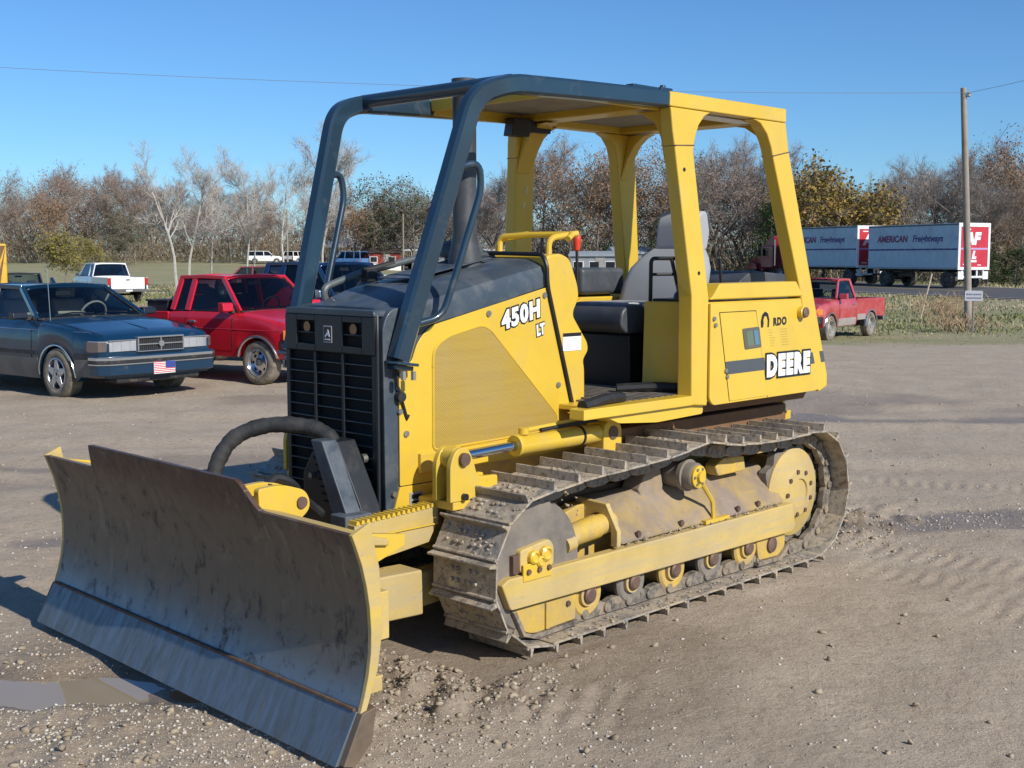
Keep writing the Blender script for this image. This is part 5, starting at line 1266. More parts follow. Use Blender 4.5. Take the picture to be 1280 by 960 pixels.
# ---- blue four-door sedan
def blue_sedan(pos, rz):
    root = thing('sedan_car', 'dark blue four-door sedan with a bright grille and a flag plate on its front bumper', 'car', pos, rz)
    paint = car_paint('blue_car_paint', (0.003, 0.028, 0.064), .02)
    c = Car(dict(wb=2.65, ar=.375, wr=.315, sill=.24, front_z=.30, rear_z=.34, track=1.46,
                 plan=[(-2.52, .70), (-2.42, .79), (-2.1, .845), (-1.2, .868), (0, .875), (1.2, .868), (1.8, .845), (2.15, .81), (2.24, .74)],
                 top=[(-2.52, .86), (-2.45, .93), (-1.5, .955), (.75, .955), (1.4, .91), (2.0, .83), (2.20, .785), (2.24, .74)], crown=[(-2.5, .01), (-1.5, .03), (.8, .04), (2.0, .025), (2.24, .005)]))
    body = basic_body(c, root, paint, -2.52, 2.24)
    greenhouse(c, root, paint, dict(wb=.82, rf=.16, rr=-1.02, rb=-1.42, hb=.79, hr=.60, zf=.965, zr=.965, zt=1.385, pillars=[(-.30, -.36)], seats=[-.25, -1.1], cw=.30, bw=.10), m_glass, m_glass)
    for s in (1, -1):
        door(c, root, paint, -.28, .80, .30, .935, s, -.18, .82, m_trimch); door(c, root, paint, -1.22, -.305, .30, .94, s, -1.08, .82, m_trimch)
        for nm, z0, z1, mt, off in (('side_moulding', .535, .585, m_dark, .014),):
            for xa, xb in ((-1.0 + .02, 1.325 - .40), (1.325 + .40, 2.18), (-2.4, -1.325 - .40)):
                patch(c, xa, xb, z0, z1, s, off, .02, m=2).build(nm, mt, root, bevel=.004)
        cl = M_('dusty_lower_body', (.11, .105, .095), .55, 0, .45, (.25, .21, .16), 3.0)
        patch(c, -.94, .935, .245, .50, s, .0075, .012, m=3).build('lower_cladding', cl, root, bevel=.003)
        patch(c, 1.71, 2.20, .31, .52, s, .0075, .012, m=3).build('lower_cladding', cl, root, bevel=.003)
        mb = MB(); mb.tube([c.flank_z(x, .845 + .0 * x, s, .003) for x in np.linspace(-2.3, 1.95, 18)], .005, 5); mb.build('pinstripe', m_trimch, root)
        mirror(c, root, M_('mirror_blue_black', (.012, .016, .024), .35), .66, .955, s, .20, .11)
        arch_lip(c, root, m_trimch, c.fx, s, .010); arch_lip(c, root, m_trimch, c.rx, s, .010)
        for cx in (c.fx, c.rx): wheel(root, (cx, s * .765, .315), .315, .20, s, 'star', m_tyremud)
        # headlamp with marker
        mb = MB(); mb.prism([(2.262, s * .345), (2.245, s * .70), (2.17, s * .815), (2.0, s * .848), (2.0, s * .345)], 'z', .615, .745); hl = mb.build('headlamp', m_lens, root, bevel=.008)
        mb = MB(); mb.prism([(2.236, s * .735), (2.178, s * .820), (1.99, s * .853), (1.99, s * .74)], 'z', .622, .738); mb.build('marker_lamp', M_('clear_marker', (.20, .16, .15), .15, .4), hl)
        for y in (.43, .55, .66):
            mb = MB(); mb.bx(2.20, 2.266 - (y - .34) * .05, s * y - .004, s * y + .004, .62, .74); mb.build('lamp_divider', M_('lamp_divider_grey', (.30, .31, .33), .3), hl)
        mb = MB(); mb.bx(2.19, 2.266 , s * .345, s * .72, .7455, .757); mb.build('lamp_trim', m_trimch, hl)
        mb = MB(); mb.bx(-2.53, -2.45, s * .30, s * .76, .66, .82); mb.build('tail_lamp', m_tail, root, bevel=.01)
    # grille: bright frame, cross bars and round badge over a black core
    mb = MB(); mb.bx(2.19, 2.255, -.325, .325, .615, .775); mb.build('grille_core', m_ink, root)
    mb = MB()
    mb.bx(2.2, 2.282, -.335, .335, .765, .785); mb.bx(2.2, 2.280, -.335, .335, .600, .614); mb.bx(2.2, 2.280, -.335, -.317, .6145, .7645); mb.bx(2.2, 2.280, .317, .335, .6145, .7645)
    gr = mb.build('grille', m_trimch, root, bevel=.004)
    mb = MB(); mb.bx(2.2, 2.276, -.3165, .3165, .683, .697); mb.build('grille_bar', m_trimch, gr); mb = MB(); mb.bx(2.2, 2.2765, -.008, .008, .6145, .7645); mb.build('grille_bar', m_trimch, gr)
    mb = MB(); mb.lathe([(.024, 2.270), (.038, 2.276), (.038, 2.290), (.024, 2.290)], (0, 0, .69), 'x', 18); mb.build('badge', m_trimch, gr)
    for k in range(11):
        for a, b__ in ((-.315, -.01), (.01, .315)):
            y = a + (b__ - a) * (k + .5) / 11; mb = MB(); mb.bx(2.2552, 2.262, y - .003, y + .003, .616, .763); mb.build('grille_fin', M_('grille_fin_dark', (.06, .06, .065), .4), gr)
    # bumper: painted, black insert, bright strip
    plan = [(2.05, -.865), (2.20, -.85), (2.295, -.74), (2.315, -.4), (2.32, 0), (2.315, .4), (2.295, .74), (2.20, .85), (2.05, .865), (2.05, .80), (2.2, .7), (2.2, -.7), (2.05, -.80)]
    mb = MB(); mb.prism(plan, 'z', .33, .575); bp = mb.build('front_bumper', paint, root, bevel=.02)
    edge = plan[:9]
    for nm, z, r, mt in (('bumper_strip', .535, .018, m_trimch), ('bumper_insert', .50, .020, m_dark), ('bumper_strip', .468, .008, m_trimch)):
        mb = MB(); mb.sweep([(x + .006 * (1 if abs(y) < .8 else .5), y * 1.006, z) for x, y in edge], rect_prof(.018, r * 2, .3)); mb.build(nm, mt, bp)
    mb = MB(); mb.bx(1.9, 2.22, -.6, .6, .23, .335); mb.build('air_dam', m_dark, root, bevel=.02)
    plan = [(-2.4, -.86), (-2.56, -.80), (-2.62, -.4), (-2.62, .4), (-2.56, .80), (-2.4, .86), (-2.4, .7), (-2.4, -.7)]
    mb = MB(); mb.prism(plan, 'z', .34, .60); mb.build('rear_bumper', paint, root, bevel=.02)
    # flag plate
    mb = MB(); mb.bx(2.328, 2.333, -.155, .155, .325, .475); fp = mb.build('flag_plate', m_white, root)
    fr, fb = M_('flag_red', (.55, .03, .04), .5), M_('flag_blue', (.035, .06, .26), .5)
    for k in range(0, 7):
        z1 = .473 - k * .0212; mb = MB(); mb.bx(2.3332, 2.3345, -.153 if k < 7 else -.15, .153 if k > 3 else .012, z1 - .0106, z1); mb.build('flag_stripe', fr, fp)
    mb = MB(); mb.bx(2.3332, 2.3348, .014, .153, .390, .473); mb.build('flag_canton', fb, fp)
    mb = MB(); mb.tube([(.98, -.70, .94), (.955, -.71, 1.62)], .004, 5); mb.build('aerial', m_trimch, root)
    mb = MB(); mb.tube([(2.0, 0, lerp_tab(c.top, 2.0) + .033), (1.2, 0, .965), (.9, 0, .985)], .004, 5); mb.build('hood_crease', paint, root)
    for s in (1, -1):
        mb = MB(); mb.tube([Vector((x, s * (c.hwx(x) * .90), lerp_tab(c.top, x) + .012)) for x in np.linspace(2.15, .85, 12)], .0045, 5); mb.build('hood_gap', m_well, root)
    return root
hd_ = R(90 - 128.5)
ax_c = (-5.40, 16.65)   # midpoint of the front axle
cx_ = (ax_c[0] - 1.325 * math.cos(hd_), ax_c[1] - 1.325 * math.sin(hd_))
_sed = blue_sedan((cx_[0], cx_[1], tz(*cx_) - .01), hd_)
_sed.scale = (1.055, 1.055, 1.055)

# ---- pickups
def pickup(name_label, pos, rz, paint, L, big=False, ext=False, style='steel', glass=None, gfront=None, box=False, chrome_arch=True, group=None, two_tone=None, cat='pickup truck', dark=True, tyre=None, cap=False):
    """L: wb, fo, ro, hw, height, cab length behind the windscreen"""
    root = thing('pickup_truck', name_label, cat, pos, rz, group)
    wb, fo, ro, hw, H, belt, wr, cabx = L['wb'], L['fo'], L['ro'], L['hw'], L['h'], L['belt'], L['wr'], L['cab']
    fx = wb / 2; xf_ = fx + fo; xr = -fx - ro
    wsb = fx + L['ws']; rf = wsb - L['rake']; cr = cabx
    top = [(xr, belt - .02), (cr, belt), (wsb - .05, belt + .01), (wsb + .2, belt - .02), (xf_ - .25, belt - .11), (xf_ - .04, belt - .17), (xf_, belt - .24)]
    c = Car(dict(wb=wb, ar=wr + .085, wr=wr, sill=L['sill'], front_z=L['sill'] + .10, rear_z=L['sill'] + .14, track=hw * 1.62,
                 plan=[(xr, hw * .97), (cr, hw * .985), (0, hw), (fx + .3, hw * .985), (xf_ - .12, hw * .95), (xf_, hw * .88)], top=top, crown=[(xr, .02), (wsb, .045), (xf_, .01)]))
    basic_body(c, root, paint, cr, xf_, 'body')
    pil = [(cr + L['ext'] + .02, cr + L['ext'] + .06)] if ext else []
    g = dict(wb=wsb, rf=rf, rr=cr + .12, rb=cr + .04, hb=hw * .915, hr=hw * .74, zf=belt + .015, zr=belt + .015, zt=H, pillars=pil, seats=[wsb - 1.15], darkcab=dark, cw=.10, bw=.11)
    greenhouse(c, root, paint, g, glass, gfront or glass)
    dx0 = cr + (L['ext'] + .03 if ext else .10)
    for s in (1, -1):
        door(c, root, paint, dx0, wsb - .12, L['sill'] + .09, belt - .012, s, dx0 + .16, belt - .14, m_trimch)
        mb = MB(); mb.tube([c.flank_z(x, belt - .235, s, .002) for x in np.linspace(cr + .02, xf_ - .12, 14)], .006, 5); mb.build('body_crease', paint, root)
        if chrome_arch: arch_lip(c, root, m_trimch, c.fx, s, .020)
        mirror(c, root, paint if not big else m_trimch, wsb - .14, belt + .0, s, .20, .15)
        for cx in (c.fx, c.rx): wheel(root, (cx, s * (hw - .115), wr), wr, .21, s, style, tyre or m_tyremud)
        mb = MB(); mb.bx(xf_ - .02, xf_ + .012, s * hw * .46, s * hw * .86, belt - .36, belt - .22); mb.build('headlamp', m_lens, root, bevel=.01)
        mb = MB(); mb.prism([(xf_ + .005, s * hw * .865), (xf_ - .16, s * hw * .985), (xf_ - .16, s * hw * .9), (xf_ - .05, s * hw * .8)], 'z', belt - .36, belt - .22); mb.build('marker_lamp', m_amber, root, bevel=.006)
        # bed side with wheel opening
        ar = wr + .085; n = 14; zb = L['sill'] + .13
        pl = [(cr - .02, belt - .01), (cr - .02, zb - .03)]
        for k in range(n + 1):
            a = math.pi * k / n; z = wr * .92 + ar * math.sin(a)
            if z > zb: pl.append((-fx + ar * math.cos(a), z))
        pl += [(xr, zb + .02), (xr, belt - .02)]
        mb = MB(); mb.prism(pl, 'y', s * (hw * .975), s * (hw * .975 - .07)); bd = mb.build('bed_side', paint, root, bevel=.012)
        mb = MB(); mb.prism([(-fx + ar * math.cos(math.pi * k / n) , wr * .92 + ar * math.sin(math.pi * k / n)) for k in range(n + 1)], 'y', s * (hw - .09), s * (hw - .34)); mb.build('wheel_housing', m_well, root)
        if chrome_arch:
            pts = [(-fx + (ar + .004) * math.cos(math.pi * k / n), s * (hw * .975 + .003), wr * .92 + (ar + .004) * math.sin(math.pi * k / n)) for k in range(n + 1)]
            mb = MB(); mb.tube(pts, .018, 6); mb.build('wheel_arch_trim', m_trimch, bd)
        mb = MB(); mb.bx(xr - .015, xr + .03, s * (hw * .82), s * (hw * .975), belt - .38, belt - .04); mb.build('tail_lamp', m_tail, root, bevel=.008)
        if two_tone:
            mb = MB(); mb.prism([(cr - .03, L['sill'] + .12), (cr - .03, L['sill'] + .27), (-fx + ar + .03, L['sill'] + .27), (-fx + ar + .03, L['sill'] + .12)], 'y', s * hw * .976, s * (hw * .976 + .006)); mb.build('lower_band', two_tone, bd)
            patch(c, dx0 - .02, c.fx - ar - .04, L['sill'] + .01, L['sill'] + .20, s, .008, .012, m=3).build('lower_band', two_tone, root)
    mb = MB(); mb.bx(xr + .05, cr - .03, -hw * .90, hw * .90, L['sill'] + .26, L['sill'] + .30); mb.build('bed_floor', m_dark, root)
    mb = MB(); mb.bx(cr - .09, cr - .025, -hw * .90, hw * .90, L['sill'] + .26, belt - .015); mb.build('bed_front', paint, root, bevel=.01)
    mb = MB(); mb.bx(xr - .005, xr + .05, -hw * .815, hw * .815, L['sill'] + .16, belt - .02); tg = mb.build('tailgate', paint, root, bevel=.012)
    mb = MB(); mb.bx(xr - .012, xr - .0055, -.09, .09, belt - .16, belt - .11); mb.build('handle', m_dark, tg, bevel=.003)
    mb = MB(); mb.bx(xr - .16, xr - .02, -hw * .93, hw * .93, L['sill'] + .03, L['sill'] + .15); rbm = mb.build('rear_bumper', m_trimch if not big else M_('bumper_grey', (.10, .10, .10), .5), root, bevel=.02)
    mb = MB(); mb.bx(xr - .165, xr - .1605, -.15, .15, L['sill'] + .05, L['sill'] + .13); mb.build('number_plate', m_white, rbm)
    plan = [(xf_ - .25, -hw * .98), (xf_ - .02, -hw * .95), (xf_ + .10, -hw * .80), (xf_ + .13, 0), (xf_ + .10, hw * .80), (xf_ - .02, hw * .95), (xf_ - .25, hw * .98), (xf_ - .25, hw * .8), (xf_ - .05, hw * .7), (xf_ - .05, -hw * .7), (xf_ - .25, -hw * .8)]
    mb = MB(); mb.prism(plan, 'z', L['sill'] + .10, L['sill'] + .28); mb.build('front_bumper', m_dark, root, bevel=.02)
    mb = MB(); mb.bx(xf_ - .02, xf_ + .010, -hw * .45, hw * .45, belt - .36, belt - .22); mb.build('grille', m_ink, root, bevel=.005)
    if box:
        mb = MB(); mb.bx(cr - .62, cr - .14, -hw * .86, hw * .86, belt - .10, belt + .13); tb = mb.build('toolbox', m_dark, root, bevel=.012)
        mb = MB(); mb.bx(cr - .64, cr - .12, -hw * .88, hw * .88, belt + .131, belt + .16); mb.build('lid', m_dark, tb, bevel=.008)
    return root, c
red1 = car_paint('red_pickup_paint', (0.55, 0.012, 0.026), .04, (.30, .16, .11))
red2 = car_paint('faded_red_paint', (0.47, 0.045, 0.055), .25, (.42, .28, .22))
SMALL = dict(wb=2.95, fo=.70, ro=1.0, hw=.825, h=1.56, belt=1.02, wr=.315, cab=-.42, ws=-.38, rake=.50, sill=.38, ext=.36)
h2 = R(90 - 125)
p2 = (-3.20 - 1.475 * math.cos(h2), 18.30 - 1.475 * math.sin(h2))
pickup('bright red extended-cab pickup with a black toolbox in its bed', (p2[0], p2[1], tz(*p2) - .005), h2, red1, SMALL, ext=True, style='chrome', glass=[m_tint, m_tint], gfront=m_tint, box=True)
# red regular-cab pickup by the grass on the right
S10 = dict(wb=2.75, fo=.72, ro=.98, hw=.82, h=1.56, belt=1.04, wr=.325, cab=-.33, ws=-.40, rake=.46, sill=.36, ext=0)
h3 = math.atan2(-.80, -.60)
p3 = (8.03 + .60 * 1.375 - .66, 31.4 + .80 * 1.375)
pickup('faded red short-cab pickup with silver lower band parked by the grass', (p3[0], p3[1], tz(*p3) - .01), h3, red2, S10, style='steel', glass=m_tint, gfront=m_glass, two_tone=M_('dusty_silver', (.38, .34, .32), .5, .2, .4, (.36, .27, .22), 4))
# white pickup seen from behind in the field
FULL = dict(wb=3.60, fo=.85, ro=1.15, hw=.97, h=1.84, belt=1.20, wr=.37, cab=-.60, ws=-.30, rake=.62, sill=.48, ext=.60)
h4 = R(90 + 36)
d4 = 60.0; p4 = ((136 - 640) / 1540 * d4, d4)
pickup('white extended-cab pickup seen from behind in the field', (p4[0], p4[1], tz(*p4)), h4, car_paint('white_truck_paint', (.80, .80, .79), .05), FULL, big=True, ext=True, glass=[m_tint, m_tint], gfront=m_tint)
# blue pickup beyond the dozer's hood
h5 = R(90 - 124)
BLU = dict(wb=3.2, fo=.8, ro=1.1, hw=.93, h=1.74, belt=1.14, wr=.35, cab=-.55, ws=-.38, rake=.52, sill=.45, ext=.45)
p5 = (-2.15 - 1.6 * math.cos(h5), 20.9 - 1.6 * math.sin(h5))
pickup('royal blue pickup parked just beyond the front of the bulldozer', (p5[0], p5[1], tz(*p5)), h5, car_paint('royal_blue_paint', (.006, .024, .085), .06), BLU, big=True, ext=True, glass=[m_tint, m_glass], gfront=m_glass)
# dark pickup at the left edge of the field
h6 = R(90 + 24); d6 = 40.0; p6 = ((26 - 640) / 1540 * d6, d6)
pickup('black pickup parked beside the striped yellow machine', (p6[0], p6[1], tz(*p6) - .05), h6, car_paint('black_truck_paint', (.010, .011, .012), .1), dict(SMALL, h=1.66), glass=m_glass, gfront=m_glass, style='steel')

# ---- sport-utility and van bodies further off
def wagon(label, pos, rz, paint, L, cat='car', name='sport_utility_car', glass=None):
    root = thing(name, label, cat, pos, rz)
    wb, hw, H, belt, wr = L['wb'], L['hw'], L['h'], L['belt'], L['wr']; fx = wb / 2; xf_, xr = fx + .78, -fx - .9
    wsb, rf = fx - L.get('ws', .40), fx - L.get('ws', .40) - L.get('rake', .55)
    c = Car(dict(wb=wb, ar=wr + .07, wr=wr, sill=.34, front_z=.42, rear_z=.45, track=hw * 1.62, plan=[(xr, hw * .94), (xr + .2, hw), (fx, hw), (xf_ - .15, hw * .93), (xf_, hw * .82)],
                 top=[(xr, belt), (wsb, belt + .01), (xf_ - .25, belt - .12), (xf_, belt - .26)], crown=[(xr, .02), (wsb, .04), (xf_, .01)]))
    basic_body(c, root, paint, xr, xf_)
    greenhouse(c, root, paint, dict(wb=wsb, rf=rf, rr=xr + .22, rb=xr + .06, hb=hw * .92, hr=hw * .76, zf=belt + .01, zr=belt + .01, zt=H, pillars=[(fx - 1.5, fx - 1.53), (xr + 1.0, xr + 1.02)], seats=[fx - 1.5, fx - 2.3], darkcab=True, cw=.12), glass or m_tint, glass or m_tint)
    for s in (1, -1):
        for cx in (c.fx, c.rx): wheel(root, (cx, s * (hw - .11), wr), wr, .2, s, 'steel')
        mb = MB(); mb.bx(xr - .01, xr + .03, s * hw * .74, s * hw * .92, belt - .38, belt - .06); mb.build('tail_lamp', m_tail, root, bevel=.01)
        mb = MB(); mb.bx(xf_ - .02, xf_ + .01, s * hw * .42, s * hw * .80, belt - .42, belt - .30); mb.build('headlamp', m_lens, root, bevel=.01)
        door(c, root, paint, fx - 1.48, wsb - .1, .42, belt - .015, s, fx - 1.35, belt - .13, m_dark)
        mirror(c, root, m_dark, wsb - .12, belt, s, .18, .13)
    for x0, x1 in ((xf_ - .15, xf_ + .09), (xr - .1, xr + .1)):
        mb = MB(); mb.bx(x0, x1, -hw * .92, hw * .92, .40, .58); mb.build('bumper', m_dark, root, bevel=.03)
    return root
d7 = 62.0; p7 = ((312 - 640) / 1540 * d7, d7)
wagon('maroon sport-utility car in the field, only its roof and windows showing over the red pickup', (p7[0], p7[1], tz(*p7)), R(90 + 100), car_paint('maroon_paint', (.20, .035, .04), .2), dict(wb=2.6, hw=.85, h=1.66, belt=1.05, wr=.34))
d8 = 34.0; p8 = ((385 - 640) / 1540 * d8, d8)
wagon('pale white minivan with a green-tinted windscreen behind the red pickup', (p8[0], p8[1], tz(*p8)), R(90 + 128), car_paint('pale_white_paint', (.70, .71, .68), .1), dict(wb=2.9, hw=.9, h=1.62, belt=1.02, wr=.32, ws=.05, rake=.95), cat='van', name='minivan', glass=glass_mat('green_glass', (.38, .52, .46)))

# ---- yellow machine with a striped tail at the left edge
def striped_machine():
    d = 36.0; x = (-9 - 640) / 1540 * d; z = tz(x, d)
    root = thing('yellow_crane', 'yellow machine with a black striped tail box cut by the left edge of the photo', 'machine', (x, d, z), R(24))
    my, mk_ = M_('machine_yellow', (.70, .42, .03), .45, 0, .3), m_ink
    mb = MB(); mb.bx(-1.8, .42, -.9, .9, 1.05, 2.50); tb = mb.build('tail_box', my, root, bevel=.05)
    for k in range(8):
        x0 = -1.9 + k * .28; mb = MB(); pl = [(x0, 1.12), (x0 + .13, 1.12), (min(.40, x0 + .13 + .48), 2.44), (min(.40, x0 + .48), 2.44)]; mb.prism(pl, 'y', -.902, -.906); mb.build('hazard_stripe', M_('hazard_brown', (.16, .075, .03), .6), tb, smooth=0)
    mb = MB(); mb.bx(-1.5, .2, -.6, .6, .45, 1.05); mb.build('chassis', my, root, bevel=.03)
    mb = MB(); mb.bx(-2.6, -1.81, -.8, .8, 1.0, 2.6); mb.build('cab', my, root, bevel=.05)
    for cx in (-2.0, -.2):
        for s in (1, -1): wheel(root, (cx, s * .8, .5), .5, .35, s, 'steel')
striped_machine()

# ---- tractor unit and two freight trailers on the road
T_TR = 19.3
def road_thing(t, d): p = ROAD_A + ROAD_D * t + ROAD_N * d; return (p[0], p[1], tz(p[0], p[1]) + .05)
rz_road = math.atan2(ROAD_D[1], ROAD_D[0])
m_trail = M_('trailer_side', (.46, .59, .66), .55, .15, .25, (.36, .37, .36), 1.2, .06)
m_trred = M_('trailer_red', (.55, .03, .05), .45, 0, .1); m_rub = m_tyre
m_tb = M_('trailer_blue_print', (.06, .05, .22), .5)
def trailer(label, loc, wheels_front):
    root = thing('freight_trailer', label, 'trailer', loc, rz_road)
    Lh, W, z0, z1 = 4.27, 1.28, 1.16, 4.06
    mb = MB(); mb.bx(-Lh, Lh, -W, W, z0, z1); box_ = mb.build('trailer_box', m_trail, root, bevel=.02)
    for s in (1, -1):
        Y = s * W
        mb = MB(); mb.bx(-Lh + .06, Lh - .06, Y + s * .001, Y + s * .012, z0 + .015, z0 + .12); mb.build('lower_rail', M_('rail_dull', (.34, .37, .38), .5, .2, .2), box_)
        mb = MB(); mb.bx(-Lh + .02, Lh - .02, Y + s * .001, Y + s * .012, z1 - .12, z1 - .02); mb.build('upper_rail', M_('rail_dark', (.10, .12, .13), .5), box_)
        mb = MB(); mb.bx(-Lh + .05, Lh - .05, Y + s * .0012, Y + s * .006, z0 + 1.22, z0 + 1.33); mb.build('side_stripe', m_tb, box_, smooth=0)
        for k in range(1, 14):
            x = -Lh + k * .61; mb = MB(); mb.bx(x - .012, x + .012, Y + s * .001, Y + s * .007, z0 + .13, z1 - .13); mb.build('side_rib', m_trail, box_, smooth=0)
        ex = Vector((-s, 0, 0)); off = 3.35
        o = (s * off, Y + s * .014, z0 + 1.78)
        t1 = text_obj('side_lettering', 'AMERICAN', .60, M_('trailer_red_print', (.22, .04, .14), .5), box_, frame_mtx(o, ex, (0, 0, 1)), .022, .15, .002, space=1.0)
        t2 = text_obj('side_lettering', 'Freightways', .60, m_tb, box_, frame_mtx((o[0] + ex.x * 3.45, o[1], o[2]), ex, (0, 0, 1)), .014, .22, .002, space=.98)
    # rear doors: white frame round a red panel
    for a, b__, c_, d_ in ((-W, W, z1 - .22, z1 + .02), (-W, W, z0 - .02, z0 + .16), (-W, -W + .17, z0 + .1605, z1 - .2205), (W - .17, W, z0 + .1605, z1 - .2205)):
        mb = MB(); mb.bx(-Lh - .05, -Lh - .002, a, b__, c_, d_); mb.build('door_frame', M_('trailer_white', (.80, .79, .77), .5), root, smooth=0)
    mb = MB(); mb.bx(-Lh - .03, -Lh - .003, -W + .1705, W - .1705, z0 + .161, z1 - .221); dr = mb.build('rear_door', m_trred, root, smooth=0)
    mb = MB(); mb.bx(-Lh - .034, -Lh - .0305, -W + .18, W - .18, z0 + 1.25, z0 + 1.36); mb.build('door_stripe', M_('door_stripe_mauve', (.45, .32, .55), .5), dr, smooth=0)
    fm = lambda y, z: frame_mtx((-Lh - .0315, y, z), (0, -1, 0), (0, 0, 1))
    text_obj('door_lettering', 'AF', 1.0, m_white, dr, fm(.72, z0 + 1.60), .06, .2, .002, space=.95)
    text_obj('door_lettering', 'L', .6, m_white, dr, fm(.16, z0 + .72), .05, .25, .002)
    for y, z, w, h in ((.05, z0 + .46, .55, .14), (.62, z0 + .30, .5, .06), (.55, z1 - .42, .5, .07), (-.45, z0 + .26, .3, .05)):
        mb = MB(); mb.bx(-Lh - .034, -Lh - .0305, -y - w / 2 if False else y - w / 2, y + w / 2, z, z + h); mb.build('door_print', m_white, dr, smooth=0)
    mb = MB(); mb.bx(-Lh, -Lh + .12, -W + .05, W - .05, .62, .76); ug = mb.build('underride_bar', M_('bar_white', (.7, .7, .7), .5), root, bevel=.02)
    for y in (-.85, -.35, .35, .85):
        mb = MB(); mb.bx(-Lh + .02, -Lh + .10, y - .05, y + .05, .7605, z0 - .021); mb.build('underride_post', m_white, ug)
    for s in (1, -1):
        mb = MB(); mb.bx(-Lh - .02, -Lh + .0, s * (W - .5), s * (W - .06), .55, 1.05); mb.build('mud_flap', M_('flap_white', (.75, .75, .74), .6), root)
    for k in range(5):
        mb = MB(); mb.bx(-Lh + .4, Lh - .3, -.5 + k * .25 - .04, -.5 + k * .25 + .04, .98, z0 - .001) if k in (0, 4) else mb.bx(-Lh + 1.2 * k, -Lh + 1.2 * k + .1, -W + .1, W - .1, 1.02, z0 - .002); mb.build('floor_beam', m_dark, root)
    ax = [-Lh + 1.05] + ([Lh - 1.6] if wheels_front else [])
    for x in ax:
        mb = MB(); mb.cyl((x, -1.1, .52), (x, 1.1, .52), .07, 10); mb.build('axle', m_dark, root)
        for s in (1, -1):
            wheel(root, (x, s * 1.10, .52), .52, .26, s, 'dark'); wheel(root, (x, s * .80, .52), .52, .26, s, 'dark')
    if wheels_front:
        mb = MB(); mb.bx(Lh - 2.3, Lh - .9, -.6, .6, .62, .95); dl = mb.build('dolly_frame', m_dark, root, bevel=.03)
        mb = MB(); mb.bx(Lh - .9, Lh + 1.0, -.08, .08, .70, .82); mb.build('tow_bar', m_dark, dl)
    else:
        for s in (1, -1):
            mb = MB(); mb.bx(Lh - 2.2, Lh - 2.08, s * .75, s * .87, .25, .98); mb.build('landing_leg', m_dark, root)
    # front bulkhead: white head rail over a dark red face
    mb = MB(); mb.bx(Lh + .002, Lh + .03, -W + .02, W - .02, z0 + .05, z1 - .9); mb.build('front_face', M_('front_maroon', (.05, .012, .02), .5), root)
    mb = MB(); mb.bx(Lh + .002, Lh + .035, -W + .02, W - .02, z1 - .899, z1 - .40); mb.build('front_band', m_trred, root)
    mb = MB(); mb.bx(Lh + .002, Lh + .04, -W, W, z1 - .399, z1 + .01); mb.build('front_rail', m_white, root)
    return root
T0 = 4.27
trailer('grey-blue rear freight trailer with a red door panel, behind the utility pole', road_thing(T_TR, 3.85), True)
trailer('grey-blue leading freight trailer coupled behind the red tractor', road_thing(T_TR + 9.8, 3.85), False)
def tractor():
    root = thing('tractor_unit', 'dark red tractor unit pulling the two freight trailers', 'truck', road_thing(T_TR + 9.8 + 4.27 + 1.9, 3.85), rz_road)
    mr = car_paint('tractor_red', (.22, .01, .025), .1)
    mb = MB(); mb.bx(-.1, 1.5, -1.1, 1.1, 1.0, 2.75); mb.build('cab', mr, root, bevel=.10, seg=3)
    mb = MB(); mb.prism(rpoly([(1.5, .75), (3.2, .75), (3.2, 1.55), (3.05, 1.78), (1.5, 1.95)], [.0, .1, .15, .1, 0]), 'y', -.85, .85); mb.build('hood', mr, root, bevel=.06)
    mb = MB(); mb.prism([(1.502, 1.98), (1.40, 2.62), (1.36, 2.62), (1.46, 1.98)], 'y', -.95, .95); mb.build('windscreen', m_tint, root)
    for s in (1, -1):
        mb = MB(); mb.bx(.45, 1.30, s * 1.101, s * 1.112, 1.95, 2.55); mb.build('side_window', m_tint, root, bevel=.004)
        mb = MB(); mb.prism(rpoly([(1.9, .9), (1.95, 1.25), (2.3, 1.42), (2.75, 1.40), (3.15, 1.15), (3.2, .9)], .05), 'y', s * .8, s * 1.2); mb.build('fender', mr, root, bevel=.05)
        wheel(root, (2.5, s * 1.02, .52), .52, .28, s, 'steel'); wheel(root, (-1.3, s * 1.08, .52), .52, .26, s, 'steel'); wheel(root, (-1.3, s * .78, .52), .52, .26, s, 'steel')
        mb = MB(); mb.cyl((-.25, s * .95, 1.2), (-.25, s * .95, 3.2), .06, 12); mb.build('exhaust_pipe', m_chrome, root)
        mb = MB(); mb.bx(1.25, 1.35, s * 1.25, s * 1.45, 1.95, 2.45); mb.build('door_mirror', m_dark, root, bevel=.02)
    mb = MB(); mb.bx(-2.1, 3.0, -.42, .42, .62, .88); mb.build('chassis', m_dark, root, bevel=.02)
    mb = MB(); mb.prism(rpoly([(-.1, 2.76), (1.2, 2.76), (.5, 3.35), (-.1, 3.5)], .08), 'y', -.95, .95); fr = mb.build('roof_fairing', mr, root, bevel=.08)
    mb = MB(); mb.bx(3.2, 3.3, -1.1, 1.1, .45, .78); mb.build('front_bumper', m_chrome, root, bevel=.03)
    mb = MB(); mb.bx(3.2, 3.23, -.6, .6, .85, 1.6); mb.build('grille', m_chrome, root, bevel=.02)
    mb = MB(); mb.bx(-.13, -.101, -1.0, -.35, 2.2, 3.1); mb.build('marker_panel', M_('bright_red_panel', (.8, .04, .03), .4), root)
tractor()
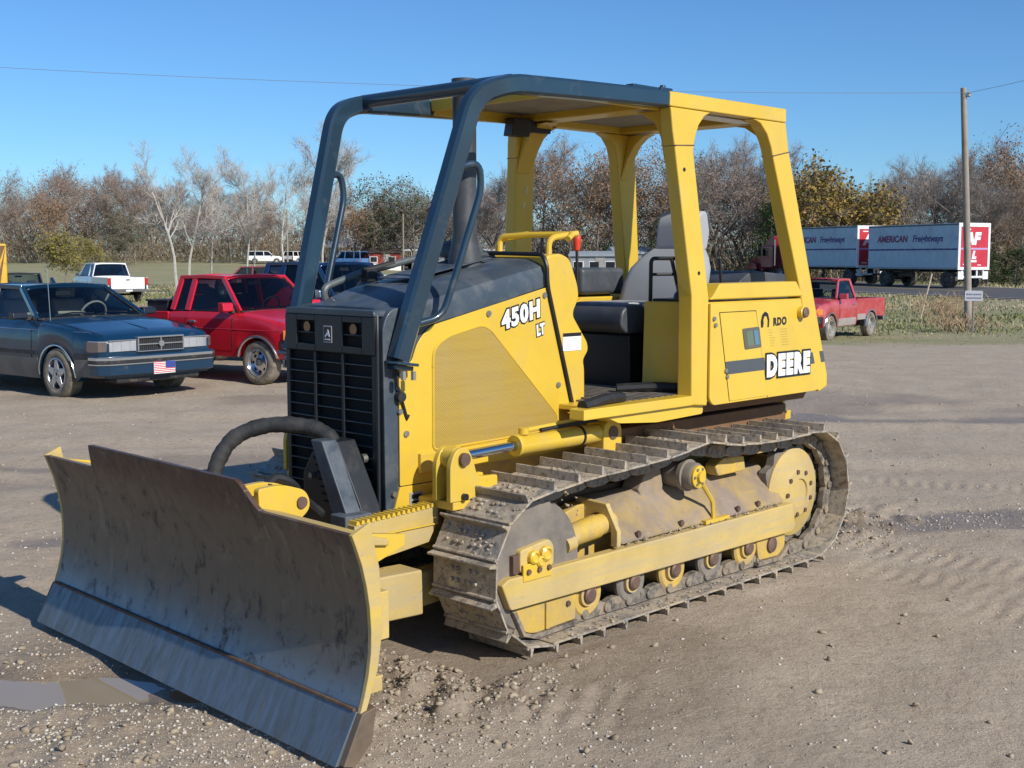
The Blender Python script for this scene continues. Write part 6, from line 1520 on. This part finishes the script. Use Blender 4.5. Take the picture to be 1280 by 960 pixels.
# ------------------------------------------------------------------ trees
def leaf_mat(name, a, c, trans=.15):
    m, nt, b = nodes(name); g = N(nt, 'ShaderNodeNewGeometry')
    nt.links.new(mixc(nt, g.outputs['Random Per Island'], a, c), b.inputs['Base Color']); b.inputs['Roughness'].default_value = .75
    b.inputs['Specular IOR Level'].default_value = .2
    return m
m_bark = M_('grey_bark', (.215, .18, .15), .9, 0, .4, (.12, .095, .075), 3.0, .25)
m_barkw = M_('white_bark', (.47, .44, .39), .8, 0, .4, (.30, .26, .22), 2.0, .15)
m_twig = leaf_mat('grey_brown_twigs', (.235, .19, .165), (.34, .29, .26))
m_twigr = leaf_mat('russet_twigs', (.25, .18, .14), (.34, .27, .22))
m_lbrown = leaf_mat('brown_leaves', (.22, .12, .06), (.33, .22, .13))
m_lrust = leaf_mat('rust_leaves', (.26, .13, .065), (.36, .235, .13))
m_lolive = leaf_mat('olive_leaves', (.15, .15, .035), (.36, .21, .055))
m_lgreen = leaf_mat('evergreen_leaves', (.025, .05, .018), (.075, .105, .035))
m_lyel = leaf_mat('yellow_green_leaves', (.17, .18, .03), (.34, .27, .05))

class Tree:
    def __init__(s, seed): s.rd = random.Random(seed); s.seg = []; s.tips = []
    def rv(s): return Vector((s.rd.gauss(0, 1), s.rd.gauss(0, 1), s.rd.gauss(0, 1)))
    def grow(s, p, d, ln, r, depth, maxd, spread, up=.1, nseg=4, kids=(3, 5), ratio=.66):
        pts = [(p.copy(), r)]; q = p.copy(); d = d.normalized()
        for k in range(nseg):
            d = (d + s.rv() * .11 + Vector((0, 0, up)) * .35).normalized(); q = q + d * (ln / nseg); rr = r * (1 - .62 * (k + 1) / nseg)
            s.seg.append((pts[-1][0], q.copy(), pts[-1][1], rr)); pts.append((q.copy(), rr))
        s.tips.append((q.copy(), d.copy(), depth))
        if depth >= maxd:
            for a, _ in pts[1:]: s.tips.append((a, d.copy(), depth))
            return
        n = s.rd.randint(*kids)
        for k in range(n):
            t = s.rd.uniform(.35 if depth else .42, 1.0); i = min(nseg - 1, int(t * nseg)); a, ra = pts[i]; c, rc = pts[i + 1]; f = t * nseg - i
            base = a.lerp(c, f); br = (ra + (rc - ra) * f) * .62
            side = s.rv(); side = (side - d * side.dot(d)).normalized()
            nd = (d * (1 - spread) + side * spread * 1.25 + Vector((0, 0, .12))).normalized()
            s.grow(base, nd, ln * ratio * s.rd.uniform(.75, 1.2), br, depth + 1, maxd, spread, up, 3, kids, ratio)
    def trunk_np(s, rmin=.017):
        V, F = [], []; n = 5
        for a, c, r0, r1 in s.seg:
            t = (c - a)
            if t.length < 1e-4: continue
            t.normalize(); u = t.orthogonal().normalized(); w = t.cross(u); b = len(V)
            for p, r in ((a, max(r0, rmin)), (c + t * .01, max(r1, rmin))):
                for k in range(n):
                    an = 2 * math.pi * k / n; V.append(p + (u * math.cos(an) + w * math.sin(an)) * r)
            for k in range(n): F.append((b + k, b + (k + 1) % n, b + n + (k + 1) % n, b + n + k))
        return np.array([v[:] for v in V]), np.array(F)
    def twigs_np(s, per, ln, wd, spread=.9, seed=1):
        rs = np.random.RandomState(seed); V = []
        for p, d, dep in s.tips:
            m = per
            dirs = rs.randn(m, 3) * spread * .6 + np.array(d[:]) * .8; dirs /= np.linalg.norm(dirs, axis=1, keepdims=True)
            L = ln * (.4 + rs.rand(m, 1) * .9); st = np.array(p[:]) + rs.randn(m, 3) * ln * .18
            side = np.cross(dirs, rs.randn(m, 3)); side /= np.linalg.norm(side, axis=1, keepdims=True) + 1e-9
            w = wd * (.6 + .8 * rs.rand(m, 1)); bend = rs.randn(m, 3) * ln * .12
            V.append(np.stack([st - side * w, st + side * w, st + dirs * L + bend], 1))
        V = np.concatenate(V); return V.reshape(-1, 3), np.arange(len(V) * 3).reshape(-1, 3)
    def leaves_np(s, per, rad, size, seed=2, droop=0.0, frac=1.0):
        rs = np.random.RandomState(seed); V = []
        tips = s.tips if frac >= 1 else [t for t in s.tips if rs.rand() < frac]
        for p, d, dep in tips:
            m = per; c = np.array(p[:]) + rs.randn(m, 3) * rad + np.array([0, 0, -droop])
            a = rs.randn(m, 3); a /= np.linalg.norm(a, axis=1, keepdims=True); b = np.cross(a, rs.randn(m, 3)); b /= np.linalg.norm(b, axis=1, keepdims=True) + 1e-9
            sz = size * (.5 + rs.rand(m, 1)); V.append(np.stack([c - a * sz, c + b * sz * .6, c + a * sz, c - b * sz * .6], 1))
        V = np.concatenate(V); return V.reshape(-1, 3), np.arange(len(V) * 4).reshape(-1, 4)
LIB = {}
def make_tree(key, name, seed, H, trunk_mat, twig_mat, leaf, shape, per, tw, leafspec):
    t = Tree(seed); k = H / 12.0
    if shape == 'oak': t.grow(Vector((0, 0, -.3)), Vector((t.rd.uniform(-.06, .06), t.rd.uniform(-.06, .06), 1)), 6.4 * k, .21 * k, 0, 3, .60, .16, 6, (5, 7), .66)
    elif shape == 'tall': t.grow(Vector((0, 0, -.3)), Vector((0, 0, 1)), 9.6 * k, .17 * k, 0, 2, .50, .22, 8, (9, 12), .42)
    elif shape == 'slim': t.grow(Vector((0, 0, -.3)), Vector((t.rd.uniform(-.05, .05), 0, 1)), 10.5 * k, .14 * k, 0, 2, .46, .30, 9, (8, 10), .34)
    elif shape == 'round': t.grow(Vector((0, 0, -.3)), Vector((0, 0, 1)), 6.6 * k, .20 * k, 0, 3, .58, .14, 5, (5, 7), .62)
    elif shape == 'cone':
        z = .8
        t.seg.append((Vector((0, 0, -.3)), Vector((0, 0, H * .96)), .16, .03))
        while z < H * .97:
            rr = H * .26 * (1 - z / H) ** .8 + .25
            for q in range(7):
                a = t.rd.uniform(0, 6.28); f = t.rd.uniform(.35, 1.05); t.tips.append((Vector((math.cos(a) * rr * f, math.sin(a) * rr * f, z + t.rd.uniform(-.2, .2) - .25 * f)), Vector((math.cos(a), math.sin(a), -.1)).normalized(), 3))
            z += .34
    root = thing(name, '', 'tree', (0, 0, -50))
    V, F = t.trunk_np(); np_mesh('trunk', V, F, trunk_mat, root, smooth=60)
    V, F = t.twigs_np(per, tw[0], tw[1], seed=seed); cr = np_mesh('crown', V, F, twig_mat, root)
    if leaf is not None:
        V, F = t.leaves_np(*leafspec, seed=seed + 9); np_mesh('leaves', V, F, leaf, root)
    LIB[key] = [root, 0, H]; return root
make_tree('oakA', 'oak_tree', 3, 12, m_bark, m_twig, m_lbrown, 'oak', 4, (.75, .013), (2, .35, .08))
make_tree('oakB', 'oak_tree', 8, 12, m_bark, m_twigr, m_lrust, 'oak', 3, (.7, .013), (5, .42, .085))
make_tree('oakC', 'oak_tree', 15, 12, m_bark, m_twig, None, 'oak', 5, (.8, .012), None)
make_tree('tallA', 'bare_tree', 21, 12, m_bark, m_twig, None, 'tall', 14, (.8, .012), None)
make_tree('tallB', 'bare_tree', 27, 12, m_bark, m_twigr, m_lbrown, 'tall', 12, (.8, .012), (4, .4, .08))
make_tree('white', 'sycamore_tree', 31, 11, m_barkw, leaf_mat('pale_twigs', (.42, .36, .31), (.55, .49, .43)), None, 'slim', 9, (.65, .010), None)
make_tree('white2', 'sycamore_tree', 36, 11, m_barkw, MATS.get('x') or leaf_mat('pale_twigs_grey', (.38, .33, .29), (.50, .44, .39)), None, 'slim', 10, (.7, .010), None)
make_tree('yellow', 'young_maple_tree', 41, 7, m_bark, m_twigr, m_lyel, 'round', 4, (.5, .012), (4, .30, .10))
make_tree('olive', 'turning_oak_tree', 47, 10, m_bark, m_twigr, m_lolive, 'round', 5, (.6, .014), (9, .40, .12))
make_tree('russet', 'russet_oak_tree', 52, 11, m_bark, m_twigr, m_lrust, 'round', 3, (.65, .012), (5, .42, .09))
make_tree('cedar', 'cedar_tree', 57, 8, m_bark, m_lgreen, m_lgreen, 'cone', 8, (.45, .03), (26, .30, .085))
make_tree('ivy', 'ivy_covered_tree', 61, 11, m_bark, m_twigr, m_lgreen, 'oak', 7, (.7, .018), (6, .40, .11))
GR = {'left': 'trees of the wood beyond the field on the left', 'mid': 'trees beyond the far yard behind the bulldozer', 'right': 'trees beyond the road on the right'}
KINDL = {'oakA': 'bare brown-twigged oak holding a few dead leaves', 'oakB': 'oak with thin rusty leaves', 'oakC': 'leafless wide-branching oak', 'tallA': 'tall straight leafless tree with grey twigs', 'tallB': 'tall straight tree with sparse brown leaves', 'white': 'slim white-barked leafless tree', 'white2': 'slim pale-barked leafless tree with fine twigs', 'russet': 'round-crowned oak with russet leaves', 'cedar': 'dark green cedar', 'ivy': 'oak with its limbs covered in green ivy', 'olive': 'round tree with olive and orange leaves', 'yellow': 'young tree with yellow-green leaves'}
WHERE = {'left': 'in the wood across the left field', 'mid': 'beyond the yard behind the bulldozer', 'right': 'beyond the road on the right'}
def put(key, px, d, ytop, grp, label=None, w=1.0):
    root, n, H = LIB[key]; x = (px - 640) / 1540 * d; z = tz(x, d)
    h = 1.8 + (323 - ytop - 7) * d / 1540 - z; sc = max(.35, h / H)
    o = root if n == 0 else dup(root)
    LIB[key][1] += 1
    o.location = (x, d, z); o.rotation_euler = (0, 0, rng.uniform(0, 6.28)); o.scale = (sc * w, sc * w, sc)
    o['label'] = label or (KINDL[key] + ' ' + WHERE[grp]); o['category'] = 'tree'
    if label is None: o['group'] = GR[grp]
    elif 'group' in o.keys(): del o['group']
    return o
# measured crown tops per stretch of the skyline (photo x, photo y of the top)
for px, d, yt, k in ((-25, 120, 214, 'oakB'), (12, 118, 217, 'tallB'), (38, 128, 219, 'oakA'), (66, 115, 212, 'russet'), (92, 122, 204, 'oakB'), (118, 118, 210, 'oakA'), (140, 126, 213, 'tallA'), (158, 116, 220, 'tallB'), (176, 130, 226, 'tallA'), (196, 122, 228, 'tallA'), (252, 126, 224, 'oakC'), (272, 132, 232, 'tallA'),
                     (290, 118, 232, 'oakA'), (318, 126, 240, 'tallB'), (334, 120, 246, 'oakB'), (26, 140, 210, 'oakC'), (84, 142, 214, 'tallA'), (150, 140, 216, 'oakA'), (172, 110, 258, 'ivy'), (186, 142, 224, 'oakC'), (214, 138, 226, 'tallA'), (236, 140, 226, 'oakA'), (304, 140, 232, 'tallA')):
    put(k, px, d * 1.28, yt, 'left')
put('yellow', 84, 92, 272, 'left', 'young tree with yellow-green leaves standing in the field in front of the wood')
put('yellow', 118, 126, 284, 'left', 'smaller yellowish tree in the field just right of the yellow-green tree', .9)
put('white', 222, 74, 194, 'left', 'slim white-barked leafless tree rising over the bed of the red pickup')
put('white2', 238, 76, 206, 'left', 'slim pale tree just right of the white-barked tree over the red pickup bed')
put('white', 264, 88, 214, 'left', 'thin pale tree standing over the rear of the red pickup cab', .85)
put('white2', 307, 84, 204, 'left', 'slim pale tree standing in the field over the red pickup cab')
put('white', 319, 92, 216, 'left', 'thinner white-barked tree beside the slim pale tree over the red pickup cab', .8)
put('white2', 360, 86, 206, 'left', 'pale fine-twigged tree left of the big grey one by the brush bar')
put('white2', 388, 88, 180, 'left', 'tallest pale leafless tree, showing left of the right-hand brush bar', 1.1)
put('white', 404, 96, 192, 'left', 'pale leafless tree partly behind the right-hand brush bar', 1.0)
for px, d, yt, k in ((425, 150, 232, 'tallB'), (446, 146, 228, 'russet'), (462, 150, 232, 'oakB'), (480, 158, 240, 'oakA'), (498, 150, 222, 'ivy'), (516, 144, 218, 'ivy'), (534, 152, 226, 'oakA'), (556, 150, 224, 'oakC'), (408, 156, 240, 'oakA'), (578, 146, 222, 'tallB'), (606, 132, 208, 'oakA'), (624, 140, 206, 'oakC'), (642, 128, 214, 'tallA'), (590, 150, 220, 'oakC'),
                     (672, 116, 184, 'tallA'), (706, 112, 176, 'oakB'), (724, 118, 180, 'russet'), (742, 110, 184, 'oakB'), (782, 112, 178, 'russet'), (820, 110, 168, 'oakB'), (842, 116, 182, 'oakA')):
    put(k, px, d, yt, 'mid')
for px, d, yt, k in ((866, 118, 186, 'oakC'), (884, 112, 176, 'oakA'), (904, 106, 170, 'oakA'), (926, 112, 172, 'oakC'), (944, 118, 184, 'oakA'), (966, 112, 196, 'tallA'), (896, 128, 184, 'tallA'), (985, 122, 214, 'oakA'), (1012, 126, 216, 'oakC'), (1086, 122, 232, 'tallA'), (1102, 126, 226, 'oakC'), (1122, 118, 226, 'tallA'), (1142, 112, 196, 'oakC'), (1166, 106, 166, 'oakC'), (1184, 112, 168, 'oakC'), (1204, 116, 190, 'tallA'), (1222, 110, 206, 'oakA'), (1240, 114, 194, 'tallB'), (1264, 104, 164, 'oakB'), (1288, 110, 172, 'oakB'), (1306, 108, 176, 'oakA'), (1154, 128, 208, 'tallA'), (1232, 98, 226, 'tallA'), (1268, 96, 232, 'tallB')):
    put(k, px, d, yt, 'right')
put('olive', 1046, 104, 178, 'right', 'round tree with olive and orange leaves above the leading trailer', 1.1)
put('olive', 1018, 112, 205, 'right', 'smaller orange-leaved tree just left of the round olive tree', .9)
put('cedar', 962, 100, 244, 'right', 'dark green cedar behind the red tractor unit', 1.25)
put('cedar', 974, 108, 262, 'right', 'smaller cedar close behind the dark green cedar', 1.1)
put('cedar', 832, 104, 262, 'mid', 'green evergreen showing through the canopy left of the seat', 1.4)
put('cedar', 760, 108, 306, 'mid', 'low green shrub-like cedar beside the grey mobile home', 2.2)
put('cedar', 1270, 88, 322, 'right', 'low green bush at the roadside on the far right', 3.0)
put('cedar', 1226, 92, 326, 'right', 'low green bush behind the rear trailer door', 3.0)
for k, v in LIB.items():
    if v[1] == 0:
        for c in list(v[0].children): bpy.data.objects.remove(c, do_unlink=True)
        bpy.data.objects.remove(v[0], do_unlink=True)

# undergrowth along the foot of the woods
def undergrowth():
    rs = np.random.RandomState(9); V = []; 
    def band(px0, px1, d0, d1, h, n):
        px = rs.uniform(px0, px1, n); d = rs.uniform(d0, d1, n); x = (px - 640) / 1540 * d; z = terrain(x, d, False)
        hh = h * (.35 + .65 * rs.rand(n)) * (.55 + .9 * (vnoise(x, d, 6., 3) + .5)); zz = z + hh * rs.rand(n)
        c = np.stack([x, d, zz], 1); dr = rs.randn(n, 3) * .5 + np.array([0, 0, .8]); dr /= np.linalg.norm(dr, axis=1, keepdims=True)
        sd = np.cross(dr, rs.randn(n, 3)); sd /= np.linalg.norm(sd, axis=1, keepdims=True); w = .028 + .05 * rs.rand(n, 1) ** 2
        V.append(np.stack([c - sd * w, c + sd * w, c + dr * (.5 + .8 * rs.rand(n, 1))], 1))
    band(-40, 215, 146, 186, 4.5, 9000); band(215, 420, 150, 186, 3.2, 6000); band(640, 880, 112, 140, 5.0, 10000); band(860, 1330, 100, 132, 4.5, 14000); band(420, 640, 160, 185, 5.0, 6000)
    V = np.concatenate(V).reshape(-1, 3); F = np.arange(len(V)).reshape(-1, 3)
    tag(np_mesh('undergrowth', V, F, leaf_mat('undergrowth_brush', (.13, .10, .06), (.27, .21, .14))), 'brown brush and saplings along the foot of the woods', 'undergrowth', kind='stuff')
undergrowth()
def far_wood():
    rs = np.random.RandomState(12); V = []; n = 26000
    px = rs.uniform(-120, 1400, n); d = rs.uniform(175, 215, n); x = (px - 640) / 1540 * d; z = terrain(x, d, False)
    top = 6.0 + 4 * (vnoise(x, d, 14., 5)); zz = z + np.maximum(2, top) * rs.rand(n) ** .8
    c = np.stack([x, d, zz], 1); dr = rs.randn(n, 3) * .6 + np.array([0, 0, .6]); dr /= np.linalg.norm(dr, axis=1, keepdims=True)
    sd = np.cross(dr, rs.randn(n, 3)); sd /= np.linalg.norm(sd, axis=1, keepdims=True); w = .05 + .08 * rs.rand(n, 1) ** 2
    V = np.stack([c - sd * w, c + sd * w, c + dr * (1.0 + 1.3 * rs.rand(n, 1))], 1).reshape(-1, 3)
    tag(np_mesh('distant_wood', V, np.arange(len(V)).reshape(-1, 3), leaf_mat('distant_wood_twigs', (.20, .16, .13), (.30, .25, .21))), 'hazy brown wood closing the view far behind the trees', 'wood', kind='stuff')
far_wood()
# grass
def grass():
    rs = np.random.RandomState(21); n = 110000; d = 27 * (100 / 27.) ** rs.rand(n); px = rs.uniform(-60, 1340, n); x = (px - 640) / 1540 * d
    keep = rs.rand(n) < grass_mask(x, d) * np.clip(.30 + 1.2 * (fbm(x, d, 4., 3, 50) + .25), .08, 1); x, d = x[keep], d[keep]; n = len(x)
    z = terrain(x, d); h = (.03 + .09 * rs.rand(n) ** 2) * (.35 + .65 * sstep(0, 9, d - lot_edge(x))) * (1 + 1.2 * np.maximum(0, fbm(x, d, 7., 3, 51))) * np.clip(d / 45, .7, 1.6)
    a = rs.rand(n) * 6.283; w = .010 + .0006 * d; lean = rs.randn(n, 2) * .4 * h[:, None]
    b = np.stack([x, d, z - .01], 1); s_ = np.stack([np.cos(a) * w, np.sin(a) * w, 0 * a], 1); t = b + np.stack([lean[:, 0], lean[:, 1], h], 1)
    V = np.stack([b - s_, b + s_, t], 1).reshape(-1, 3)
    g = np.repeat(np.clip(.5 + 1.6 * fbm(x, d, 6., 3, 52) + .14 + .25 * rs.randn(n), 0, 1), 3)
    m, nt, bs = nodes('grass_blades'); at = N(nt, 'ShaderNodeAttribute', attribute_name='tone').outputs['Fac']
    nt.links.new(ramp(nt, at, [(0., (.40, .33, .20)), (.55, (.34, .29, .15)), (.85, (.22, .22, .085)), (1., (.14, .16, .05))]), bs.inputs['Base Color']); bs.inputs['Roughness'].default_value = .8
    tag(np_mesh('grass', V, np.arange(len(V)).reshape(-1, 3), m, attrs={'tone': g}), 'short dry winter grass over the field and verge', 'grass', kind='stuff')
grass()
# ------------------------------------------------------------------ pole, wires, signs, far yard
m_pole = M_('weathered_pole', (.33, .285, .235), .9, 0, .5, (.20, .165, .13), 2.5, .2, .4, 30, streak=True)
dP = 35.4; xP = (1211 - 640) / 1540 * dP; zP = tz(xP, dP)
pole = thing('utility_pole', 'weathered wooden utility pole standing on the grass verge', 'utility pole', (xP, dP, zP))
mb = MB(); mb.tube([(0, 0, -.4), (-.08, 0, 1.6), (-.22, 0, 4.0), (-.40, 0, 6.86)], .10, 16, True, [.105, .10, .092, .08]); mb.build('shaft', m_pole, pole)
mb = MB(); mb.lathe([(.03, 6.60), (.055, 6.63), (.04, 6.67), (.06, 6.70), (.03, 6.74), (.001, 6.74)], (-.27, -.09, 0), 'z', 14); mb.build('insulator', M_('porcelain_grey', (.30, .29, .28), .3), pole)
mb = MB(); mb.cyl((-.38, 0, 6.62), (-.26, -.10, 6.62), .016, 8); mb.build('insulator_pin', m_pin, pole)
top = Vector((xP - .27, dP - .09, zP + 6.72))
def wire(label, a, b_, sag):
    pts = [a.lerp(b_, k / 40) - Vector((0, 0, sag * 4 * (k / 40) * (1 - k / 40))) for k in range(41)]
    mb = MB(); mb.tube(pts, .0055, 5); o = mb.build('overhead_wire', M_('wire_grey', (.16, .17, .18), .6)); tag(o, label, 'wire')
def at_px(px, py, d): 
    f = 1540.0; p = math.atan(157 / f); v = Vector((0, math.cos(p), -math.sin(p))) + Vector(((px - 640) / f, 0, 0)) + Vector((0, math.sin(p), math.cos(p))) * ((480 - py) / f)
    return Vector((0, 0, CAM_H)) + v * (d / v.y)
wire('overhead wire running from the utility pole across the sky to the left', top, top + (at_px(0, 74, 30.0) - top) * 1.25, .30)
wire('overhead wire climbing from the utility pole out of the frame to the right', top, top + (at_px(1280, 97, 31.0) - top) * 4.0, .10)
dS = 33.8; xS = (1216 - 640) / 1540 * dS; zS = tz(xS, dS)
sg = thing('road_sign', 'small white notice sign on a thin steel post in front of the utility pole', 'sign', (xS, dS, zS), R(-20))
mb = MB(); mb.cyl((0, 0, -.2), (0, 0, 1.22), .022, 10); mb.build('post', m_steel, sg)
mb = MB(); mb.bx(-.23, .23, -.035, -.024, .92, 1.20); pn = mb.build('panel', M_('sign_white', (.62, .62, .64), .5), sg, bevel=.003)
mb = MB(); rr = random.Random(2)
for z in (1.10, 1.00):
    x = -.19
    while x < .17:
        w = rr.uniform(.02, .05); mb.bx(x, min(.19, x + w), -.0365, -.0352, z - .022, z + .022); x += w + .012
mb.build('faded_print', M_('sign_grey_print', (.18, .18, .24), .6), pn, smooth=0)
dK = 43.0; xK = (1150 - 640) / 1540 * dK; zK = tz(xK, dK)
stk = thing('leaning_stake', 'thin pale wooden stake leaning in the grass verge', 'stake', (xK, dK, zK))
mb = MB(); mb.tube([(-.02, 0, -.15), (.36, 0, 1.55)], .030, 8); mb.build('shaft', M_('pale_wood', (.55, .45, .32), .85, 0, .3), stk)
# tall dead weeds by the verge
def weeds(label, px, d, n, h, seed, sp):
    rs = np.random.RandomState(seed); x = (px - 640) / 1540 * d; z = tz(x, d); V = []
    for k in range(n):
        b = np.array([rs.randn() * sp, rs.randn() * sp * .6, -.02]); t = b + np.array([rs.randn() * .22, rs.randn() * .2, h * (.5 + .6 * rs.rand())])
        s_ = np.array([.012, .006, 0]); V.append([b - s_, b + s_, t])
        for q in range(5):
            f = .35 + .6 * rs.rand(); p = b + (t - b) * f; e = p + np.array([rs.randn() * .14, rs.randn() * .14, .12 + .1 * rs.rand()]); V.append([p - s_ * 1.3, p + s_ * 1.3, e])
    V = np.array(V).reshape(-1, 3); o = np_mesh('dead_weeds', V, np.arange(len(V)).reshape(-1, 3), leaf_mat('dead_weed_stems', (.20, .12, .08), (.38, .29, .17))); o.location = (x, d, z); tag(o, label, 'weeds')
weeds('clump of tall reddish dead weeds left of the utility pole', 1188, 40, 60, .95, 1, .5)
weeds('low clump of dead weeds around the foot of the utility pole', 1204, 35.0, 50, .5, 2, .4)
weeds('patch of dry weeds right of the leaning stake', 1172, 46, 60, .7, 3, .7)

# far yard across the field
def far_pt(px, d): x = (px - 640) / 1540 * d; return (x, d, tz(x, d))
proto = wagon('white car parked in the distant yard across the field', far_pt(333, 150), R(15), car_paint('far_white_paint', (.80, .80, .78), .1), dict(wb=2.6, hw=.86, h=1.55, belt=.98, wr=.32), name='parked_car')
proto['group'] = 'white cars parked in the distant yard'
for px, d, a in ((376, 152, 60), (431, 148, 100), (448, 156, 160), (456, 150, 15), (545, 158, 80), (556, 150, -10), (578, 150, 30), (596, 156, 170), (628, 150, 10)):
    dup(proto, far_pt(px, d), R(a))
blu = wagon('blue and white van parked in the middle of the distant yard', far_pt(437, 143), R(150), car_paint('far_blue_paint', (.10, .22, .45), .1), dict(wb=2.9, hw=.95, h=1.9, belt=1.1, wr=.34), cat='van', name='parked_van')
wagon('dark car parked under the pale-roofed shelter', far_pt(528, 155), R(20), car_paint('far_dark_paint', (.03, .03, .035), .2), dict(wb=2.6, hw=.86, h=1.5, belt=.95, wr=.32), name='parked_car')
def hut(name, label, cat, px, d, rz, w, dp, h, wall, roofm, over=.3, pitch=.5, open_front=False, base=None, win=2):
    p = far_pt(px, d); root = thing(name, label, cat, p, rz)
    if open_front:
        for x in (-w / 2, -w / 6, w / 6, w / 2):
            for y in (-dp / 2, dp / 2):
                mb = MB(); mb.bx(x - .08, x + .08, y - .08, y + .08, -.3, h); mb.build('post', wall, root)
    else:
        mb = MB(); mb.bx(-w / 2, w / 2, -dp / 2, dp / 2, -.4, h); mb.build('wall', wall, root, bevel=.03)
        for k in range(win):
            x = -w / 2 + w * (k + .5) / win; mb = MB(); mb.bx(x - .45, x + .45, -dp / 2 - .03, -dp / 2 - .002, h * .42, h * .80); f = mb.build('window', m_white, root); mb = MB(); mb.bx(x - .38, x + .38, -dp / 2 - .04, -dp / 2 - .031, h * .46, h * .77); mb.build('pane', m_ink, f)
        mb = MB(); mb.bx(w * .02, w * .02 + .85, -dp / 2 - .035, -dp / 2 - .003, -.3, 1.95); dd = mb.build('door', M_('hut_door', (.35, .33, .30), .6), root); mb = MB(); mb.bx(w * .02 + .7, w * .02 + .76, -dp / 2 - .06, -dp / 2 - .036, .9, 1.0); mb.build('handle', m_steel, dd)
        if base:
            mb = MB(); mb.bx(-w / 2 - .04, w / 2 + .04, -dp / 2 - .05, dp / 2 + .05, -.4, .7); mb.build('base_course', base, root)
    mb = MB(); mb.prism([(-dp / 2 - over, h + .002), (dp / 2 + over, h + .002), (dp / 2 + over, h + .12), (0, h + .12 + pitch), (-dp / 2 - over, h + .12)], 'x', -w / 2 - over, w / 2 + over); mb.build('roof', roofm, root, bevel=.02)
    return root
m_pale = M_('pale_metal_roof', (.66, .66, .64), .5, .2, .2); m_greyroof = M_('grey_metal_roof', (.35, .40, .43), .5, .2, .3); m_wallw = M_('off_white_wall', (.66, .63, .57), .8, 0, .2); m_wallg = M_('grey_siding', (.30, .315, .33), .8, 0, .3); m_wallr = M_('red_siding', (.32, .05, .04), .7, 0, .2)
hut('open_shelter', 'open shelter with a pale flat roof on thin posts in the distant yard', 'shelter', 540, 150, R(8), 9.0, 5.0, 2.3, m_wallg, m_pale, .3, .15, True)
hut('small_house', 'small dark red hut with a white base in the distant yard', 'hut', 478, 146, R(10), 4.2, 3.0, 1.9, m_wallr, M_('dark_shingle', (.08, .06, .05), .8), .2, .5, False, m_white)
hut('long_barn', 'long low barn with a grey metal roof behind the open shelter', 'barn', 478, 182, R(4), 16, 8, 2.7, m_wallg, m_greyroof, .4, 1.0)
hut('site_trailer', 'white site trailer standing right of the open shelter', 'trailer', 590, 146, R(-4), 8.0, 3, 2.3, m_wallw, m_pale, .15, .1, False, None, 3)
hut('mobile_home', 'grey mobile home seen through the canopy between the posts', 'mobile home', 744, 104, R(-8), 4.0, 3.0, 1.9, m_wallg, M_('mobile_home_roof', (.30, .33, .35), .6), .15, .35, False, None, 3)
hut('small_shed', 'small pale shed half hidden by a canopy post beside the mobile home', 'shed', 786, 106, R(10), 3.2, 3, 2.1, m_wallw, m_greyroof, .2, .5, False, None, 1)
# thin yard poles
for px, d, yt, lb in ((361, 118, 262, 'thin wooden pole at the edge of the distant yard'), (505, 138, 268, 'thin pole standing in the trees behind the distant barn')):
    p = far_pt(px, d); h = 1.8 + (323 - yt) * d / 1540 - p[2]; t = thing('yard_pole', lb, 'pole', p); mb = MB(); mb.tube([(0, 0, -.3), (0, 0, h)], .08, 8); mb.build('shaft', m_pole, t)
# loose pale rags of ice and paper on the lot
rs = np.random.RandomState(31)
for k, (px, py) in enumerate(((1066, 736), (1078, 748), (1183, 694))):
    pass
